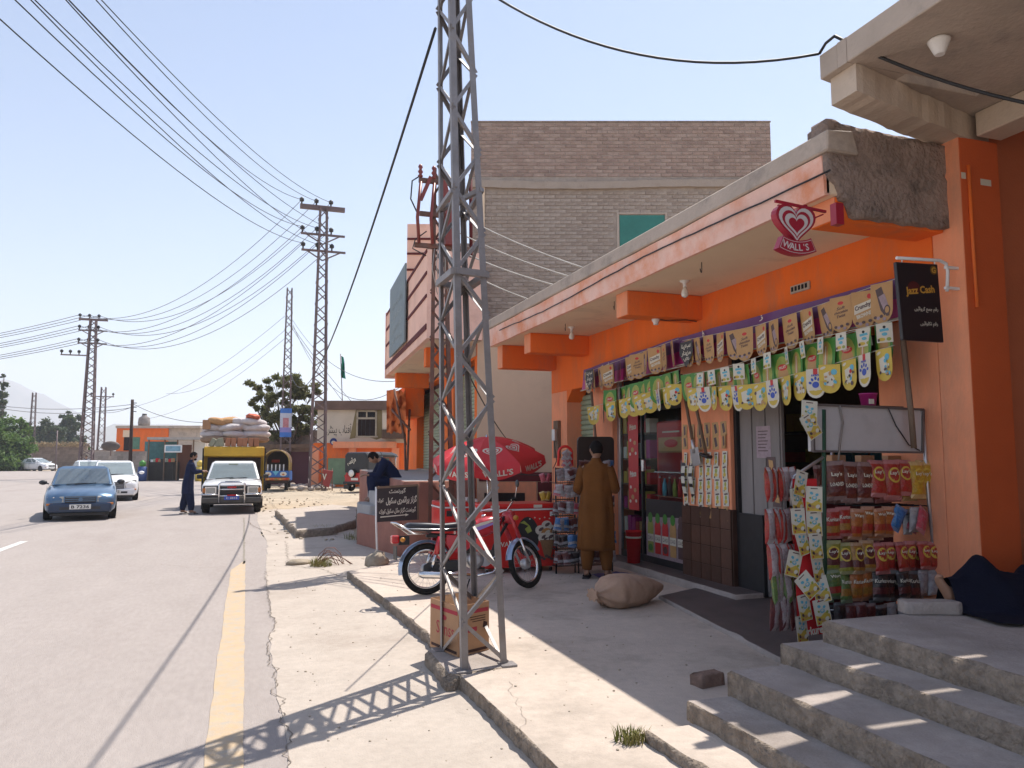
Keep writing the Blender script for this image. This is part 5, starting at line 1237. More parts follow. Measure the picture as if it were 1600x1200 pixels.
# ================================================================ MOTORCYCLE (built along +x, standing upright, then leaned)
BIKERED = mat('bike_red', (.46, .02, .03), .25, .1, 3, coat=.4)
FENDER = mat('fender_silver_blue', (.34, .43, .58), .25, .1, 3, metal=.5)
SEATM = mat('seat_vinyl', (.02, .022, .032), .45, .15, 8)
def wheel_parts(parent, M, r=.285, w=.062, front=False):
    W = bpy.data.objects.new('wheel', None); COL.objects.link(W); W.parent = parent; W.matrix_basis = M
    def ringmb(R0, tr, n=36, k=8):
        mb = MB(); rings = []
        for i in range(n):
            a = 2 * PI * i / n; rings.append([Vector(((R0 + tr * math.cos(2 * PI * j / k)) * math.cos(a), w / 2 * math.sin(2 * PI * j / k) * (1.0 if tr > .02 else .6), (R0 + tr * math.cos(2 * PI * j / k)) * math.sin(a))) for j in range(k)])
        rings.append(rings[0]); return mb.loft(rings, False, 0, True)
    ringmb(r - .034, .034).build('tyre', RUBBER, W, world_pts=False)
    ringmb(r - .072, .013).build('rim', CHROME, W, world_pts=False)
    mb = MB()
    for i in range(28):
        a = 2 * PI * i / 28; b = a + (.35 if i % 2 else -.35); s = .02 * (1 if i % 4 < 2 else -1)
        mb.tube([(.05 * math.cos(b), s, .05 * math.sin(b)), ((r - .074) * math.cos(a), 0, (r - .074) * math.sin(a))], .0016, 4)
    mb.build('spokes', CHROME, W, world_pts=False, kind=None)
    MB().lathe([(.03, -.045), (.062, -.03), (.062, .03), (.03, .045)], 16, rot('X', R(90))).build('hub', ALU, W, world_pts=False)
    return W
bike = thing('motorcycle', 'red motorcycle with black seat and pale blue rear mudguard parked behind the lattice tower', 'motorcycle', (1.93, 8.55, .1), R(1.5))
bike.rotation_euler = (R(-5), 0, R(1.5)); bike.scale = (.985, .985, .985)
def bp(mb, name, m, **k): return mb.build(name, m, bike, world_pts=False, **k)
wheel_parts(bike, T(0, 0, .285))
# fork geometry; the handlebar is turned towards the road
FA = Vector((1.2, 0, .285)); HEAD = Vector((.965, 0, .84)); ax = (HEAD - FA).normalized()
ST = T(HEAD) @ Matrix.Rotation(R(30), 4, ax) @ T(-HEAD)
wheel_parts(bike, ST @ T(FA))
for s in (-1, 1):
    a = ST @ (FA + Vector((0, .075 * s, 0))); b = ST @ (HEAD + Vector((-.0, .075 * s, .02))); md = a.lerp(b, .52)
    bp(MB().tube([a, md], .017, 8), 'fork_tube', CHROME); bp(MB().tube([md, b], .027, 8), 'fork_cover', BIKERED)
mb = MB(); n, k = 12, 5                                               # mudguards
def guard(c, r, a0, a1, w, M=Matrix()):
    mb = MB(); rings = []
    vs = []; n, k = 16, 6
    for i in range(n + 1):
        a = a0 + (a1 - a0) * i / n
        for j in range(k + 1):
            t = -1 + 2 * j / k; rr = r - .03 * t * t
            vs.append(M @ (Vector(c) + Vector((rr * math.cos(a), w / 2 * t, rr * math.sin(a)))))
    mb.add(vs, [(i * (k + 1) + j, i * (k + 1) + j + 1, (i + 1) * (k + 1) + j + 1, (i + 1) * (k + 1) + j) for i in range(n) for j in range(k)], 0, True)
    return mb
bp(guard((0, 0, .285), .325, R(35), R(190), .125), 'rear_mudguard', FENDER, fixn=False)
bp(guard(FA, .318, R(30), R(172), .10, ST), 'front_mudguard', FENDER, fixn=False)
# frame, tank, seat
bp(MB().tube([HEAD, (.80, 0, .70), (.52, 0, .60), (.30, 0, .64), (.0, 0, .66)], .026, 8), 'frame_spine', BLACKM)
bp(MB().tube([HEAD + Vector((.02, 0, -.08)), (.82, 0, .52), (.76, 0, .36)], .018, 8), 'frame_spine', BLACKM)
mb = MB(); rings = []
for t, w, z0, z1 in ((.34, .05, .63, .70), (.42, .09, .61, .765), (.55, .115, .60, .805), (.70, .125, .62, .845), (.82, .11, .66, .86), (.90, .06, .74, .85)):
    rings.append([Vector((t, w * math.copysign(abs(math.cos(a)) ** .7, math.cos(a)), (z0 + z1) / 2 + (z1 - z0) / 2 * math.copysign(abs(math.sin(a)) ** .7, math.sin(a)))) for a in [2 * PI * i / 14 for i in range(14)]])
mb.loft(rings); tank = bp(mb, 'fuel_tank', BIKERED)
for s in (-1, 1):
    mb = MB(); P = [(.50, .66), (.84, .78), (.86, .80), (.62, .745), (.48, .70)]
    mb.add([(x, s * .128, z) for x, z in P], [list(range(5))]); o = mb.build('tank_stripe', mat('lilac_stripe', (.32, .22, .55), .3, .1), tank, world_pts=False, fixn=False)
    mb = MB(); mb.add([(x, s * .127, z + .035) for x, z in P], [list(range(5))]); mb.build('tank_stripe', PAPER, tank, world_pts=False, fixn=False)
bp(MB().lathe([(.03, 0), (.032, .02), (.02, .028)], 12, T(.70, 0, .845)), 'tank_cap', CHROME)
mb = MB(); rings = []
for t, w, z0, z1 in ((-.25, .09, .73, .78), (-.2, .115, .715, .805), (.0, .12, .70, .80), (.14, .118, .695, .785), (.26, .11, .69, .79), (.40, .085, .70, .80), (.44, .05, .71, .78)):
    rings.append([Vector((t, w * math.copysign(abs(math.cos(a)) ** .5, math.cos(a)), (z0 + z1) / 2 + (z1 - z0) / 2 * math.copysign(abs(math.sin(a)) ** .5, math.sin(a)))) for a in [2 * PI * i / 16 for i in range(16)]])
mb.loft(rings); seat = bp(mb, 'seat', SEATM)
mb = MB().tube([(-.26, .1, .745), (-.2, .121, .735), (0, .126, .725), (.2, .122, .72), (.4, .09, .73)], .006, 5).tube([(-.26, -.1, .745), (-.2, -.121, .735), (0, -.126, .725), (.2, -.122, .72), (.4, -.09, .73)], .006, 5)
mb.build('seat_trim', CHROME, seat, world_pts=False)
bp(MB().tube([(.0, .135, .68), (-.18, .135, .68), (-.26, .12, .74), (-.36, .09, .80), (-.40, 0, .81), (-.36, -.09, .80), (-.26, -.12, .74), (-.18, -.135, .68), (.0, -.135, .68)], .011, 6), 'grab_rail', CHROME)
# side covers, shocks, swing arm, chain case, exhaust, engine
for s in (-1, 1):
    mb = MB(); P = [(.22, .66), (.5, .63), (.52, .52), (.40, .44), (.26, .47), (.20, .57)]
    mb.prism(P, 0, .03, Matrix(((1, 0, 0, 0), (0, 0, 1, s * .09 - .015), (0, 1, 0, 0), (0, 0, 0, 1)))); bp(mb, 'side_cover', BIKERED, bevel=.008)
    bp(MB().tube([(.03, s * .11, .29), (.09, s * .115, .47)], .022, 10), 'shock_spring', CHROME); bp(MB().tube([(.085, s * .115, .45), (.13, s * .118, .64)], .032, 10), 'shock_cover', BIKERED)
    bp(MB().tube([(0, s * .1, .285), (.42, s * .09, .32)], .016, 6), 'swing_arm', BLACKM)
mb = MB(); mb.prism([(-.07, .23), (.0, .21), (.40, .26), (.44, .30), (.40, .37), (.0, .36), (-.06, .33)], -.125, -.095, Matrix(((1, 0, 0, 0), (0, 0, 1, 0), (0, 1, 0, 0), (0, 0, 0, 1)))); bp(mb, 'chain_case', BLACKP, bevel=.01)
bp(MB().tube([(.80, -.06, .36), (.84, -.11, .28), (.74, -.13, .21), (.55, -.14, .19)], .016, 8), 'exhaust_pipe', CHROME)
bp(MB().tube([(.55, -.14, .19), (.50, -.145, .19), (.44, -.15, .195), (-.08, -.165, .235), (-.13, -.165, .24)], [.018, .03, .04, .043, .028], 10), 'silencer', CHROME)
bp(MB().lathe([(.02, -.11), (.10, -.10), (.105, -.05), (.10, .08), (.05, .1)], 16, T(.56, 0, .36) @ rot('X', R(90))), 'crankcase', ALU)
bp(MB().lathe([(.02, -.12), (.085, -.105), (.09, -.05), (.09, .06)], 16, T(.68, 0, .37) @ rot('X', R(90))), 'engine_cover', ALU)
mb = MB()
for k in range(9): mb.box(.735 + .012 * k, .741 + .012 * k, -.07, .07, .33, .46)
mb.box(.73, .85, -.045, .045, .35, .44); bp(mb, 'cylinder_fins', mat('cast_alloy', (.12, .115, .11), .6, .2, 10, metal=.4))
mb = MB().box(.40, .52, -.07, .07, .44, .6); bp(mb, 'air_box', BLACKP, bevel=.02)
bp(MB().tube([(.62, -.2, .27), (.62, .2, .27)], .012, 6), 'foot_peg', RUBBER); bp(MB().tube([(.58, .09, .27), (.55, .16, .12), (.52, .2, .0)], .009, 6), 'side_stand', BLACKM)
bp(MB().tube([(.70, -.13, .33), (.80, -.15, .42)], .009, 6), 'kick_lever', CHROME)
# headlamp, bars, lamps
hl = bp(MB().lathe([(.03, -.06), (.075, -.02), (.085, .03), (.085, .05)], 16, ST @ T(1.0, 0, .84) @ rot('Y', R(90))), 'headlight', BIKERED)
MB().lathe([(.08, .051), (.06, .058), (.01, .062)], 16, ST @ T(1.0, 0, .84) @ rot('Y', R(90))).build('lens', CHROME, hl, world_pts=False)
bar_pts = [ST @ Vector(p) for p in ((.70, .36, .94), (.78, .35, .965), (.92, .18, .97), (.95, .06, .905), (.95, -.06, .905), (.92, -.18, .97), (.78, -.35, .965), (.70, -.36, .94))]
bp(MB().tube(bar_pts, .011, 8), 'handlebar', CHROME)
for s in (0, -1): bp(MB().tube([bar_pts[0 if s == 0 else 7], bar_pts[1 if s == 0 else 6]], .018, 8), 'grip', RUBBER)
for s in (-1, 1):
    b = ST @ Vector((.84, .3 * s, .97)); t_ = ST @ Vector((.80, .4 * s, 1.13)); bp(MB().tube([b, t_], .005, 5), 'mirror_stalk', CHROME)
    bp(MB().ell(t_, (.016, .055, .045), 10, 6), 'mirror', BLACKP)
    q = ST @ Vector((1.0, .13 * s, .80)); bp(MB().ell(q, (.035, .03, .03), 10, 6), 'turn_signal', mat('amber_lens', (.5, .2, .02), .3)); bp(MB().ell((-.3, .14 * s, .62), (.03, .028, .028), 10, 6), 'turn_signal', MATS['amber_lens'])
bp(MB().box(-.40, -.32, -.06, .06, .58, .67), 'tail_light', mat('red_lens', (.45, .012, .015), .2), bevel=.012)
bp(MB().box(-.36, -.352, -.09, .09, .40, .55), 'number_plate', BLACKP); bp(MB().box(-.32, -.2, -.03, .03, .56, .66), 'tail_bracket', BLACKM)
bp(MB().tube([bar_pts[2], ST @ Vector((1.05, .1, .8)), (.9, .03, .62)], .005, 5), 'brake_cable', BLACKP)

# ================================================================ LATTICE TOWERS
def lattice(root, base, top, z0, z1, n, leg, brace, m_leg, m_br, name='brace', rings=(), inward=True, alt=0):
    """four angle-iron legs between two rectangles (lists of four xy corners, going round), zig-zag braces on each face"""
    def P(i, z):
        t = (z - z0) / (z1 - z0); return Vector((base[i][0] + (top[i][0] - base[i][0]) * t, base[i][1] + (top[i][1] - base[i][1]) * t, z))
    for i in range(4):
        cur = P(i, z0); a = P((i + 1) % 4, z0) - cur; b = P((i - 1) % 4, z0) - cur
        MB().angle(P(i, z0), P(i, z1), a, b, leg, leg * .14).build('leg', m_leg, root)
    for f in range(4):
        i, j = f, (f + 1) % 4
        for k in range(n):
            za, zb = z0 + .05 + (z1 - z0 - .1) * k / n, z0 + .05 + (z1 - z0 - .1) * (k + 1) / n
            s = (k + f + alt) % 2
            p, q = P(i if s == 0 else j, za), P(j if s == 0 else i, zb)
            u = (P(j, za) - P(i, za)).normalized(); nrm = u.cross(Vector((0, 0, 1)))
            off = -nrm * (.006)
            MB().angle(p + off, q + off, Vector((0, 0, 1)).cross(nrm) * 0 + (q - p).cross(nrm).normalized(), -nrm, brace, brace * .18).build(name, m_br, root)
    for z in rings:
        for f in range(4):
            MB().bar(P(f, z), P((f + 1) % 4, z), .03, .06).build('collar', m_leg, root)
    return P
tw = thing('lattice_pole', 'near tall grey steel lattice pole on the pavement edge, rising out of the picture', 'utility pole', (1.67, 5.82, .1), group='steel lattice poles')
tb = [(gz(x, y, .1).x, gz(x, y, .1).y) for x, y in ((722, 1050), (793, 1040), (746, 1003), (688, 1017))]
tt = [gy(702, 0, 5.62), gy(737, 0, 5.66), gy(717, 0, 6.0), gy(684, 0, 5.96)]
zt = 5.3
tt = [(p.x, p.y) for p in tt]
ZT = 8.6                                                               # run on above the frame
ext = [(tb[i][0] + (tt[i][0] - tb[i][0]) * (ZT - .1) / (zt - .1), tb[i][1] + (tt[i][1] - tb[i][1]) * (ZT - .1) / (zt - .1)) for i in range(4)]
PN = lattice(tw, tb, ext, .06, ZT, 26, .052, .027, STEEL, STEEL, alt=1)
for z in (3.02,):
    for f in range(4): MB().bar(PN(f, z), PN((f + 1) % 4, z), .05, .05).build('collar', STEEL, tw)
MB().bar(PN(0, 3.02), PN(2, 3.05), .06, .05).build('collar', STEEL, tw); MB().bar(PN(1, 3.7), PN(3, 3.62), .035, .035).build('cross_strut', STEEL, tw)
MB().bar(PN(1, 3.7), PN(2, 3.6), .035, .035).build('cross_strut', STEEL, tw); MB().bar(PN(0, 3.65), PN(3, 3.62), .035, .035).build('cross_strut', STEEL, tw)
for i in range(4): p = PN(i, .1); MB().box(p.x - .06, p.x + .06, p.y - .06, p.y + .06, .1, .118).build('foot_plate', STEEL, tw, bevel=.003)
foot = slab_mb([(tb[0][0] - .14, tb[0][1] - .1), (tb[1][0] + .05, tb[1][1] - .08), (tb[2][0] + .03, tb[2][1] + .03), (tb[3][0] - .12, tb[3][1] + .03)], .0, .108, .06, .02, .03).build('footing', [STEPC, STEPF], tw)
mb = MB()
for k in range(3): mb.tube([PN(1, 8.5) + Vector((-.05 * k, 0, 0)), PN(1, 7) + Vector((-.1 - .02 * k, .1, 0)), PN(2, 5.2) + Vector((-.06, -.05 * k, 0)), PN(2, 4.0) + Vector((-.03 - .03 * k, -.06, 0))], .006, 4)
mb.build('hanging_cables', WIREM, tw)
# second pole, rusty, with fuse gear at its head
t2 = thing('lattice_pole', 'rusty shorter lattice pole with red fuse gear standing behind the motorcycle', 'utility pole', (2.95, 12.0, .05), group='steel lattice poles')
b2 = [(2.66, 11.72), (3.10, 11.72), (3.22, 12.3), (2.78, 12.3)]; e2 = [(2.72, 11.9), (2.93, 11.9), (2.99, 12.16), (2.78, 12.16)]
P2 = lattice(t2, b2, e2, .02, 6.3, 16, .06, .032, RUST, RUST)
for k, (z, x0, x1) in enumerate(((6.05, 2.48, 3.15), (4.98, 2.42, 3.45), (5.5, 2.5, 3.1))):
    MB().bar((x0, 11.86, z), (x1, 11.86, z), .06, .07).build('crossarm', RUST, t2)
REDI = mat('red_insulator', (.22, .04, .03), .4, .2, 5)
for k, x in enumerate((2.5, 2.72, 3.05)):
    MB().lathe([(.02, 0), (.045, .03), (.02, .06), (.045, .1), (.02, .14), (.04, .18), (.02, .22)], 8, T(x, 11.84, 6.08)).build('insulator', REDI, t2)
    MB().tube([(x, 11.8, 6.0), (x - .06, 11.75, 5.4), (x - .02, 11.8, 5.0)], .028, 6).build('fuse_tube', REDI, t2)
MB().bar((2.85, 11.8, 6.05), (3.05, 11.78, 5.3), .06, .12).build('fuse_arm', REDI, t2); MB().bar((2.66, 11.8, 6.1), (2.5, 11.8, 5.7), .05, .06).build('fuse_arm', REDI, t2)
MB().box(2.9, 3.06, 11.74, 11.86, 5.0, 5.7).build('fuse_box', REDI, t2, bevel=.01)
mb = MB().tube([(2.48, 11.84, 6.1), (2.36, 11.8, 6.0), (2.34, 11.8, 5.7), (2.44, 11.8, 5.5)], .012, 5).tube([(2.6, 11.8, 5.2), (2.42, 11.8, 5.05), (2.38, 11.8, 4.9), (2.6, 11.8, 4.8)], .01, 5); mb.build('loop_cable', WIREM, t2)
MB().tube([(3.38, 12.0, 6.3), (3.4, 12.02, 4.9)], .03, 6).build('riser_pipe', DARKRED, t2); MB().bar((3.0, 12.0, 5.0), (3.42, 12.0, 5.0), .05, .05).build('crossarm', RUST, t2)
mb = MB()
for k in range(6): mb.tube([(2.75 + .05 * k, 11.85, 5.0), (2.7 + .07 * k, 11.8, 4.6 + .05 * k), (2.8 + .04 * k, 11.85, 4.2)], .007, 4)
mb.build('cable_bundle', mat('pale_cable', (.45, .42, .38), .7), t2)

# far poles along the road
def far_pole(label, x, y, h, w0, w1, n, arms=(), gin=3, rotz=0.0, m_=FARSTEEL):
    t = thing('lattice_pole', label, 'utility pole', (x, y, -.02), group='steel lattice poles')
    sq = lambda w: [(x - w / 2, y - w / 2), (x + w / 2, y - w / 2), (x + w / 2, y + w / 2), (x - w / 2, y + w / 2)]
    lattice(t, sq(w0), sq(w1), -.02, h, n, max(.07, w0 * .11), max(.04, w0 * .06), m_, m_)
    att = []
    for (z, half, dx, ww, br) in arms:
        a, b = Vector((x + dx - half, y, z)), Vector((x + dx + half, y, z)); MB().bar(a, b, ww, ww).build('crossarm', m_, t)
        if br:
            for s in (-1, 1): MB().bar((x + dx + s * half * .8, y, z), (x, y, z - half * .45), ww * .6, ww * .6).build('arm_brace', m_, t)
        for k in range(gin):
            px = x + dx + half * (-.93 + (1.3 if gin == 3 else 1.86) * k / (gin - 1)); MB().lathe([(.04, 0), (.04, .12), (.11, .16), (.12, .28), (.05, .36)], 8, T(px, y, z + ww / 2)).build('insulator', BLACKP, t); att.append(Vector((px, y, z + .34)))
    return att
A1 = far_pole('tall lattice pole with three crossarms beside the painted van', 3.35, 39.7, 14.4, .85, .42, 26, ((14.35, 1.12, -.05, .22, 0), (12.95, 1.1, .0, .10, 1), (12.1, 1.1, .05, .10, 1)))
far_pole('thinner bare lattice pole with blue poster at its foot, left of the tall one', 2.0, 44.6, 11.1, .62, .32, 24)
A3 = far_pole('far lattice pole with four crossarms rising behind the blue car', -11.5, 66, 12.2, 1.0, .5, 22, ((12.15, 1.0, 0, .16, 0), (11.3, 1.0, 0, .1, 1), (10.3, 1.0, 0, .1, 1), (9.35, .9, -1.2, .09, 0)))
A4 = far_pole('small far lattice pole with a single V shaped crossarm', -14.4, 90, 8.9, .8, .5, 12, ((7.9, 1.1, -.1, .1, 1),), 2)
far_pole('distant bare lattice pole rising from the trees on the left', -25.3, 110, 9.6, .75, .45, 14)
wp = thing('wooden_pole', 'dark wooden pole with side brackets beside the orange house', 'utility pole', (-7.7, 60, 0))
MB().tube([(-7.7, 60, -.02), (-7.75, 60, 5.65)], [.13, .1], 8).build('shaft', mat('dark_pole_wood', (.06, .04, .035), .9), wp)
for k in range(3): MB().bar((-7.78, 59.9, 5.4 - .3 * k), (-7.45, 59.9, 5.4 - .3 * k), .06, .05).build('bracket', BLACKM, wp)
bp2 = thing('lattice_pole', 'faint thin pole standing far left among the trees', 'utility pole', (-20.5, 100, 0)); MB().tube([(-20.5, 100, 0), (-20.5, 100, 4.6)], .07, 6).build('shaft', FARSTEEL, bp2)
pb = thing('pole_poster', 'blue, white and pink printed poster wrapped on the thin lattice pole', 'poster', (1.95, 44.2, 3.4))
p0, p1 = gy(438, 638, 44.1), gy(455, 683, 44.1)
mb = MB(); n = 8
for j in range(6):
    for i in range(n):
        def q(i, j): return Vector((p0.x + (p1.x - p0.x) * i / n, 44.1 - .1 * math.sin(PI * i / n), p0.z + (p1.z - p0.z) * j / 6))
        mb.add([q(i, j), q(i + 1, j), q(i + 1, j + 1), q(i, j + 1)], [(0, 1, 2, 3)], 0 if j in (0, 5) else (2 if j == 4 else (1 if i in (0, 7) else (3 if j in (2, 3) and 2 <= i <= 5 else 1))))
mb.build('sheet', [mat('poster_blue', (.04, .16, .5), .5, .1), mat('poster_white', (.5, .52, .6), .5, .1), mat('poster_lilac', (.25, .22, .5), .5, .1), mat('poster_pink', (.5, .2, .22), .5, .3, 8)], pb)

# wires
def sag(a, b, s, n=18): a, b = Vector(a), Vector(b); return [a.lerp(b, t / n) - Vector((0, 0, s * 4 * (t / n) * (1 - t / n))) for t in range(n + 1)]
def wire(label, a, b, s, r, m_=WIREF, group='overhead wires', n=18):
    return tag(MB().tube(sag(a, b, s, n), r, 4).build('overhead_wire', m_), label, 'wire', group)
# conductors from the tall pole towards a pole behind the viewer
NEAR = [(-6.1, 4), (-5.2, 3.6), (-4.6, 4.2), (-4.3, 4.6), (-3.1, 3.9), (-2.9, 4.3), (-1.5, 3.9), (-1.3, 4.6), (-3.3, 4.1)]
TOPX = [(84, 0), (128, 0), (142, 0), (148, 0), (182, 0), (186, 0), (184, 0), (218, 0), (226, 0)]
ORDW = ['first', 'second', 'third', 'fourth', 'fifth', 'sixth', 'seventh', 'eighth', 'ninth']
order = [6, 3, 7, 4, 8, 0, 5, 1, 2]
for k, (px, py) in enumerate(TOPX):
    dst = A1[order[k]]
    n_ = gy(px, py, 14.0 + .4 * k); v = (n_ - dst); far = dst + v * 1.5
    wire(f'grey power line over the road, {ORDW[k]} from left where they leave the picture top', far, dst, 1.25 - .02 * k, .0145, WIREM, 'power lines to the tall pole', 26)
for k, a in enumerate(A1):
    wire(f'grey power line sagging between tall and far pole, {ORDW[k]} of nine from the top', a, A3[min(k, 8)], 2.3 + .12 * (k % 3), .019, WIREF, 'power lines between the two tall poles', 24)
for k, a in enumerate(A3[:9]):
    wire(f'thin far power line left of the far pole, {ORDW[k]} of nine from the top', a, (-40 - 1.0 * (k % 3), 74 + k % 3, 9.0 - .55 * (k // 3) - .2 * (k % 3)), 1.2, .022, WIREF, 'power lines leaving the picture at left', 16)
wire('thick black cable from the near lattice pole to the thin far pole', (1.38, 6.0, 5.18), (2.05, 44.6, 6.9), 2.15, .013, WIREM, n=40)
ca, cb_ = gx(1280, 84, 3.775), gx(1304, 56, 3.775)
wire('black cable crossing the sky to the porch slab corner', gy(775, -4, 6.2), ca, .27, .011, WIREM)
wire('black cable drooping along the porch slab underside at right', cb_, gy(1640, 168, 3.2), .06, .012, WIREM)
tag(MB().tube([ca, ca.lerp(cb_, .5) + Vector((-.01, 0, .01)), cb_], .011, 5).build('overhead_wire', WIREM), 'short black cable bend over the porch slab edge', 'wire')
for k, (y0, x1, y1) in enumerate(((352, 916, 420), (377, 893, 433), (402, 873, 447), (424, 836, 471))):
    wire(f'pale twisted service wire to the shop roof, {ORDW[k]} of four from the top', gy(722 - k * 6, y0 - 14, 12.0), gx(x1, y1, 4.1), .05, .011, mat('pale_cable', (.45, .42, .38), .7), 'service wires to the shop roof')
wire('black drop cable from near pole to umbrella', gy(720, 560, 6.3), gy(790, 684, 10.6), .05, .007, WIREM)
wire('cable running along the beige wall behind umbrella', gy(770, 733, 13.0), gy(858, 742, 12.6), .04, .009, WIREM)
for k, (a, b, s, lb) in enumerate((((445, 494, 44.6), (150, 640, 80), 1.6, 'upper thin wire from the thin pole down to the left'), ((445, 516, 44.6), (260, 615, 78), 1.0, 'middle thin wire from the thin pole down to the left'), ((446, 528, 44.6), (225, 655, 75), .9, 'lower dark wire from the thin pole to the water tank roof'),
        ((457, 500, 44.6), (640, 592, 30), 1.2, 'thin wire from the thin pole to the balcony end'), ((458, 508, 44.6), (636, 597, 30), 2.1, 'second wavy wire from the thin pole to the balcony end'), ((457, 510, 44.6), (548, 626, 43), .15, 'steep wire from thin pole to the beige house roof'), ((456, 512, 44.6), (535, 626, 43), .1, 'second steep wire from thin pole to the beige house roof'),
        ((0, 634, 70), (206, 632, 60), .3, 'low wire at far left, upper'), ((0, 638, 70), (206, 637, 60), .4, 'low wire at far left, lower'), ((206, 630, 60), (330, 660, 56), .4, 'low wire from the wooden pole to the kiosk'), ((206, 636, 60), (158, 644, 90), .2, 'short low wire from the wooden pole to the small pole'))):
    wire(lb, gy(*a), gy(*b), s, .013 + .006 * (a[2] > 50) , WIREF)
# ================================================================ BUILDINGS FARTHER ALONG THE ROAD
FWH = Vector((math.sin(YAW), math.cos(YAW), 0))
def V(x, y, D):
    d = ray(x, y); return _C + d * (D / d.dot(FWH))
def BF(D): o = FWH * D; return Matrix(((_rt.x, FWH.x, 0, o.x), (_rt.y, FWH.y, 0, o.y), (0, 0, 1, 0), (0, 0, 0, 1)))   # x right, y away, z up
def VX(x, D): return V(x, 700, D).dot(_rt)
def VZ(y, D): return V(800, y, D).z
def fbox(name, m, parent, D, x0, x1, y0, y1, dep, dd=0.0, bevel=0.0, base=None):
    """a block whose front, at distance D + dd, fills that stretch of the photograph; dep is its true depth"""
    e = D + dd
    return MB().box(VX(x0, e), VX(x1, e), 0, dep, VZ(y1, e) if base is None else base, VZ(y0, e), 0, BF(e)).build(name, m, parent, bevel=bevel)

# ---- orange building with striped balcony and a brick flank
D2 = 16.5
A2 = V(745, 700, D2); A2 = Vector((A2.x, A2.y, 0)); FD = Vector((.06, .998, 0)).normalized(); FN = Vector((-FD.y, FD.x, 0))   # along the facade / out to the street
b2 = thing('balcony_building', 'orange corner building with striped balcony, green shutters and grey brick side wall', 'building', (A2.x, A2.y, 0))
ax0 = VX(745, D2)
ZF, ZL, ZR = VZ(500, D2), VZ(286, D2), VZ(191, D2)
M2 = BF(D2)
MB().box(ax0, ax0 + 7.0, 0, .3, -.1, ZF, 0, M2).build('plaster_wall', BEIGE, b2)
MB().box(ax0 + .05, ax0 + 7, -.02, -.001, VZ(752, D2), VZ(738, D2), 0, M2).build('wall_stripe', DARKRED, b2)
MB().box(VX(776, D2), VX(838, D2), -.03, -.001, .2, VZ(753, D2), 0, M2).build('wall_panel', SALMON, b2)
MB().box(VX(757, D2), VX(820, D2), -.045, -.031, VZ(800, D2), VZ(770, D2), 0, M2).build('vent_opening', mat('dark_opening', (.03, .02, .02), .9), b2)
MB().box(VX(840, D2), VX(866, D2), -.04, -.003, .2, VZ(753, D2), 0, M2).build('wall_panel', DARKRED, b2)
# brick flank: mortar backing, bricks standing proud
xl, xr, xp = V(736, 240, D2).dot(_rt), V(1205, 240, D2).dot(_rt), V(667, 430, D2).dot(_rt)
MB().box(xl, xr, .012, .3, ZF, ZR, 0, M2).build('mortar_backing', MORTAR, b2)
MB().box(xp, xl - .002, .012, .25, ZF, VZ(380, D2), 0, M2).build('mortar_backing', MORTAR, b2)
BR = [mat('grey_brick_%s' % n, c, .92, .22, 9, .6, 45, col2=(.44, .39, .34), c2amt=.3, c2scale=5) for n, c in (('a', (.39, .32, .265)), ('b', (.41, .345, .29)), ('c', (.365, .30, .25)), ('d', (.43, .36, .305)))]
BR2 = [mat('brown_brick_%s' % n, c, .92, .22, 9, .6, 45, col2=(.38, .30, .25), c2amt=.25, c2scale=5) for n, c in (('a', (.375, .275, .23)), ('b', (.40, .295, .245)), ('c', (.34, .25, .21)), ('d', (.42, .32, .27)))]
wx0, wx1, wz0, wz1 = V(966, 360, D2).dot(_rt), V(1041, 360, D2).dot(_rt), VZ(392, D2), VZ(334, D2)
bricks = []; course = 0; z = ZF + .006
while z < ZR - .03:
    x = xp + (0 if course % 2 else -.117)
    while x < xr:
        a, c = max(x, xp if z + .07 < VZ(380, D2) else xl), min(x + .222, xr)
        if c - a > .05 and not (VZ(297, D2) < z + .06 and z < VZ(279, D2)):
            if not (a < wx1 + .01 and c > wx0 - .01 and z < wz1 + .01 and z + .07 > wz0 - .01):
                bricks.append((a, c, z, z > ZL))
        x += .234
    z += .082; course += 1
rb = random.Random(5)
bme = {}
def brick_me(w, k, hi):
    key = (round(w, 3), k, hi)
    if key not in bme:
        mb = MB(); j = lambda: rb.uniform(-.003, .003)
        vs = [(0 + j(), .012, 0), (w, .012, 0), (w, .012, .070), (0, .012, .070), (.004 + j(), j(), .004 + j()), (w - .004 + j(), j(), .004 + j()), (w - .004 + j(), j(), .066 + j()), (.004 + j(), j(), .066 + j())]
        mb.add(vs, [(4, 5, 6, 7), (0, 1, 5, 4), (1, 2, 6, 5), (2, 3, 7, 6), (3, 0, 4, 7)])
        bme[key] = mb.mesh('brick', (BR2 if hi else BR)[k])
    return bme[key]
vis = [b for b in bricks if b[2] > ZF and b[0] < xr]
def seen(b):                                                            # not behind the shop roof
    m = (b[0] + b[1]) / 2; px = 800 + FPX * m / D2
    return b[2] > VZ(520 - (px - 775) * .62, D2)
vis.sort(key=lambda b: (not seen(b), ((b[0] - 2.5) / 1.6) ** 2 + (b[2] - 6.6) ** 2))
inv = wmat(b2).inverted()
for (a, c, z, hi) in vis[:300]:
    o = link('brick', brick_me(c - a, rb.randrange(4), hi), b2); o.matrix_basis = inv @ M2 @ T(a, rb.uniform(-.004, .004), z)
mb = MB()
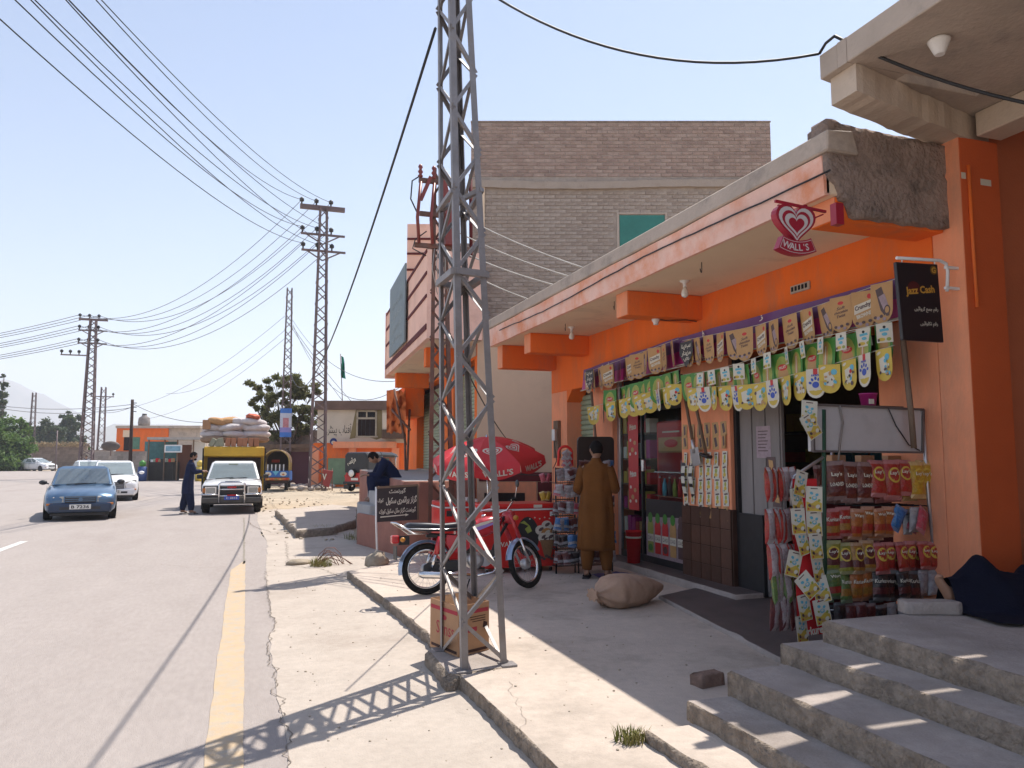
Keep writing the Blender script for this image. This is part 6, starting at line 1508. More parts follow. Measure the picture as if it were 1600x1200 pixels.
for (a, c, z, hi) in vis[300:]:
    k = rb.randrange(4) + (4 if hi else 0); y = rb.uniform(-.004, .004); w = c - a
    vs = [(a, .012, z), (c, .012, z), (c, .012, z + .07), (a, .012, z + .07), (a + .004, y, z + .004), (c - .004, y, z + .004), (c - .004, y, z + .066), (a + .004, y, z + .066)]
    mb.add(vs, [(4, 5, 6, 7), (0, 1, 5, 4), (1, 2, 6, 5), (2, 3, 7, 6), (3, 0, 4, 7)], k, False, M2)
mb.build('brickwork', BR + BR2, b2, kind='stuff', fixn=False)
mb = MB(); n = 40
for i in range(n):
    x0 = xl + (xr - xl) * i / n; x1 = xl + (xr - xl) * (i + 1) / n
    def lz(x, t): return (VZ(282, D2) if t else VZ(293, D2)) - .05 * math.sin(min(1, (x - xl) / 4.3) * PI) * (1 if 1 else 0) + .012 * nz((x * 3, t, 0))
    def ly(x): return -.07 + .012 * nz((x * 4, 9, 0))
    mb.add([(x0, ly(x0), lz(x0, 0)), (x1, ly(x1), lz(x1, 0)), (x1, .05, lz(x1, 0)), (x0, .05, lz(x0, 0)), (x0, ly(x0), lz(x0, 1)), (x1, ly(x1), lz(x1, 1)), (x1, .05, lz(x1, 1)), (x0, .05, lz(x0, 1))],
           [(0, 3, 2, 1), (4, 5, 6, 7), (0, 1, 5, 4)], 0, False, M2)
mb.build('concrete_ledge', mat('dusty_ledge', (.43, .36, .30), .9, .15, 2, .3, 30, col2=(.33, .27, .22), c2amt=.4, c2scale=2), b2)
MB().box(xl - .01, xr + .01, -.01, .32, ZR, ZR + .03, 0, M2).build('wall_cap', MUD, b2)
w = MB().box(wx0 + .03, wx1 - .03, .002, .008, wz0, wz1 - .03, 0, M2).build('window', mat('green_sheet', (.03, .20, .16), .45, .15, 4), b2)
for (a, c, d, e) in ((wx0 - .03, wx0 + .02, wz0 - .1, wz1 + .03), (wx1 - .02, wx1 + .03, wz0 - .1, wz1 + .03), (wx0 + .021, wx1 - .021, wz1 - .01, wz1 + .028)): MB().box(a, c, -.01, .13, d, e, 0, M2).build('frame', RAWCONC, w)
MB().box(wx0 + .03, wx1 - .03, -.02, .0, wz0 + .05, wz0 + .09, 0, M2).build('crossbar', GREENM, w)
MB().box(xr - .3, xr, .3, 8, ZF, ZR, 0, M2).build('rear_wall', MUD, b2)
MB().box(VX(748, D2), VX(756, D2), -.04, .0, VZ(370, D2), VZ(283, D2), 0, M2).build('cream_strip', CREAM, b2)
MB().box(xp, xr, .3, 7, ZF - .01, ZF + .1, 0, M2).build('upper_floor', RAWCONC, b2)
# street facade
def F(t, out, z): return A2 + FD * t + FN * out + Vector((0, 0, z))
def fac_t(x, y):
    d = ray(x, y); n = FN; return ((_C + d * ((A2 - _C).dot(n) / d.dot(n))) - A2).dot(FD)
def fq(t0, t1, o0, o1, z0, z1, name, m, bevel=.005, parent=b2):
    vs = [F(t0, o0, z0), F(t1, o0, z0), F(t1, o1, z0), F(t0, o1, z0), F(t0, o0, z1), F(t1, o0, z1), F(t1, o1, z1), F(t0, o1, z1)]
    mb = MB(); mb.hexa(vs); return mb.build(name, m, parent, bevel=bevel)
tA0, tA1, tB0, tB1 = fac_t(741, 690), fac_t(708, 690), fac_t(692, 690), fac_t(651, 690)
ZS, ZH = 1.25, 3.75
for (a, c) in ((.0, tA0), (tA1, tB0), (tB1, tB1 + .7)): fq(a, c, -.3, 0, -.1, ZF, 'pillar', ORANGE)
fq(tB1 + .7, tB1 + 3.2, -.3, -.02, -.1, ZF, 'pillar', ORANGE)
for (a, c) in ((tA0, tA1), (tB0, tB1)):
    fq(a, c, -.3, -.003, ZH, ZF, 'lintel', ORANGE); fq(a, c, -.28, -.26, ZS, ZH, 'shutter_back', BLACKM); fq(a, c, -.3, -.004, -.1, ZS, 'sill_wall', RAWCONC)
    shutter(b2, F(a, -.24, ZS), FD, c - a, ZS, ZH - .05, .088, FN, .02)
bar_ = fq(tA0 - .2, tB1 + .8, 0.002, .03, ZH + .05, ZH + .55, 'name_board', mat('name_board_cream', (.52, .42, .33), .7, .1))
mb = MB(); MS = frame(F((tA0 + tB1) / 2, .034, ZH + .3), -FD, (0, 0, 1), FN)
for k, (s, w) in enumerate(((urdu('کراکری'), 1.0), (urdu('جنرل سٹور'), 1.4))): text_on(mb, s, MS @ T(-1.4 + 2.4 * k, 0, 0), w, .3, 0, .03)
mb.build('name_lettering', mat('name_red', (.42, .06, .06), .6), bar_)
# balcony
OB = 1.18
def par_t(x, y):
    O = A2 + FN * OB; d = ray(x, y); return ((_C + d * ((O - _C).dot(FN) / d.dot(FN))) - A2).dot(FD)
tn, tf = par_t(667, 480), par_t(604, 530)
def pz(x, y):
    O = A2 + FN * OB; d = ray(x, y); return (_C + d * ((O - _C).dot(FN) / d.dot(FN))).z
zb0, zb1 = pz(604, 586), pz(604, 492)
BSAL = mat('balcony_salmon', (.90, .58, .46), .8, .1, 1.3, .12, 50, col2=(.72, .42, .32), c2amt=.25)
fq(tn, tf, OB - .12, OB, zb0, zb1, 'parapet', BSAL); fq(tf, tf + .12, 0, OB + .03, zb0 - .08, zb1 + .05, 'parapet', BSAL)
fq(tn, tf, 0, OB - .121, zb0, zb0 + .12, 'balcony_floor', CREAM)
fq(tn - .01, tn + .12, .0, OB - .1, zb0, zb1, 'parapet', BSAL)
for k in range(4):
    z = zb0 + (zb1 - zb0) * (.1, .46, .72, .97)[k]; fq(tn, tf + .13, OB + .001, OB + .025, z, z + (.12 if k == 0 else .07), 'band', DARKRED)
for t in (tf - .9, tn + 1.3): fq(t, t + .3, .02, OB - .2, zb0 - .42, zb0 - .002, 'bracket_beam', ORANGE)
fq(tf + .125, tf + 2.5, .0, .6, zb0 - 1.2, zb0 - .3, 'far_bracket', ORANGE)
tb0, tb1 = par_t(638, 480), par_t(614, 490)
sgn = fq(tb0, tb1, OB + .05, OB + .09, zb0 + (zb1 - zb0) * .18, zb0 + (zb1 - zb0) * 1.22, 'balcony_board', mat('slate_board', (.17, .22, .235), .6, .15))
mb = MB(); MS = frame(F((tb0 + tb1) / 2, OB + .094, (zb0 + zb1) / 2 + .2), -FD, (0, 0, 1), FN)
for k in range(4): text_on(mb, urdu(('پرائمری سکول', 'دکان', 'کمپوزر', 'پینٹر')[k]), MS @ T(0, .48 - .32 * k, 0), (tb1 - tb0) * .7, .2, 0, .02)
mb.build('board_lettering', mat('faded_lettering', (.32, .36, .36), .7), sgn)
# striped parapet block higher up
e = 20.5; up = MB().box(VX(632, e), VX(704, e), 0, .25, VZ(470, e), VZ(350, e), 0, BF(e)).build('roof_parapet', BSAL, b2)
for y in (372, 395, 420): MB().box(VX(632, e), VX(704, e), -.03, -.001, VZ(y + 3, e), VZ(y, e), 0, BF(e)).build('band', DARKRED, up)
MB().box(VX(640, e), VX(704, e), .3, 3.0, ZF, VZ(352, e), 0, BF(e)).build('roof_room', BSAL, b2)
# plinth and steps
PLR = mat('red_plinth', (.34, .155, .115), .85, .16, 2.2, .3, 30, col2=(.25, .13, .10), c2amt=.4, c2scale=1.5)
GREYP = mat('grey_plinth', (.36, .34, .325), .9, .12, 2, .2, 40)
slab_mb([(2.46, 12.66), (3.25, 12.72), (A2.x - .45, A2.y + .05), (A2.x + .2, A2.y + .1), (A2.x + .5, 24.5), (3.35, 24.5), (2.55, 14.0)], -.05, 1.22, .25, .012, .015).build('plinth', [GREYP, PLR], b2)
slab_mb([(1.99, 14.75), (2.40, 12.80), (2.8, 12.85), (2.8, 14.9)], -.05, .58, .15, .012, .015).build('step', [GREYP, PLR], b2)
slab_mb([(2.02, 14.95), (2.15, 14.2), (2.62, 14.25), (2.62, 15.4), (2.1, 15.6)], -.05, .74, .12, .01, .015).build('step', [GREYP, GREYP], b2)
slab_mb([(2.22, 14.7), (2.26, 14.05), (2.7, 14.1), (2.75, 15.5), (2.3, 15.6)], -.05, .98, .12, .01, .015).build('step', [GREYP, GREYP], b2)
# torn awning, pole bundle at its far end
aw = thing('torn_awning', 'torn orange awning with leaning poles at the far end of the orange building', 'awning', F(tB1 + 1.6, .6, 3.0))
mb = MB(); vs = []; na, ma = 8, 10
for j in range(ma + 1):
    for i in range(na + 1):
        p = V(604 + 30 * i / na + 4 * nz((i, j, 3)), 610 + 66 * j / ma + 6 * nz((i * .8, j * .5, 1)), 24.0 + .5 * nz((i * .7, j * .7, 5)) - 1.0 * (i / na)); vs.append(p)
mb.add(vs, [(j * (na + 1) + i, j * (na + 1) + i + 1, (j + 1) * (na + 1) + i + 1, (j + 1) * (na + 1) + i) for j in range(ma) for i in range(na)], 0, True); mb.build('cloth', mat('orange_cloth', (.62, .17, .055), .85, .2, 2, .2, 30), aw, fixn=False)
for (a, c) in (((616, 608), (634, 695)), ((612, 640), (641, 672)), ((632, 650), (634, 755)), ((640, 640), (636, 740))): MB().tube([V(*a, 23.3), V(*c, 22.8)], .035, 6).build('pole', RUST, aw)

# ---- beige painted house across the end of the road
D3 = 43.0
bh_ = thing('painted_house', 'low beige house with faded black Urdu writing, window and orange ground floor', 'house', (VX(570, D3) * _rt + FWH * D3))
HCR = mat('house_cream', (.60, .52, .42), .9, .08, 1, .1, 30, col2=(.50, .42, .33), c2amt=.3, c2scale=.6)
fbox('upper_wall', HCR, bh_, D3, 495, 640, 638, 692, 6.0)
fbox('roof', mat('brown_roof', (.16, .105, .085), .9, .2, 2), bh_, D3, 490, 614, 626, 640, 6.5, -.25)
fbox('ground_wall', ORANGE, bh_, D3, 487, 642, 692, 800, 5.8, .12, base=-.1)
fbox('ledge', SALMON, bh_, D3, 520, 618, 690, 700, .6, -.35)
OLIVE = mat('olive_paint', (.24, .19, .095), .9, .15, 1.5)
M3 = BF(D3); mb = MB(); P = [(546, 686), (555, 640), (596, 640), (597, 684), (588, 687), (570, 681)]
mb.add([(VX(x, D3), -.008, VZ(y, D3)) for x, y in P], [list(range(6))], 0, False, M3); mb.build('painted_surround', OLIVE, bh_, fixn=False)
wi = fbox('window', mat('dark_opening', (.03, .02, .02), .9), bh_, D3, 558, 586, 643, 681, .05, -.012)
for (x0, x1, y0, y1) in ((556, 588, 641, 643.5), (556, 588, 652, 655), (556, 558.5, 641, 682), (585.5, 588, 641, 682), (571, 573, 641, 653), (555, 590, 681, 683.5)): fbox('frame', mat('window_frame_beige', (.45, .39, .30), .8), wi, D3, x0, x1, y0, y1, .08, -.06)
for (x0, x1) in ((559.5, 570), (574, 584.5)): fbox('pane', GLASSW, wi, D3, x0, x1, 644, 651, .01, -.03)
for x in (564, 570, 577): fbox('grille_bar', BLACKM, wi, D3, x, x + .8, 655, 681, .02, -.035)
mb = MB(); text_on(mb, urdu('آفتاب پینٹر'), M3 @ T(VX(530, D3), -.012, VZ(672, D3)) @ rot('X', R(90)), VX(549, D3) - VX(512, D3), VZ(660, D3) - VZ(680, D3), 0, .0)
mb.build('lettering', INK, bh_, fixn=False)
mb = MB(); c0 = M3 @ T(VX(521, D3), -.012, VZ(690, D3)) @ rot('X', R(90))
mb.add([(x, y, 0) for x, y in oval(0, 0, .2, .2, 16)], [list(range(16))], 0, False, c0); mb.add([(x, y, .003) for x, y in oval(.0, -.05, .13, .1, 12)], [list(range(12))], 1, False, c0); mb.build('emblem', [mat('emblem_blue', (.03, .05, .18), .7), PAPER], bh_, fixn=False)
fbox('shutter', mat('dull_green_shutter', (.19, .29, .17), .6, .15), bh_, D3, 513, 541, 716, 800, .05, .08, base=.1)
fbox('shutter', mat('dull_green_shutter', (.19, .29, .17), .6, .15), bh_, D3, 560, 608, 716, 800, .05, .08, base=.1)
for x in (487, 545, 612): fbox('pillar', SALMON, bh_, D3, x, x + 11, 700, 800, .3, -.1, base=-.1)
bal = fbox('hung_balcony', mat('corrugated_brown', (.15, .10, .075), .8, .25, 3), bh_, D3, 596, 634, 671, 685, 1.0, -1.0)
for k in range(12): fbox('corrugation', mat('corrugated_brown', (.15, .10, .075), .8), bal, D3, 596.5 + 3.1 * k, 598 + 3.1 * k, 671, 685, .04, -1.05)
fbox('panel', HCR, bh_, D3, 597, 612, 645, 670, .2, -1.0); fbox('panel', HCR, bh_, D3, 611, 640, 640, 662, .2, -.8); fbox('air_conditioner', ALU, bh_, D3, 616, 632, 655, 670, .4, -1.1, bevel=.03)
fl = thing('green_flag', 'green flag on a thin pole above the beige house roof', 'flag', V(535, 625, 44)); MB().tube([V(535, 628, 44), V(532, 553, 44)], .025, 6).build('pole', FARSTEEL, fl)
mb = MB(); vs = [V(533 + 7.5 * i / 5 * (.5 + .5 * j / 6) + .6 * math.sin(j), 556 + 34 * j / 6 + 2 * i / 5, 44 + .15 * math.sin(i * 1.5 + j)) for j in range(7) for i in range(6)]
mb.add(vs, [(j * 6 + i, j * 6 + i + 1, j * 6 + i + 7, j * 6 + i + 6) for j in range(6) for i in range(5)], 0, True); mb.build('cloth', mat('flag_green', (.02, .22, .15), .8, .15), fl, fixn=False)
sl_ = thing('mud_shop', 'mud walled lock-up shop with maroon shutter behind the painted van', 'shop', V(470, 750, 47))
fbox('wall', MUD, sl_, 47, 395, 505, 672, 760, 5, base=-.1)
fbox('shutter', mat('maroon_shutter', (.105, .022, .04), .6, .15), sl_, 47, 452, 488, 706, 760, .06, -.03, base=-.05)
fbox('shutter', mat('maroon_shutter', (.105, .022, .04), .6, .15), sl_, 47, 405, 440, 706, 760, .06, -.03, base=-.05)
fbox('roof_edge', WOOD, sl_, 47, 395, 505, 694, 700, .8, -.7)
bn2 = thing('red_bin', 'tilted red waste bin with a white mark on a stand by the tall pole', 'bin', V(512, 765, 38))
mb = MB(); vs = [V(x, y, 38 + d) for d in (0, .35) for x, y in ((504, 758), (514, 762), (521, 736), (505, 733))]; mb.hexa([vs[0], vs[1], vs[5], vs[4], vs[3], vs[2], vs[6], vs[7]]); mb.build('tub', mat('bin_red', (.30, .035, .03), .5, .15), bn2, bevel=.02)
for x in (503, 519): MB().tube([V(x, 732, 38.1), V(x, 768, 38.1)], .03, 6).build('stand_post', RUST, bn2)
mb = MB(); text_on(mb, 'V', M_ := BF(37.96) @ T(VX(508, 37.96), 0, VZ(745, 37.96)) @ rot('X', R(90)), .22, .3, 0, .04); mb.build('mark', PAPER, bn2, fixn=False)
rub = MB(); rr = random.Random(8)
for k in range(90): p = V(rr.uniform(440, 520), rr.uniform(757, 768), rr.uniform(38, 45)); s = rr.uniform(.05, .22); rub.ell((p.x, p.y, s * .3), (s, s * rr.uniform(.5, 1), s * .5), 6, 5)
rub.build('rubble', RAWCONC, kind='stuff')

# ---- orange house with water tank, kiosk, boundary walls at left
D5 = 72.0
oh = thing('orange_house', 'small flat-roofed orange house with a grey water tank on its roof', 'house', V(245, 735, D5))
fbox('wall', ORANGE, oh, D5, 181, 262, 668, 760, 7, base=-.1); fbox('wall', RAWCONC, oh, D5, 262.2, 312, 667, 760, 6.5, .1, base=-.1)
fbox('roof_slab', RAWCONC, oh, D5, 179, 312, 665, 669, 7.5, -.3); fbox('doorway', mat('dark_opening', (.03, .02, .02), .9), oh, D5, 193, 202, 683, 704, .05, -.03); fbox('window_screen', mat('green_screen', (.12, .24, .17), .7), oh, D5, 207, 218, 683, 702, .05, -.03)
fbox('cream_panel', CREAM, oh, D5, 191, 204, 672, 683, .05, -.02); fbox('blue_doorway', mat('teal_panel', (.10, .22, .23), .7), oh, D5, 226, 262, 690, 740, .05, -.04)
tk = thing('water_tank', 'grey lumpy water tank standing on the orange house roof', 'water tank', V(225, 665, 74)); MB().lathe([(.5, 0), (.55, .3), (.5, .8), (.25, .95), (.2, 1.1)], 12, T(V(225, 666, 74))).build('drum', mat('tank_grey', (.26, .235, .22), .8, .2), tk); MB().lathe([(.22, 1.1), (.2, 1.2)], 10, T(V(225, 666, 74))).build('lid', BLACKP, tk)
dk = thing('satellite_dish', 'brown satellite dish tilted beside the orange house', 'dish', V(173, 703, 66)); MB().ell(V(173, 697, 66), (.75, .2, .42), 14, 8).build('bowl', mat('dish_brown', (.10, .075, .065), .6), dk); MB().tube([V(173, 697, 66.1), V(173, 712, 66.2)], .05, 6).build('post', FARSTEEL, dk)
def block_wall(label, D, x0, x1, y0, y1, bw_, bh2, m_, group='block boundary walls'):
    t = thing('block_wall', label, 'wall', V((x0 + x1) / 2, y1, D), group=group); a0, a1 = VX(x0, D), VX(x1, D); z1 = VZ(y0, D)
    MB().box(a0, a1, .015, .2, -.1, z1, 0, BF(D)).build('mortar_backing', MORTAR, t)
    me = MB().box(.006, bw_ - .006, 0, .016, .006, bh2 - .006).mesh('block', m_); k = 0; z = 0
    while z < z1 - bh2 * .5:
        x = a0 + (0 if k % 2 == 0 else bw_ / 2)
        while x < a1 - bw_ * .9:
            o = link('block', me, t); o.matrix_basis = wmat(t).inverted() @ BF(D) @ T(x, random.uniform(-.01, .0), z); x += bw_
        z += bh2; k += 1
    MB().box(a0, a1, -.03, .23, z1, z1 + .05, 0, BF(D)).build('coping', MUD, t)
BLK = mat('concrete_block', (.30, .265, .235), .92, .2, 3, .3, 20, rand=.18)
block_wall('grey concrete block wall in front of the orange house', 62, 174, 230, 706, 740, .5, .34, BLK)
block_wall('long brown block boundary wall with thatched top behind the silver car', 104, 47, 136, 698, 740, .8, .5, mat('brown_block', (.25, .195, .165), .92, .2, 3, rand=.15))
th = MB()
for k in range(700): a = V(random.uniform(46, 138), random.uniform(692, 699), random.uniform(103.5, 105)); th.bar(a, a + Vector((random.uniform(-.5, .5), random.uniform(-.3, .3), random.uniform(-.15, .3))), .05, .03)
th.build('thatch', mat('straw', (.36, .27, .16), .95, .3), kind='stuff', fixn=False)
block_wall('short grey wall between the far pole and the block wall', 70, 136, 175, 704, 740, .5, .34, BLK)
kk = thing('kiosk', 'roadside kiosk of boards and corrugated sheet with a small sign', 'kiosk', V(270, 750, 54))
KD = 54.0
fbox('roof', mat('kiosk_roof', (.42, .39, .36), .8, .15), kk, KD, 229, 318, 683, 687, 3.0, -1.2); fbox('side_panel', WHITEP, kk, KD, 303, 320, 690, 752, .1, .2, base=0); fbox('door', mat('brown_board', (.17, .075, .05), .8, .2, 3, stretch=(1, 1, .3)), kk, KD, 277, 299, 695, 745, .08, .1, base=.1)
fbox('back_board', mat('kiosk_teal', (.09, .2, .2), .7, .2), kk, KD, 230, 276, 690, 720, .1, .8); fbox('back_board', mat('kiosk_dark', (.05, .045, .04), .8, .2), kk, KD, 230, 277, 720, 750, .1, .5, base=0)
for x in (231, 256, 276, 301): fbox('post', WOOD, kk, KD, x, x + 1.6, 686, 752, .09, -1.0, base=0)
sg2 = fbox('sign_panel', WHITEP, kk, KD, 257, 284, 695, 707, .06, -1.2); fbox('sign_print', mat('sign_sky', (.2, .38, .48), .6, .3, 4), sg2, KD, 259, 282, 697, 705, .01, -1.215)
fbox('counter', mat('kiosk_dark', (.05, .045, .04), .8, .2), kk, KD, 234, 272, 722, 748, 1.0, -.9, base=0)
for k in range(9):
    x = 236 + 4 * k; o = fbox('goods_crate', (WHITEP, SHUTTER, REDCLOTH, CARD, BLACKP)[k % 5], None, KD, x, x + 3.4, 718 - (k % 3), 722, .3, -.85)
    tag(o, f'small goods crate on the kiosk counter, {ORDW[k]} from left', 'crate')
for k, (x, c, lb) in enumerate(((222, 'green', 'green topped blue drum standing left of the kiosk'), (312, 'yellow', 'yellow jerry can leaning beside the kiosk end panel'))):
    t = thing('drum' if k == 0 else 'jerry_can', lb, 'drum' if k == 0 else 'can', V(x, 745, 52)); p = V(x, 745, 52); p.z = 0
    MB().lathe([(.28, 0), (.3, .5), (.28, .95), (.1, 1.0)], 12, T(p)).build('barrel', mat('drum_blue', (.03, .07, .22), .5) if k == 0 else YEL, t); MB().lathe([(.2, 1.0), (.22, 1.25), (.05, 1.4)], 10, T(p)).build('top', GREENP if k == 0 else YEL, t)

# ---- trees
LEAF = mat('leaf_green', (.13, .14, .045), .6, .4, 1.3, col2=(.27, .25, .10), c2amt=.5, c2scale=1.0)
LEAFD = mat('leaf_dark', (.045, .075, .025), .65, .4, .8, col2=(.09, .12, .035), c2amt=.45, c2scale=.5)
LEAFB = mat('leaf_bush', (.085, .16, .03), .65, .4, .8, col2=(.16, .22, .05), c2amt=.45, c2scale=.5)
for lm in (LEAF, LEAFD, LEAFB):
    nt = lm.node_tree; bs = nt.nodes['Principled BSDF']; tr = nt.nodes.new('ShaderNodeBsdfTranslucent'); mx_ = nt.nodes.new('ShaderNodeMixShader'); mx_.inputs[0].default_value = .42
    nt.links.new(bs.inputs['Base Color'].links[0].from_socket, tr.inputs[0]); ou = [n for n in nt.nodes if n.type == 'OUTPUT_MATERIAL'][0]
    nt.links.new(bs.outputs[0], mx_.inputs[1]); nt.links.new(tr.outputs[0], mx_.inputs[2]); nt.links.new(mx_.outputs[0], ou.inputs[0])
BARK = mat('bark', (.13, .10, .08), .95, .3, 5, .5, 20)
def tree(name, label, base, H, clumps, nleaf, ls, m_, trunk_r=.15, fork=.35, seed=1, group=None, tilt=(0, 0)):
    rd = random.Random(seed); base = Vector(base); t = thing(name, label, 'tree', base, group=group)
    mb = MB(); fk = base + Vector((tilt[0], tilt[1], H * fork))
    mb.tube([base - Vector((0, 0, .1)), base.lerp(fk, .5) + Vector((.05, .03, 0)), fk], [trunk_r, trunk_r * .8, trunk_r * .65], 8)
    for (dx, dy, dz, r) in clumps:
        c = base + Vector((dx, dy, dz)); md = fk.lerp(c, .5) + Vector((rd.uniform(-.2, .2), rd.uniform(-.2, .2), -.1)); mb.tube([fk, md, c], [trunk_r * .45, trunk_r * .3, trunk_r * .1], 6)
        for k in range(3):
            q = c + Vector((rd.uniform(-1, 1), rd.uniform(-1, 1), rd.uniform(-.4, 1))) * r * .8; mb.tube([md.lerp(c, .6), q], [trunk_r * .15, trunk_r * .05], 4)
    mb.build('trunk', BARK, t)
    mb = MB(); tot = sum(r ** 2 for *_, r in clumps)
    for (dx, dy, dz, r) in clumps:
        k = int(nleaf * r * r / tot); c = base + Vector((dx, dy, dz))
        sub = [Vector((rd.gauss(0, 1), rd.gauss(0, 1), rd.gauss(0, .75))).normalized() * r * rd.uniform(.45, 1.0) for _ in range(max(5, int(r * 9)))]
        for _ in range(k):
            s = sub[rd.randrange(len(sub))]; p = c + s + Vector((rd.gauss(0, 1), rd.gauss(0, 1), rd.gauss(0, .7))) * r * .17
            nrm = (Vector((rd.gauss(0, .6), rd.gauss(0, .6), rd.uniform(.1, 1)))).normalized(); a = nrm.cross(Vector((rd.gauss(0, 1), rd.gauss(0, 1), rd.gauss(0, 1)))).normalized(); b = nrm.cross(a); L_ = ls * rd.uniform(.6, 1.3)
            mb.add([p - a * L_, p + b * L_ * .5 - nrm * L_ * .1, p + a * L_, p - b * L_ * .5 - nrm * L_ * .1], [(0, 1, 2, 3)])
    mb.build('crown', m_, t, fixn=False)
    return t
def px_clumps(base, D, L): return [((V(x, y, D + d) - base).x, (V(x, y, D + d) - base).y, (V(x, y, D + d) - base).z, r * D / FPX) for x, y, r, d in L]
b_ = V(447, 760, 46.5); b_.z = 0
tree('broadleaf_tree', 'sparse broadleaf tree with pale clumps behind the thin pole', b_, 6.7, px_clumps(b_, 46.5, [(455, 592, 18, 0), (432, 600, 16, .5), (398, 604, 14, 0), (412, 622, 15, -.5), (462, 612, 20, .6), (488, 612, 14, 0), (436, 630, 20, 0), (470, 640, 20, -.4), (418, 650, 18, .4), (398, 634, 11, 0), (448, 655, 22, 0), (482, 655, 18, .5), (430, 675, 18, 0), (412, 668, 12, 0), (465, 672, 18, .3)]), 15000, .12, LEAF, .16, .3, 5)
b_ = V(18, 745, 92); b_.z = 0
tree('bushy_tree', 'broad bright green bush at the left edge behind the silver car', b_, 6, px_clumps(b_, 92, [(-25, 690, 40, 0), (8, 690, 34, -1), (30, 695, 22, 0), (10, 720, 30, -2), (36, 720, 18, 0), (-10, 730, 34, -2), (30, 672, 18, 1), (-5, 668, 25, 1), (-60, 700, 50, 0), (44, 705, 10, 0)]), 22000, .24, LEAFB, .2, .2, 6)
b_ = V(2, 740, 118); b_.z = 0
tree('poplar_tree', 'tall narrow poplar cut by the left picture edge', b_, 13, px_clumps(b_, 118, [(4, 600, 8, 0), (1, 615, 11, 0), (4, 632, 11, 0), (-2, 650, 13, 0), (2, 668, 13, 0), (5, 588, 4, 0)]), 3600, .2, LEAFD, .2, .2, 7)
for k, (x, y, L, lb) in enumerate(((75, 740, [(62, 672, 14, 0), (78, 668, 14, 0), (90, 672, 13, 0), (70, 690, 18, 0), (88, 690, 16, 0), (56, 690, 12, 0)], 'dark rounded tree behind the boundary wall, left of the tallest one'),
                                  (110, 740, [(104, 652, 9, 0), (112, 660, 14, 0), (103, 672, 13, 0), (120, 674, 12, 0), (112, 688, 16, 0), (125, 690, 9, 0)], 'tallest dark tree behind the boundary wall'), (50, 740, [(40, 680, 14, 0), (48, 668, 9, 0), (44, 698, 16, 0)], 'low dark tree between bright bush and rounded tree'))):
    b_ = V(x, y, 150 + 4 * k); b_.z = 0; tree('bushy_tree', lb, b_, 8, px_clumps(b_, 150 + 4 * k, L), 7000, .3, LEAFD, .25, .25, 10 + k, 'trees behind the boundary wall')
b_ = V(165, 735, 120); b_.z = 0
tree('bushy_tree', 'low pale shrub between far pole and block wall', b_, 3, px_clumps(b_, 120, [(140, 704, 7, 0), (128, 700, 8, 0), (118, 702, 6, 0)]), 1200, .2, LEAFB, .1, .2, 20)
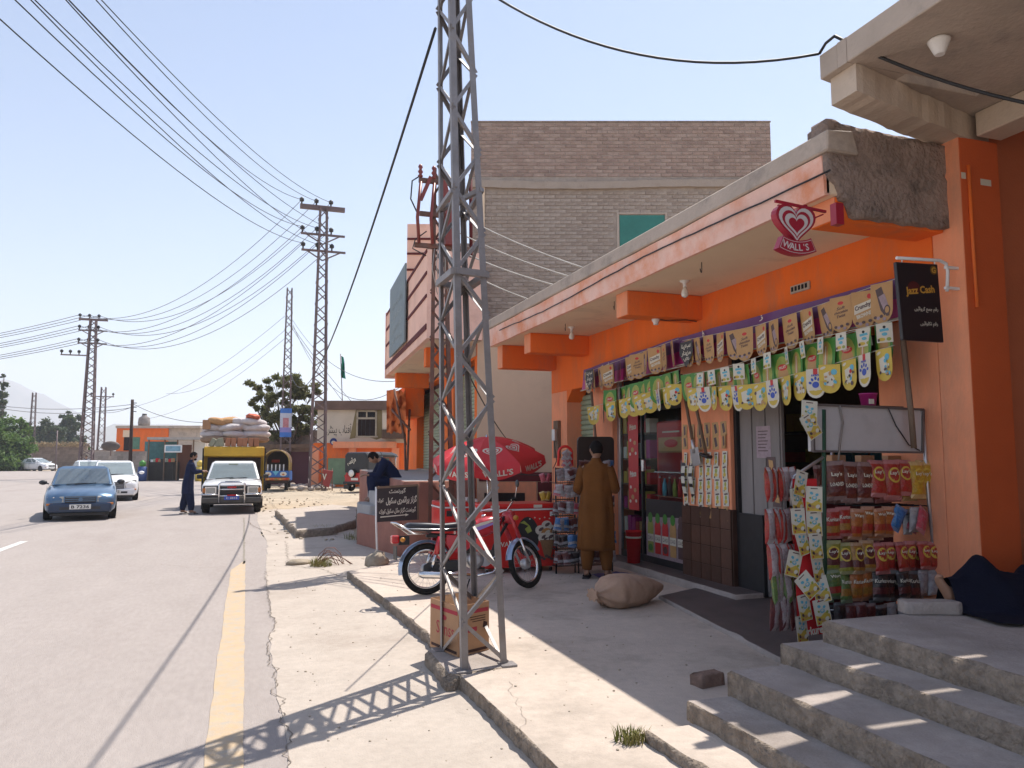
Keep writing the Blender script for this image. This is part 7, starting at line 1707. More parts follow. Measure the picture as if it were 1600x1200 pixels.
# ================================================================ VEHICLES  (front towards -y, built at the origin, then placed)
CARW = mat('car_white', (.74, .74, .74), .25, .04, 2, coat=.5); CARB = mat('car_blue', (.085, .155, .25), .28, .06, 2, metal=.45, coat=.5)
CARS = mat('car_silver', (.50, .51, .53), .28, .05, 2, metal=.4, coat=.5)
LAMP = mat('lamp_glass', (.40, .39, .35), .15, .15, 8); AMB = mat('amber_glass', (.5, .17, .03), .3, .1); DARKTRIM = mat('dark_trim', (.03, .03, .033), .5, .2)
PLATE = mat('plate_white', (.7, .7, .66), .5, .05)
def place(t, x, y, rz, z=0.0): t.location = (x, y, z); t.rotation_euler = (0, 0, rz)
def car(name, label, m_, L=4.2, W=1.68, H=1.38, hood=.80, belt=.90, nose=.62, trunk=.9, ws=(-.95, -.25), rear=(.95, 1.65), style='sedan', plate='A-7236', group='cars on the road'):
    t = thing(name, label, 'car', (0, 0, 0), group=group); y0, y1 = -L / 2, L / 2; hw = W / 2; yw = ws[0]
    def add(mb, nm, mm, **k): return mb.build(nm, mm, t, world_pts=False, **k)
    def sec(y, w, zb, zt, cr=.02):
        P = [(-w * .86, zb), (-w * .97, zb + .10), (-w, (zb + zt) * .5), (-w * .985, zt - .10), (-w * .92, zt - .025), (-w * .5, zt + cr), (0, zt + cr * 1.4)]
        return [Vector((x, y, z)) for x, z in P] + [Vector((-x, y, z)) for x, z in reversed(P[:-1])]
    sts = [(y0, hw * .80, .30, nose - .12), (y0 + .05, hw * .90, .22, nose - .03), (y0 + .22, hw * .97, .19, nose + .04), (y0 + .55, hw, .19, (nose + hood) / 2 + .04), (yw, hw, .19, hood + .06), (yw + .5, hw, .19, belt), (.6, hw, .19, belt + .01), (rear[1], hw, .2, trunk + .0), (y1 - .25, hw * .97, .22, trunk - .01), (y1 - .04, hw * .9, .28, trunk - .08), (y1, hw * .82, .34, trunk - .18)]
    mb = MB().loft([sec(*s) for s in sts], True, 0, True); add(mb, 'body', m_)
    # cabin: glass house with painted pillars and roof
    rw = hw * .74; bw = hw * .90; zb = belt - .015
    pts = dict(fl=(-bw * .95, ws[0], hood + .07), fr=(bw * .95, ws[0], hood + .07), rfl=(-rw, ws[1], H - .05), rfr=(rw, ws[1], H - .05), rrl=(-rw * .96, rear[0], H - .07), rrr=(rw * .96, rear[0], H - .07), bl=(-bw * .92, rear[1], trunk + .015), br=(bw * .92, rear[1], trunk + .015), ml=(-bw, ws[0] + .55, zb), mr=(bw, ws[0] + .55, zb), nl=(-bw, rear[0] + .1, zb), nr=(bw, rear[0] + .1, zb))
    P = {k: Vector(v) for k, v in pts.items()}
    ringA = [P['fl'], P['fr'], P['mr'], P['nr'], P['br'], P['bl'], P['nl'], P['ml']]
    mid = lambda a, b, f: P[a].lerp(P[b], f)
    ringB = [P['rfl'], P['rfr'], mid('rfr', 'rrr', .35), mid('rfr', 'rrr', .8), P['rrr'], P['rrl'], mid('rfl', 'rrl', .8), mid('rfl', 'rrl', .35)]
    ringC = [Vector((v.x * .82, v.y + (.12 if i in (0, 1) else -.12 if i in (4, 5) else 0), H)) for i, v in enumerate(ringB)]
    mb = MB().loft([ringA, ringB, ringC], True, 0, False); add(mb, 'cabin', m_, bevel=.03, seg=2)
    def win(nm, a, b, c, d, out, inset=.09):
        cc = (a + b + c + d) / 4; n = (b - a).cross(d - a).normalized(); n = n if n.dot(Vector(out)) > 0 else -n
        q = [p.lerp(cc, inset * 1.0) + n * .012 for p in (a, b, c, d)]
        mb = MB().hexa([p for p in q] + [p + n * .006 for p in q]); return add(mb, nm, CARGLASS)
    win('windshield', P['fl'], P['fr'], P['rfr'], P['rfl'], (0, -1, .5), .085); win('rear_window', P['bl'], P['br'], P['rrr'], P['rrl'], (0, 1, .5))
    for s, k in ((-1, 'l'), (1, 'r')):
        f0, m0, n0, b0 = P['f' + k], P['m' + k], P['n' + k], P['b' + k]; rf, rr = P['rf' + k], P['rr' + k]; r1 = rf.lerp(rr, .42)
        win('side_window', f0.lerp(m0, .55), m0.lerp(n0, .32), r1, rf.lerp(r1, .1), (s, 0, .3), .1); win('side_window', m0.lerp(n0, .38), n0, rr, r1, (s, 0, .3), .1)
    # nose
    yb = y0 - .012
    add(MB().box(-hw * .86, hw * .86, y0 - .05, y0 + .12, .22, .46), 'bumper', m_ if style != 'blue' else mat('bumper_blue', (.022, .042, .085), .4, .1), bevel=.05, seg=2)
    add(MB().box(-hw * .55, hw * .55, y0 - .058, y0 - .04, .29, .36), 'lower_grille', DARKTRIM)
    zg0, zg1 = .46, nose - .04
    gr = add(MB().box(-hw * .42, hw * .42, y0 - .012, y0 + .1, zg0, zg1), 'grille', DARKTRIM, bevel=.01)
    mb = MB()
    for k in range(3): z = zg0 + (zg1 - zg0) * (k + .7) / 3.4; mb.box(-hw * .40, hw * .40, y0 - .02, y0 - .0125, z, z + .018)
    mb.lathe([(.045, -.026), (.05, -.022)], 12, T(0, y0, (zg0 + zg1) / 2) @ rot('X', R(90)) @ T(0, 0, .045)); mb.build('grille_bar', CARS if style != 'blue' else CARB, gr, world_pts=False)
    for s in (-1, 1):
        mb = MB(); x0, x1 = s * hw * .45, s * hw * .90
        mb.hexa([(x0, y0 - .015, zg0 + .01), (x1, y0 + .10, zg0 + .01), (x1, y0 + .25, zg0 + .02), (x0, y0 + .12, zg0 + .01), (x0, y0 + .0, zg1), (x1, y0 + .13, zg1 - (.01 if style == 'blue' else -.09)), (x1, y0 + .3, zg1 - .01), (x0, y0 + .15, zg1)]); hlm = add(mb, 'headlight', LAMP, bevel=.012)
        mb = MB().box(min(s * hw * .70, s * hw * .74), max(s * hw * .70, s * hw * .74), y0 - .0 + .035, y0 + .06, zg0 + .015, zg1 - .01); mb.build('reflector', CHROME, hlm, world_pts=False)
        add(MB().box(min(s * hw * .72, s * hw * .9), max(s * hw * .72, s * hw * .9), y0 - .035, y0 + .1, .40, .45), 'turn_signal', AMB, bevel=.008)
        mr_ = add(MB().ell((s * (hw + .10), ws[0] + .42, belt + .06), (.10, .06, .065), 12, 8), 'mirror', DARKTRIM if style == 'blue' else m_)
        MB().bar((s * (hw - .04), ws[0] + .42, belt + .02), (s * (hw + .06), ws[0] + .42, belt + .04), .04, .03).build('mirror_arm', DARKTRIM, mr_, world_pts=False)
        add(MB().box(min(s * hw * .6, s * hw * .92), max(s * hw * .6, s * hw * .92), y1 - .06, y1 + .0, trunk - .3, trunk - .14), 'tail_light', mat('red_lens', (.45, .012, .015), .2), bevel=.01)
        for (a0, b0) in ((-1, -.02),): pass
        add(MB().bar((s * (hw + .001), ws[0] + .7, .86 * belt), (s * (hw + .001), rear[0], .86 * belt), .015, .03, up=(0, 0, 1)), 'door_trim', DARKTRIM)
        add(MB().box(min(s * (hw - .01), s * (hw + .015)), max(s * (hw - .01), s * (hw + .015)), .1, .24, belt - .13, belt - .1), 'door_handle', DARKTRIM)
    np_ = add(MB().box(-.24, .24, y0 - .075, y0 - .06, .30, .42), 'number_plate', PLATE); mb = MB(); text_on(mb, plate, T(0, y0 - .0765, .36) @ rot('X', R(90)), .40, .08, 0, .02); mb.build('lettering', INK, np_, world_pts=False)
    for s in (-1, 1): add(MB().bar((s * .1 - .28, ws[0] - .015, hood + .092), (s * .1 + .22, ws[0] + .02, hood + .12), .02, .02), 'wiper', BLACKP)
    for s in (-1, 1):
        for y in (y0 + .78, y1 - .82):
            w = bpy.data.objects.new('wheel', None); COL.objects.link(w); w.parent = t; w.location = (s * (hw - .10), y, .30)
            MB().lathe([(.19, -.09), (.27, -.095), (.30, -.07), (.305, 0), (.30, .07), (.27, .095), (.19, .09)], 22, rot('Y', R(90))).build('tyre', RUBBER, w, world_pts=False)
            MB().lathe([(.02, -.085), (.18, -.075), (.19, -.09), (.19, .09), (.18, .075), (.02, .085)], 16, rot('Y', R(90))).build('rim', ALU, w, world_pts=False)
            add(MB().lathe([(.02, .0), (.335, .0)], 20, T(s * (hw + .004), y, .31) @ rot('Y', R(90))), 'wheel_arch', DARKTRIM); 
    add(MB().box(-hw * .8, hw * .8, y0 + .1, y1 - .1, .13, .2), 'underside', BLACKP)
    SEATG = mat('seat_grey', (.22, .22, .23), .9, .1)
    for s in (-1, 1): add(MB().box(s * .36 - .22, s * .36 + .22, .25, .37, belt - .1, belt + .28), 'seat', SEATG, bevel=.05); add(MB().box(s * .36 - .11, s * .36 + .11, .3, .38, belt + .29, belt + .42), 'headrest', SEATG, bevel=.03)
    add(MB().lathe([(.15, -.012), (.17, 0), (.15, .012)], 16, T(.36, ws[0] + .55, belt + .06) @ rot('X', R(65))), 'steering_wheel', BLACKP)
    for y in (ws[0] + .35, .28, rear[0] + .25):
        for s in (-1, 1): add(MB().box(min(s * (hw - .004), s * (hw + .003)), max(s * (hw - .004), s * (hw + .003)), y, y + .012, .3, belt - .04), 'door_gap', DARKTRIM)
    return t
blue = car('parked_car', 'weathered blue sedan driving towards the viewer with two people inside', CARB, 4.2, 1.66, 1.36, .80, .88, .66, .92, style='blue', plate='B 7236')
blue['label'] = 'weathered blue sedan driving nearest towards the viewer on the left'; blue.name = 'blue_sedan'; place(blue, -4.3, 24.4, R(9))
c1 = car('white_hatchback', 'white hatchback following close behind the blue sedan', CARW, 3.9, 1.66, 1.47, .86, .96, .74, 1.05, ws=(-1.25, -.4), rear=(1.3, 1.9), plate='LE 442'); place(c1, -4.85, 33.6, R(8))
c2 = car('white_sedan', 'white sedan behind the hatchback with only its roof and bonnet showing', CARW, 4.3, 1.68, 1.42, .85, .92, .7, .95, plate='RL 118'); place(c2, -8.6, 50.5, R(20))
c3 = car('silver_hatchback', 'silver white rounded hatchback parked by the boundary wall at far left', CARW, 4.45, 1.72, 1.5, .88, .98, .74, 1.12, ws=(-1.35, -.05), rear=(.9, 2.05), plate='IDL 77'); p = V(58, 737, 90); place(c3, p.x, p.y, R(52), -.0)

# ---- loaded pickup
pk_ = thing('pickup_truck', 'white pickup with steel bull bar and high yellow cargo body loaded with sacks', 'truck', (0, 0, 0))
def ad(mb, nm, mm, par=None, **k): return mb.build(nm, mm, par or pk_, world_pts=False, **k)
hw = .81
def sec(y, w, zb, zt, cr=.02):
    P = [(-w * .92, zb), (-w, zb + .08), (-w, (zb + zt) * .5), (-w, zt - .08), (-w * .95, zt - .02), (-w * .5, zt + cr), (0, zt + cr)]
    return [Vector((x, y, z)) for x, z in P] + [Vector((-x, y, z)) for x, z in reversed(P[:-1])]
ad(MB().loft([sec(-2.2, hw * .95, .42, .88), sec(-2.14, hw, .38, .95), sec(-1.6, hw, .36, 1.0), sec(-1.0, hw, .36, 1.05), sec(.35, hw, .36, 1.06)], True, 0, True), 'body', CARW)
rA = [Vector(p) for p in ((-.76, -1.02, 1.05), (.76, -1.02, 1.05), (.78, -.3, 1.05), (.78, .35, 1.05), (-.78, .35, 1.05), (-.78, -.3, 1.05))]; rB = [Vector(p) for p in ((-.62, -.52, 1.60), (.62, -.52, 1.60), (.64, -.2, 1.61), (.64, .32, 1.60), (-.64, .32, 1.60), (-.64, -.2, 1.61))]; rC = [Vector((v.x * .85, v.y + (.1 if i < 2 else 0), 1.66)) for i, v in enumerate(rB)]
ad(MB().loft([rA, rB, rC], True, 0, False), 'cab', CARW, bevel=.03, seg=2)
def pane(nm, a, b, c, d, out):
    cc = (a + b + c + d) / 4; n = (b - a).cross(d - a).normalized(); n = n if n.dot(Vector(out)) > 0 else -n; q = [p.lerp(cc, .09) + n * .012 for p in (a, b, c, d)]; return ad(MB().hexa(q + [p + n * .006 for p in q]), nm, CARGLASS)
pane('windshield', rA[0], rA[1], rB[1], rB[0], (0, -1, .4)); pane('side_window', rA[1].lerp(rA[2], .4), rA[3], rB[3], rB[1], (1, 0, 0)); pane('side_window', rA[0].lerp(rA[5], .4), rA[4], rB[4], rB[0], (-1, 0, 0))
mb = MB(); mb.add([(x, -.575, z) for x, z in ((-.14, 1.535), (.12, 1.535), (.12, 1.57), (-.14, 1.57))], [(0, 1, 2, 3)]); ad(mb, 'windshield_sticker', LIME, fixn=False)
ad(MB().box(-.80, .80, -2.22, -2.15, .40, .63), 'valance', DARKTRIM, bevel=.02); ad(MB().box(-.77, .77, -2.225, -2.15, .62, .90), 'grille_panel', DARKTRIM, bevel=.02)
for s in (-1, 1):
    h = ad(MB().box(min(s * .44, s * .70), max(s * .44, s * .70), -2.245, -2.2, .66, .84), 'headlight', LAMP, bevel=.015); MB().box(min(s * .42, s * .72), max(s * .42, s * .72), -2.235, -2.226, .64, .86).build('bezel', CHROME, h, world_pts=False)
    ad(MB().box(min(s * .70, s * .79), max(s * .70, s * .79), -2.24, -2.18, .68, .82), 'turn_signal', AMB, bevel=.01)
    ad(MB().box(min(s * .86, s * 1.02), max(s * .86, s * 1.02), -.95, -.9, 1.08, 1.22), 'mirror', BLACKP, bevel=.02); ad(MB().bar((s * .78, -.9, 1.1), (s * .9, -.92, 1.13), .03, .03), 'mirror_arm', BLACKP)
    for y in (-1.5, 1.3):
        w = bpy.data.objects.new('wheel', None); COL.objects.link(w); w.parent = pk_; w.location = (s * (hw - .1), y, .33)
        MB().lathe([(.2, -.1), (.3, -.1), (.33, -.07), (.33, .07), (.3, .1), (.2, .1)], 20, rot('Y', R(90))).build('tyre', RUBBER, w, world_pts=False); MB().lathe([(.02, -.08), (.19, -.08), (.2, .08), (.02, .08)], 14, rot('Y', R(90))).build('rim', WHITEP, w, world_pts=False)
    ad(MB().box(min(s * .70, s * .86), max(s * .70, s * .86), -1.22, -1.2, .1, .5), 'mud_flap', BLACKP)
ad(MB().box(-.80, .80, -2.36, -2.2, .36, .52), 'bumper', mat('dirty_bumper', (.075, .07, .066), .5, .25, 6, metal=.3), bevel=.03, seg=2)
bb = ad(MB().tube([(-.34, -2.42, .36), (-.34, -2.42, .96), (-.28, -2.42, 1.0), (.28, -2.42, 1.0), (.34, -2.42, .96), (.34, -2.42, .36)], .028, 8), 'bull_bar', CHROME)
for z in (.58, .78, .90): MB().tube([(-.34, -2.42, z), (.34, -2.42, z)], .022, 8).build('cross_tube', CHROME, bb, world_pts=False)
for s in (-1, 1): MB().tube([(s * .34, -2.42, .62), (s * .8, -2.36, .62), (s * .82, -2.2, .62)], .022, 8).build('cross_tube', CHROME, bb, world_pts=False)
for z in (.85, .6): MB().tube([(-.12, -2.44, z), (.12, -2.44, z)], .03, 8).build('red_light_bar', mat('red_lens', (.45, .012, .015), .2), bb, world_pts=False)
pl = ad(MB().box(-.2, .2, -2.46, -2.44, .46, .57), 'number_plate', BLUEP); mb = MB(); text_on(mb, 'C 2814', T(0, -2.4615, .515) @ rot('X', R(90)), .3, .06, 0, .02); mb.build('lettering', PAPER, pl, world_pts=False)
mb = MB(); text_on(mb, 'PICKUP', T(0, -2.226, .88) @ rot('X', R(90)), .2, .04); 
ad(MB().box(-.2, .2, -2.12, -2.04, 1.0, 1.035), 'bonnet_badge', BLACKP, bevel=.01)
for s in (-1, 1): ad(MB().bar((s * .2 - .3, -1.03, 1.075), (s * .2 + .2, -.98, 1.12), .02, .02), 'wiper', BLACKP)
YB = mat('yellow_body', (.56, .33, .02), .5, .15, 2, col2=(.35, .22, .05), c2amt=.3)
ad(MB().box(-.86, .86, .42, .5, 1.10, 2.05), 'cargo_front', YB, bevel=.01); ad(MB().box(-.9, .9, .1, .5, 1.82, 2.16), 'cargo_peak', YB, bevel=.03)
for s in (-1, 1): ad(MB().box(min(s * .86, s * .92), max(s * .86, s * .92), .3, 2.6, .62, 2.08), 'cargo_side', YB, bevel=.01); ad(MB().box(min(s * .9, s * .95), max(s * .9, s * .95), .25, .35, .6, 2.1), 'cargo_post', BLACKM)
ad(MB().box(-.86, .86, .42, 2.6, .6, .68), 'cargo_floor', WOOD); ad(MB().box(-.86, .86, 2.55, 2.6, .68, 1.6), 'tailgate', YB)
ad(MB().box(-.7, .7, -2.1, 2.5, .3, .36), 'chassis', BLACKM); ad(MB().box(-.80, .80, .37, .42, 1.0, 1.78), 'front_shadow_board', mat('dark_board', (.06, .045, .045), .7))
ad(MB().box(-.85, .85, .55, 2.5, .7, 2.1), 'packed_load', CARD)
place(pk_, -.37, 25.85, R(0)); pk_.scale = (1, 1, .9); TRK = T(-.37, 25.85, 0) @ Matrix.Diagonal((1, 1, .9, 1))
SACKW = mat('white_sack', (.58, .54, .53), .85, .08, 5, .3, 60, col2=(.45, .38, .36), c2amt=.25); SACKO = mat('orange_sack', (.50, .30, .15), .85, .12, 5, .3, 60); SACKB = mat('brown_sack', (.32, .22, .15), .9, .12, 5, .3, 60)
smesh = [sack_mesh(.95, .55, .30, 20 + k, False).mesh('sack', SACKW) for k in range(4)]; smo = sack_mesh(.9, .5, .3, 31, False).mesh('sack', SACKO); smb = sack_mesh(1.0, .6, .3, 33, False).mesh('sack', SACKB)
SK = [(-.62, 2.06, 0, .0, 'b'), (.0, 2.05, .1, .05, 'b'), (.62, 2.06, 0, -.05, 'b'),
      (-.66, 2.24, 0, 0, 0), (.0, 2.23, .1, .08, 1), (.36, 2.27, .5, -.45, 2), (.68, 2.24, 0, 0, 3), (-.62, 2.45, .1, .12, 2), (-.12, 2.46, 0, -.10, 3), (.34, 2.44, .2, .35, 0), (.66, 2.45, -.1, -.05, 1),
      (.1, 2.66, 0, .05, 1), (-.5, 2.63, .5, .2, 'o'), (-.18, 2.68, .6, -.1, 'o'), (.55, 2.64, .3, .1, 2)]
SP = ['leftmost of the brown row', 'middle of the brown row', 'rightmost of the brown row', 'left end of the lower white row', 'middle of the lower white row', 'tilted at the right of the lower white row', 'right end of the lower white row', 'left end of the upper white row', 'middle of the upper white row', 'slanting in the upper white row', 'right end of the upper white row', 'white one on the very top', 'orange one at top left', 'orange one beside the topmost white', 'white one at top right']
for k, (x, z, rz_, ry_, kind) in enumerate(SK):
    me = smb if kind == 'b' else smo if kind == 'o' else smesh[kind]; o = link('cargo_sack', me); o.location = Vector((-.37 + x, 25.85 + .85 + .12 * (k % 2), z)); o.scale = (.88, 1, .92); o.rotation_euler = (0, ry_, rz_); tag(o, f'stuffed sack on the loaded pickup, {SP[k]}', 'sack', 'sacks stacked on the pickup')
for k in range(6):
    o = link('cargo_sack', smesh[k % 4]); o.location = Vector((-.97 + .6 * (k % 3), 27.6, 2.1 + .3 * (k // 3))); o.rotation_euler = (0, 0, .1 * k); tag(o, f'white sack behind the front ones on the pickup, {("left", "middle", "right")[k % 3]} of the {("lower", "upper")[k // 3]} rear row', 'sack', 'rear sacks of the pickup load')
sp = link('tarpaulin_bundle', MB().ell((0, 0, 0), (.24, .22, .10), 20, 14, fn=lambda p: p * (1 + .5 * nz(p * 7) + .25 * nz(p * 19))).mesh('tarpaulin_bundle', [mat('red_white_bundle', (.55, .16, .10), .8, .6, 5)])); sp.location = Vector((.2, 26.65, 2.93)); tag(sp, 'red and white cloth bundle at the top right of the pickup load', 'bundle')
cb = link('load_carton', MB().box(-.12, .12, -.12, .12, 0, .3).mesh('load_carton', CARD)); cb.location = Vector((-1.25, 26.65, 2.5)); tag(cb, 'brown carton standing at the left top of the pickup load', 'carton')
for k in range(9):
    x = -.72 + .17 * k; o = link('load_box', MB().box(-.075, .075, -.1, .1, 0, .27).mesh('load_box', mat('pale_green_box', (.30, .30, .22), .8, .1) if k < 3 else mat('brown_carton', (.36, .17, .10), .8, .1)), None); b = o.modifiers.new('b', 'BEVEL'); b.width = .008
    o.location = TRK @ Vector((x, .26, 2.165)); o.rotation_euler = (0, (.5 if k < 2 else -.25 if k == 2 else .08 * (k % 2)), .1 * (k % 3 - 1)); tag(o, f'{"pale green" if k < 3 else "reddish brown"} carton on the yellow peak above the pickup cab, {ORDW[k]} from left', 'carton', 'cartons above the pickup cab')

# ---- painted passenger van seen from behind
vn = thing('painted_van', 'decorated pickup van seen from behind with arched hoop canopy and blue painted tailgate', 'van', (0, 0, 0))
def av(mb, nm, mm, par=None, **k): return mb.build(nm, mm, par or vn, world_pts=False, **k)
VB = mat('van_blue', (.03, .14, .42), .4, .2, 4); VO = mat('van_orange', (.5, .16, .04), .5, .35, 8); VG = mat('hoop_gold', (.42, .29, .10), .5, .2, 5); VD = mat('van_dark', (.05, .035, .03), .8, .2)
av(MB().box(-.62, .62, 0, 2.2, .48, .56), 'bed_floor', BLACKM); tg = av(MB().box(-.64, .64, -.04, .0, .72, 1.06), 'tailgate', VB, bevel=.01)
mb = MB()
for s in (-1, 1):
    mb.add([(s * .38 + x, -.043, .89 + z) for x, z in oval(0, 0, .17, .12, 14)], [list(range(14))], 0); mb.add([(s * .38 + x, -.045, .87 + z) for x, z in oval(0, 0, .07, .05, 10)], [list(range(10))], 1)
mb.add([(-.17, -.044, 1.05), (.17, -.044, 1.05), (0, -.044, .80)], [(0, 1, 2)], 2); mb.build('painted_pattern', [PAPER, VO, SKYP], tg, world_pts=False, fixn=False)
av(MB().box(-.70, .70, -.14, .0, .56, .70), 'bumper', VO, bevel=.02)
mb = MB()
for k in range(7): mb.add([(x, -.1425, z) for x, z in ((-.62 + .2 * k, .585), (-.5 + .2 * k, .585), (-.56 + .2 * k, .675))], [(0, 1, 2)], k % 3)
av(mb, 'bumper_pattern', [GREENP, YEL, REDP], fixn=False)
av(MB().box(-.62, .62, -.1, -.0, .40, .55), 'underrun_board', VD)
for s in (-1, 1):
    av(MB().box(min(s * .62, s * .67), max(s * .62, s * .67), 0, 2.2, .56, 1.05), 'side_panel', VB); av(MB().box(min(s * .5, s * .66), max(s * .5, s * .66), -.16, -.12, .6, .68), 'tail_light', mat('red_lens', (.45, .012, .015), .2))
    for y in (.35, 2.6):
        w = bpy.data.objects.new('wheel', None); COL.objects.link(w); w.parent = vn; w.location = (s * .52, y, .27); MB().lathe([(.16, -.08), (.25, -.08), (.27, 0), (.25, .08), (.16, .08)], 18, rot('Y', R(90))).build('tyre', RUBBER, w, world_pts=False); MB().lathe([(.02, -.05), (.15, -.05), (.15, .05), (.02, .05)], 12, rot('Y', R(90))).build('rim', WHITEP, w, world_pts=False)
def hoop(y, r=.035, m_=VG):
    P = [(-.66, y, 1.05), (-.66, y, 1.55)] + [(-.66 * math.cos(PI * i / 14), y, 1.55 + .62 * math.sin(PI * i / 14)) for i in range(1, 14)] + [(.66, y, 1.55), (.66, y, 1.05)]; return av(MB().tube(P, r, 6), 'hoop', m_)
for y in (0, .7, 1.4, 2.1): hoop(y)
P = [(-.69, 1.5)] + [(-.69 * math.cos(PI * i / 14), 1.55 + .65 * math.sin(PI * i / 14)) for i in range(1, 14)] + [(.69, 1.5)]
mb = MB(); mb.loft([[Vector((x, y, z)) for x, z in P] for y in (.05, 1.0, 2.15)], False, 0, True, closed=False); av(mb, 'canopy', mat('canopy_brown', (.16, .10, .07), .85, .25, 3), fixn=False)
av(MB().box(-.62, .62, 2.2, 2.25, .5, 2.1), 'cab_back', VD)
for k in range(9): av(MB().box(-.46 + .1 * k, -.40 + .1 * k, .25, .27, 1.02, 1.40), 'slat', WHITEP if k % 2 == 0 else BLACKP)
av(MB().box(-.5, .5, .9, 1.2, .56, 1.35), 'passenger_bench', VD); av(MB().box(-.3, .1, 1.1, 1.3, 1.5, 1.65), 'red_bundle', mat('bundle_red', (.35, .05, .03), .8, .3))
av(MB().box(-.66, .66, 2.3, 3.3, .45, 1.0), 'cab_body', VB, bevel=.05); av(MB().box(-.6, .6, 2.3, 3.0, 1.0, 1.7), 'cab_roof', WHITEP, bevel=.1)
pv = V(430, 771, 37.2); place(vn, pv.x, pv.y, R(-6), 0); vn.scale = (.92, .92, .90)

# ---- auto rickshaw
rk = thing('auto_rickshaw', 'black canopied red auto rickshaw seen from behind with white spare wheel', 'auto rickshaw', (0, 0, 0))
def ar(mb, nm, mm, par=None, **k): return mb.build(nm, mm, par or rk, world_pts=False, **k)
RB = mat('rickshaw_black', (.016, .017, .02), .45, .2, 5); RR = mat('rickshaw_red', (.42, .025, .02), .35, .12, 3)
def rs(y, w, z0, z1): return [Vector((-w, y, z0)), Vector((w, y, z0)), Vector((w, y, z1 - .12)), Vector((w * .85, y, z1)), Vector((-w * .85, y, z1)), Vector((-w, y, z1 - .12))]
ar(MB().loft([rs(0, .62, .82, 1.66), rs(.1, .66, .82, 1.70), rs(1.0, .66, .82, 1.72)], True, 0, False), 'rear_hood', RB, bevel=.03)
ar(MB().loft([rs(1.0, .66, 1.56, 1.72), rs(1.9, .64, 1.52, 1.70), rs(2.3, .58, 1.48, 1.62)], True, 0, False), 'roof', RB, bevel=.02)
ar(MB().loft([rs(-.02, .60, .36, .82), rs(.1, .66, .34, .83), rs(1.0, .66, .34, .83)], True, 0, False), 'rear_body', RR, bevel=.04, seg=2)
ar(MB().box(-.64, .64, 1.0, 2.1, .3, .42), 'floor', RR, bevel=.02)
ar(MB().loft([rs(2.0, .60, .42, 1.0), rs(2.3, .5, .42, .98), rs(2.55, .3, .45, .85)], True, 0, False), 'nose', RR, bevel=.04)
for s in (-1, 1): ar(MB().tube([(s * .6, 1.0, .5), (s * .62, 1.05, 1.6)], .025, 6), 'roof_post', CHROME); ar(MB().tube([(s * .52, 2.2, 1.0), (s * .58, 2.1, 1.55)], .025, 6), 'roof_post', CHROME)
ar(MB().box(-.5, .5, 2.16, 2.19, 1.02, 1.5), 'windscreen', CARGLASS); ar(MB().box(-.58, .58, .9, 1.3, .42, .75), 'passenger_seat', VD, bevel=.05); ar(MB().box(-.3, .3, 1.6, 1.85, .42, .75), 'driver_seat', VD, bevel=.04)
sw_ = ar(MB().lathe([(.06, -.05), (.17, -.05), (.19, 0), (.17, .05), (.06, .05)], 20, T(-.12, -.09, .80) @ rot('X', R(90))), 'spare_wheel', RUBBER); MB().lathe([(.01, .0), (.15, .0), (.15, .025), (.01, .03)], 18, T(-.12, -.13, .80) @ rot('X', R(90))).build('cover', WHITEP, sw_, world_pts=False)
mb = MB(); text_on(mb, urdu('مرتضی'.replace('ض', 'س')), T(-.22, -.025, 1.30) @ rot('X', R(90)) @ rot('Z', .35), .5, .3, 0, .04); ar(mb, 'lettering', PAPER, fixn=False)
for s in (-1, 1):
    w = bpy.data.objects.new('wheel', None); COL.objects.link(w); w.parent = rk; w.location = (s * .56, .38, .24); MB().lathe([(.13, -.06), (.22, -.06), (.24, 0), (.22, .06), (.13, .06)], 18, rot('Y', R(90))).build('tyre', RUBBER, w, world_pts=False); MB().lathe([(.02, -.065), (.12, -.055), (.13, .055), (.02, .065)], 12, rot('Y', R(90))).build('rim', CHROME, w, world_pts=False)
    ar(MB().box(min(s * .45, s * .6), max(s * .45, s * .6), -.035, .0, .62, .72), 'tail_light', mat('red_lens', (.45, .012, .015), .2)); ar(MB().box(min(s * .38, s * .66), max(s * .38, s * .66), -.02, .05, .12, .3), 'mud_flap', BLACKP)
w = bpy.data.objects.new('wheel', None); COL.objects.link(w); w.parent = rk; w.location = (0, 2.35, .24); MB().lathe([(.13, -.05), (.22, -.05), (.24, 0), (.22, .05), (.13, .05)], 18, rot('Y', R(90))).build('tyre', RUBBER, w, world_pts=False); MB().lathe([(.02, -.05), (.12, -.05), (.12, .05), (.02, .05)], 12, rot('Y', R(90))).build('rim', CHROME, w, world_pts=False)
ar(MB().box(-.66, .66, -.06, -.02, .34, .44), 'bumper', RB, bevel=.01); ar(MB().box(-.2, .2, -.065, -.061, .5, .6), 'number_plate', PLATE)
pr_ = V(555, 766, 36.0); place(rk, pr_.x, pr_.y, R(-48), 0); rk.scale = (1.05, 1.05, 1.08)
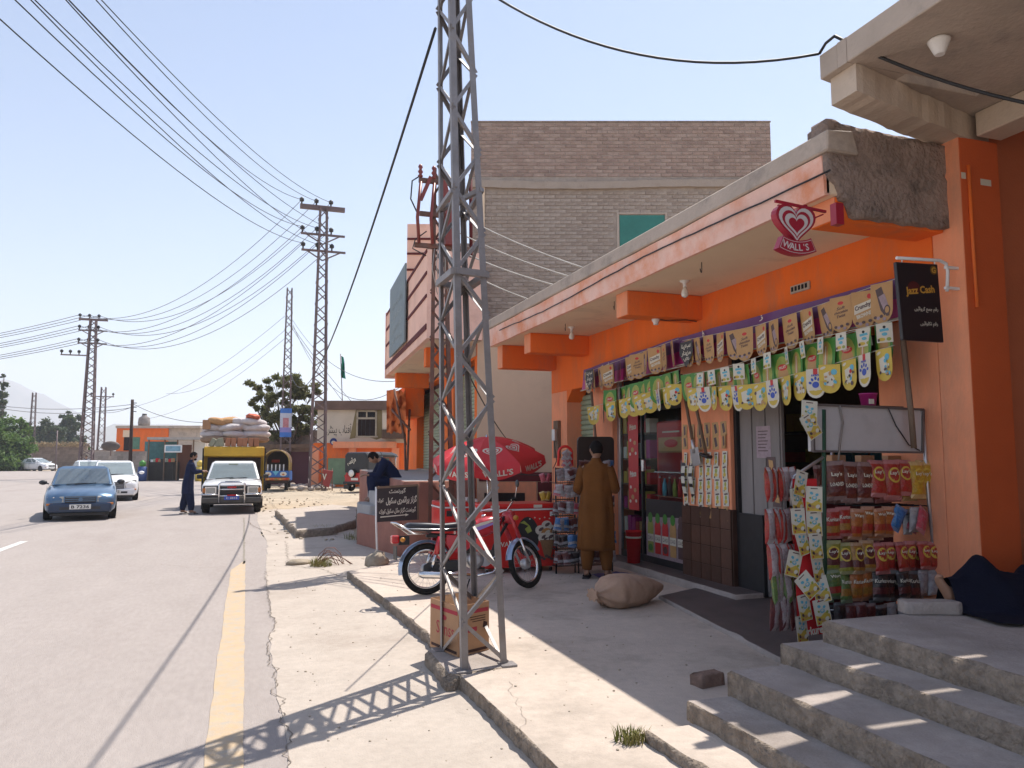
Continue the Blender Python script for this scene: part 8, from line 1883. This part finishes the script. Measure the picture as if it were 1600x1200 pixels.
# ================================================================ PEOPLE
def body_skin(name, parent, J, edges, rad, m_, sub=2):
    """one continuous body surface grown round a posed skeleton"""
    me = bpy.data.meshes.new(name); names = list(J); idx = {k: i for i, k in enumerate(names)}
    me.from_pydata([Vector(J[k]) for k in names], [(idx[a], idx[b]) for a, b in edges], [])
    o = bpy.data.objects.new(name, me); COL.objects.link(o)
    sk_ = o.modifiers.new('skin', 'SKIN'); sk_.use_smooth_shade = True; sk_.branch_smoothing = .6
    if not me.skin_vertices: pass
    for k, i in idx.items():
        r = rad.get(k, .04); r = r if isinstance(r, tuple) else (r, r)
        me.skin_vertices[0].data[i].radius = r; me.skin_vertices[0].data[i].use_root = (k == 'pelvis')
    s = o.modifiers.new('sub', 'SUBSURF'); s.levels = sub; s.render_levels = sub
    dg = bpy.context.evaluated_depsgraph_get(); dg.update(); nm = bpy.data.meshes.new_from_object(o.evaluated_get(dg))
    bpy.data.objects.remove(o); nm.materials.clear(); nm.materials.append(m_)
    for p in nm.polygons: p.use_smooth = True
    nm.transform(wmat(parent).inverted())
    return link(name, nm, parent)
def hand_joints(J, E, rad, side, wrist, d, n, curl=.5):
    """palm, four unequal fingers and a thumb; d points along the hand, n out of the back of it"""
    w = Vector(wrist); d = Vector(d).normalized(); n = Vector(n); n = (n - d * n.dot(d)).normalized(); u = d.cross(n)
    p = w + d * .055; J[f'palm{side}'] = p; E.append((f'wrist{side}', f'palm{side}')); rad[f'palm{side}'] = (.034, .018)
    for k, (off, L) in enumerate(((.030, .070), (.010, .080), (-.010, .074), (-.030, .058))):
        prev = f'palm{side}'; q = p + d * .035 + u * off; nm = f'knuckle{side}{k}'; J[nm] = q; E.append((prev, nm)); rad[nm] = .0095; prev = nm; dd = d
        for s in (0, 1):
            dd = (dd * math.cos(curl) - n * math.sin(curl)).normalized(); q = q + dd * L * (.55 if s == 0 else .45); nm = f'finger{side}{k}{s}'; J[nm] = q; E.append((prev, nm)); rad[nm] = .0085 if s == 0 else .007; prev = nm
    q = w + d * .02 + u * .032; J[f'thumb{side}0'] = q; E.append((f'wrist{side}', f'thumb{side}0')); rad[f'thumb{side}0'] = .012
    q2 = q + (d * .8 + u * .5 - n * .3).normalized() * .05; J[f'thumb{side}1'] = q2; E.append((f'thumb{side}0', f'thumb{side}1')); rad[f'thumb{side}1'] = .0095
HEADV = {}
def head_parts(t, c, face, up=(0, 0, 1), h=.225, beard=False, hairlen=1.0):
    """skull with brow, nose, mouth, ears; face = direction the person looks"""
    f = Vector(face).normalized(); u = Vector(up); u = (u - f * u.dot(f)).normalized(); s = f.cross(u)
    M = Matrix(((s.x, f.x, u.x, c[0]), (s.y, f.y, u.y, c[1]), (s.z, f.z, u.z, c[2]), (0, 0, 0, 1)))
    def shape(p):
        z = p.z / (h * .5); y = p.y; k = 1.0
        x = p.x * (1 - .22 * max(0, -z) ** 1.5); y = y * (1 - .12 * max(0, -z))
        if p.y > 0: y += .012 * math.exp(-((z + .12) / .16) ** 2) * math.exp(-(p.x / .018) ** 2) * 1.6 - .006 * math.exp(-((z - .12) / .12) ** 2) * math.exp(-((abs(p.x) - .03) / .016) ** 2) + .004 * math.exp(-((z + .5) / .08) ** 2) * math.exp(-(p.x / .025) ** 2)
        return Vector((x, y, p.z))
    mb = MB().ell((0, 0, 0), (.076, .096, h * .5), 28, 22, fn=shape)
    for v in mb.v: v[:] = M @ v
    for sx in (-1, 1): mb.ell(M @ Vector((sx * .077, -.008, -.005)), (.012, .02, .032), 8, 6)
    hd = mb.build('head', SKIN, t)
    mb = MB()
    for sx in (-1, 1): mb.ell(M @ Vector((sx * .03, .083, .012)), (.013, .008, .006), 8, 6)
    mb.build('eyes', INK, hd)
    def hs(p):
        q = shape(p) * 1.0; g = 1.10 + .05 * nz(p * 60) + .03 * nz(p * 140); lim = -.02 if p.y < .02 else .05
        return Vector((q.x * g, q.y * g - .004, max(q.z, -.055 if p.y < -.02 else (-.015 if p.y < .045 else .052)) * 1.07 + .006))
    mb = MB().ell((0, 0, 0), (.077, .097, h * .5), 30, 22, fn=hs)
    for v in mb.v: v[:] = M @ v
    mb.build('hair', HAIR, t)
    if beard:
        mb = MB().ell((0, .05, -.085), (.05, .045, .04), 12, 8)
        for v in mb.v: v[:] = M @ v
        mb.build('beard', HAIR, t)
    return hd
def cloth_loft(name, m_, t, rings, n=40, fold=.02, fk=7, seed=0, grow=True):
    """a garment as rings (centre, half width, half depth[, x axis]); folds deepen towards the hem"""
    mb = MB(); R_ = []; k = len(rings); sub = 5; dense = []
    for i in range(k - 1):
        for j in range(sub):
            f = j / sub; a, b = rings[i], rings[i + 1]; ff = f * f * (3 - 2 * f) * .5 + f * .5; dense.append([Vector(a[0]).lerp(Vector(b[0]), f), a[1] + (b[1] - a[1]) * ff, a[2] + (b[2] - a[2]) * ff, Vector(a[3] if len(a) > 3 else (1, 0, 0)).lerp(Vector(b[3] if len(b) > 3 else (1, 0, 0)), f)])
    dense.append([Vector(rings[-1][0]), rings[-1][1], rings[-1][2], Vector(rings[-1][3] if len(rings[-1]) > 3 else (1, 0, 0))])
    for i, (c, w, d, x) in enumerate(dense):
        nx = dense[min(i + 1, len(dense) - 1)][0] - dense[max(i - 1, 0)][0]; nx = nx.normalized() if nx.length > 1e-6 else Vector((0, 0, -1)); xa = (x - nx * x.dot(nx)).normalized(); ya = nx.cross(xa); tt = i / len(dense); ring = []
        for j in range(n):
            a = 2 * PI * j / n; amp = fold * (.25 + .75 * tt if grow else 1); g = 1 + amp * math.sin(a * fk + seed + 2 * nz((tt * 3, seed, 0))) + amp * 1.6 * nz((math.cos(a) * 2.5, math.sin(a) * 2.5, tt * 4 + seed)) + .03 * (abs(nz((math.cos(a) * 3, math.sin(a) * 3, tt * 7 + seed + a * .4))) - .2) + .012 * nz((math.cos(a) * 6, math.sin(a) * 6, tt * 16 + seed))
            ring.append(c + xa * w * g * math.cos(a) + ya * d * g * math.sin(a))
        R_.append(ring)
    mb.loft(R_, False, 0, True); o = mb.build(name, m_, t)
    so_ = o.modifiers.new('thick', 'SOLIDIFY'); so_.thickness = .004; return o
def standing(name, label, base, facing, m_, H=1.72, arms='front', head_turn=0.0, lean=0.0, stride=.0, hem=.42, beard=False, cuffs=True):
    """a standing man in kameez and shalwar; facing = angle of the direction he faces (0 = +y)"""
    t = thing(name, label, 'person', base, group=None); s = H / 1.72
    Mf = T(base) @ rot('Z', facing) @ Matrix.Scale(s, 4); P = lambda x, y, z: Mf @ Vector((x, y + lean * max(0, z - .9), z)); xa = (rot('Z', facing) @ Vector((1, 0, 0)))
    J, E, rd_ = {}, [], {}
    J.update(pelvis=P(0, 0, .93), belly=P(0, .01, 1.08), chest=P(0, .0, 1.28), neckb=P(0, -.01, 1.44), neck=P(0, .01, 1.52), skull=P(0, .015, 1.58)); E += [('pelvis', 'belly'), ('belly', 'chest'), ('chest', 'neckb'), ('neckb', 'neck'), ('neck', 'skull')]
    rd_.update(pelvis=(.14 * s, .10 * s), belly=(.13 * s, .10 * s), chest=(.15 * s, .105 * s), neckb=(.07 * s, .06 * s), neck=.052 * s, skull=.05 * s)
    EL = {}
    for sd, k in ((-1, 'L'), (1, 'R')):
        J[f'sh{k}'] = P(.165 * sd, -.005, 1.385)
        if arms == 'front': el, wr = P(.235 * sd, .02, 1.13), P(.185 * sd, .22, 1.14 + (.10 if sd < 0 else .02))
        elif arms == 'reach': el, wr = P(.22 * sd, .1, 1.18), P(.17 * sd, .32, 1.2)
        else: el, wr = P(.225 * sd, -.01, 1.12), P(.23 * sd, .06, .88)
        J[f'el{k}'] = el; J[f'wrist{k}'] = wr; E += [('neckb', f'sh{k}'), (f'sh{k}', f'el{k}'), (f'el{k}', f'wrist{k}')]; rd_.update({f'sh{k}': .055 * s, f'el{k}': .04 * s, f'wrist{k}': .027 * s}); EL[k] = (J[f'sh{k}'], el, wr)
        d = (wr - el).normalized(); hand_joints(J, E, rd_, k, wr, d, (rot('Z', facing) @ Vector((.5 * sd, .0, .8))), .5)
        J[f'hip{k}'] = P(.095 * sd, 0, .88); J[f'kn{k}'] = P(.115 * sd, .03 + stride * sd * .4, .48); J[f'an{k}'] = P(.125 * sd, -.02 + stride * sd, .085); J[f'toe{k}'] = P(.15 * sd, .13 + stride * sd, .035); J[f'heel{k}'] = P(.125 * sd, -.06 + stride * sd, .04)
        E += [('pelvis', f'hip{k}'), (f'hip{k}', f'kn{k}'), (f'kn{k}', f'an{k}'), (f'an{k}', f'toe{k}'), (f'an{k}', f'heel{k}')]; rd_.update({f'hip{k}': .085 * s, f'kn{k}': .055 * s, f'an{k}': .038 * s, f'toe{k}': (.04 * s, .024 * s), f'heel{k}': .032 * s})
    body_skin('body', t, J, E, rd_, SKIN)
    fdir = rot('Z', facing + head_turn) @ Vector((0, 1, -.15)); head_parts(t, P(0, .03, 1.625), fdir, beard=beard)
    R3 = lambda x, y, z, w, d: (P(x, y, z), w * s, d * s, xa)
    cloth_loft('kameez', m_, t, [R3(0, -.005, 1.495, .062, .06), R3(0, -.01, 1.465, .09, .072), R3(0, -.01, 1.43, .15, .088), R3(0, -.01, 1.385, .195, .105), R3(0, -.005, 1.28, .20, .122), R3(0, .0, 1.12, .19, .125), R3(0, 0, 1.0, .198, .135), R3(0, 0, .86, .212, .148), R3(0, -.01, .64, .22, .152), R3(0, -.01, hem, .225, .155)], 56, .075, 6, 1.3)
    mb = MB(); mb.lathe([(.062 * s, 0), (.066 * s, .02), (.058 * s, .05)], 16, T(P(0, -.005, 1.475)) @ rot('Z', facing)); mb.build('collar', m_, t)
    for sd, k in ((-1, 'L'), (1, 'R')):
        a, e, w = EL[k]; up_ = Vector((0, 0, 1)); e2 = e.lerp(w, .86)
        cloth_loft('sleeve', m_, t, [(a.lerp(P(0, 0, 1.40), .45) + Vector((0, 0, -.01)), .06 * s, .062 * s, xa), (a, .07 * s, .074 * s, xa), (a.lerp(e, .35), .072 * s, .076 * s, xa), (a.lerp(e, .7), .07 * s, .074 * s, xa), (e, .068 * s, .07 * s, xa), (e.lerp(w, .5), .058 * s, .06 * s, xa), (e2, .048 * s, .05 * s, xa)], 24, .05, 4, 3 + sd)
        cloth_loft('trouser_leg', m_, t, [(P(.085 * sd, 0, .9), .10 * s, .12 * s, xa), (P(.105 * sd, .01 + stride * sd * .3, .55), .10 * s, .115 * s, xa), (P(.12 * sd, stride * sd * .8, .28), .085 * s, .10 * s, xa), (P(.125 * sd, -.01 + stride * sd, .11), .058 * s, .07 * s, xa)], 28, .05, 5, 5 + sd)
        q = Mf @ T(.135 * sd, .04 + stride * sd, .0); mb = MB(); mb.prism([(-.045, -.12), (.045, -.12), (.05, .05), (.03, .14), (-.03, .14), (-.05, .05)], 0, .018, q); sh_ = mb.build('sandal', BLACKP, t, bevel=.004)
        MB().tube([q @ Vector((-.05, .03, .015)), q @ Vector((-.03, .045, .055)), q @ Vector((.03, .045, .055)), q @ Vector((.05, .03, .015))], .012, 6).build('strap', BLACKP, sh_)
    return t
KHAKI = mat('khaki_cloth', (.165, .064, .017), .85, .2, 3, .25, 90); NAVY = mat('navy_cloth', (.012, .018, .05), .85, .15, 3, .25, 90); BLUEC = mat('blue_cloth', (.016, .022, .055), .85, .15, 3, .25, 90)
pm = gz(930, 905, .1)
standing('person', 'man in mustard brown kameez seen from behind, standing at the sachet racks', (pm.x + .05, pm.y + .05, .1), R(-32), KHAKI, 1.70, 'front', R(28), .0, .02, .36)
pb_ = gz(292, 803, 0)
standing('person', 'man in dark blue kameez bending towards the pickup on the road', (pb_.x, pb_.y, 0), R(-78), BLUEC, 1.74, 'reach', R(-8), .13, .10, .56, True)
pf = V(134, 741, 63); pf.z = 0
standing('person', 'distant man in pale blue kameez walking behind the blue sedan', pf, R(170), mat('pale_blue_cloth', (.24, .28, .36), .85, .1), 1.72, 'down', 0, 0, .06, .42)

# seated man on the steps, hunched over
sp_ = V(607, 762, 15.2); zs = 1.0
sm_ = thing('person', 'man in navy kameez sitting hunched on the grey steps behind the school sign', 'person', (sp_.x, sp_.y, zs))
bx_ = Vector((sp_.x + .12, sp_.y, zs)); P = lambda x, y, z: bx_ + Vector((-x, y, z))      # x: the way he faces (towards the road, -x)
J, E, rd_ = {}, [], {}
J.update(pelvis=P(0, 0, .12), belly=P(.04, 0, .26), chest=P(.16, 0, .44), neckb=P(.27, 0, .54), neck=P(.33, 0, .57), skull=P(.37, 0, .58)); E += [('pelvis', 'belly'), ('belly', 'chest'), ('chest', 'neckb'), ('neckb', 'neck'), ('neck', 'skull')]
rd_.update(pelvis=(.14, .12), belly=(.13, .12), chest=(.15, .11), neckb=.065, neck=.05, skull=.05); SL = {}
for sd, k in ((-1, 'L'), (1, 'R')):
    J[f'sh{k}'] = P(.24, .17 * sd, .48); J[f'el{k}'] = P(.36, .21 * sd, .26); J[f'wrist{k}'] = P(.52, .10 * sd, .27); E += [('neckb', f'sh{k}'), (f'sh{k}', f'el{k}'), (f'el{k}', f'wrist{k}')]; rd_.update({f'sh{k}': .055, f'el{k}': .04, f'wrist{k}': .027}); hand_joints(J, E, rd_, k, J[f'wrist{k}'], (-.9, -.3 * sd, .1), (0, 0, 1), .6)
    J[f'hip{k}'] = P(.03, .1 * sd, .1); J[f'kn{k}'] = P(.44, .15 * sd, .2); J[f'an{k}'] = P(.42, .14 * sd, -.16); J[f'toe{k}'] = P(.56, .15 * sd, -.22); E += [('pelvis', f'hip{k}'), (f'hip{k}', f'kn{k}'), (f'kn{k}', f'an{k}'), (f'an{k}', f'toe{k}')]; rd_.update({f'hip{k}': .085, f'kn{k}': .06, f'an{k}': .04, f'toe{k}': .035})
body_skin('body', sm_, J, E, rd_, SKIN); head_parts(sm_, P(.42, 0, .60), (-.8, 0, -.6))
ya_ = (0, 1, 0)
cloth_loft('kameez', NAVY, sm_, [(P(.30, 0, .56), .075, .07, ya_), (P(.26, 0, .53), .17, .09, ya_), (P(.18, 0, .44), .215, .135, ya_), (P(.07, 0, .28), .22, .16, ya_), (P(.02, 0, .14), .23, .18, ya_), (P(.0, 0, .01), .25, .2, ya_)], 36, .06, 5, 2)
for sd, k in ((-1, 'L'), (1, 'R')):
    cloth_loft('sleeve', NAVY, sm_, [(J[f'sh{k}'].lerp(J['neckb'], .2), .09, .09, ya_), (J[f'sh{k}'], .088, .088, ya_), (J[f'el{k}'], .07, .07, ya_), (J[f'el{k}'].lerp(J[f'wrist{k}'], .85), .05, .05, ya_)], 22, .06, 4, sd)
    cloth_loft('trouser_leg', NAVY, sm_, [(J[f'hip{k}'], .12, .12, ya_), (J[f'hip{k}'].lerp(J[f'kn{k}'], .6), .11, .11, ya_), (J[f'kn{k}'], .095, .095, ya_), (J[f'an{k}'], .06, .06, ya_)], 24, .05, 5, sd)

# sleeper under a navy shawl on the porch
so2 = thing('person', 'person asleep under a navy shawl on the porch, one bare foot showing', 'person', (4.75, 3.72, .65))
O_ = Vector((4.22, 3.86, .65)); Lx = Vector((1.78, -.40, 0)).normalized(); Ly = Vector((-Lx.y, Lx.x, 0))
mb = MB(); nu, nv = 60, 40; vs = []
for i in range(nu + 1):
    for j in range(nv + 1):
        u = .035 + 1.6 * i / nu; v = -.46 + .74 * j / nv + (.05 * nz((i * .16, 3, 3)) if j in (0, nv) else 0)
        p = O_ + Lx * u + Ly * v; base = .652 if p.x < 4.73 else .652 + .155 * min(1, (p.x - 4.73) / .05)
        Hh = .20 + .12 * math.exp(-((u - .30) / .10) ** 2) * math.exp(-((v - .05) / .13) ** 2) + .05 * math.exp(-((u - 1.15) / .25) ** 2) + (.05 if u > .6 else 0)
        k = math.exp(-abs((v - .02) / (.085 + .115 * min(1, max(0, (u - .05) / .3)) + .02 * math.sin(u * 5))) ** 3.2)
        z = .652 + Hh * k + (.02 * nz((u * 4 + v * 3, v * 8, 2)) + .05 * max(0, .22 - abs(nz((u * 3.4 + v * 5, v * 4 - u * 2, 7)))) + .03 * max(0, .2 - abs(nz((u * 7 - v * 4, v * 9, 4))))) * (.4 + .6 * k)
        vs.append(Vector((p.x, p.y, max(z, base + .006 + .012 * abs(nz((u * 9, v * 9, 1)))))))
mb.add(vs, [(i * (nv + 1) + j, (i + 1) * (nv + 1) + j, (i + 1) * (nv + 1) + j + 1, i * (nv + 1) + j + 1) for i in range(nu) for j in range(nv)], 0, True)
mb.build('shawl', mat('navy_shawl', (.009, .010, .022), .9, .2, 3, .3, 90), so2, fixn=False)
Z = lambda u, v, z: O_ + Lx * u + Ly * v + Vector((0, 0, z))
J = dict(pelvis=Z(.9, 0, .06), chest=Z(1.25, 0, .06), neck=Z(1.5, 0, .08), skull=Z(1.62, 0, .08), knee=Z(.32, .04, .15), ankle=Z(.06, 0, .09), heel=Z(.0, 0, .05), ball=Z(-.02, 0, .17), big=Z(-.022, -.03, .225), t2=Z(-.022, -.008, .23), t3=Z(-.022, .012, .22), t4=Z(-.022, .03, .208))
E = [('pelvis', 'chest'), ('chest', 'neck'), ('neck', 'skull'), ('pelvis', 'knee'), ('knee', 'ankle'), ('ankle', 'heel'), ('ankle', 'ball'), ('ball', 'big'), ('ball', 't2'), ('ball', 't3'), ('ball', 't4')]
body_skin('body', so2, J, E, dict(pelvis=.06, chest=.06, neck=.04, skull=.06, knee=.05, ankle=.045, heel=.04, ball=(.05, .03), big=.017, t2=.013, t3=.012, t4=.011), SKIN)

# two people in the blue car
for k, (x, lb) in enumerate(((.36, 'driver in pale clothes behind the windscreen of the blue sedan'), (-.36, 'passenger in the front of the blue sedan, left side of the windscreen'))):
    t = thing('person', lb, 'person', (-4.3 + x, 24.55, .55)); c = Vector((-4.3 + x, 24.55, .55))
    J = dict(pelvis=c, chest=c + Vector((0, .04, .3)), neckb=c + Vector((0, .04, .42)), neck=c + Vector((0, .03, .48)), shL=c + Vector((-.17, .03, .38)), shR=c + Vector((.17, .03, .38)), elL=c + Vector((-.2, -.1, .18)), elR=c + Vector((.2, -.1, .18)), wrL=c + Vector((-.14, -.32, .3)), wrR=c + Vector((.14, -.32, .3)))
    body_skin('body', t, J, [('pelvis', 'chest'), ('chest', 'neckb'), ('neckb', 'neck'), ('neckb', 'shL'), ('neckb', 'shR'), ('shL', 'elL'), ('shR', 'elR'), ('elL', 'wrL'), ('elR', 'wrR')], dict(pelvis=.13, chest=(.16, .1), neckb=.06, neck=.05, shL=.06, shR=.06, elL=.045, elR=.045, wrL=.03, wrR=.03), mat('pale_blue_cloth', (.24, .28, .36), .85, .1) if k else mat('sand_cloth', (.45, .38, .3), .85), 1)
    head_parts(t, c + Vector((0, 0, .59)), (0, -1, 0))
# ================================================================ HAZE
hz = MB().box(-5200, 5200, -5200, 5200, -3, 520).build('haze', bpy.data.materials.new('haze_air'), kind='stuff')
hm = hz.data.materials[0]; hm.use_nodes = True; hn = hm.node_tree
for nd in list(hn.nodes):
    if nd.type != 'OUTPUT_MATERIAL': hn.nodes.remove(nd)
pv_ = hn.nodes.new('ShaderNodeVolumePrincipled'); pv_.inputs['Color'].default_value = (0.84, 0.90, 1.0, 1); pv_.inputs['Density'].default_value = HAZE; pv_.inputs['Anisotropy'].default_value = 0.2
hn.links.new(pv_.outputs[0], [nd for nd in hn.nodes if nd.type == 'OUTPUT_MATERIAL'][0].inputs['Volume'])
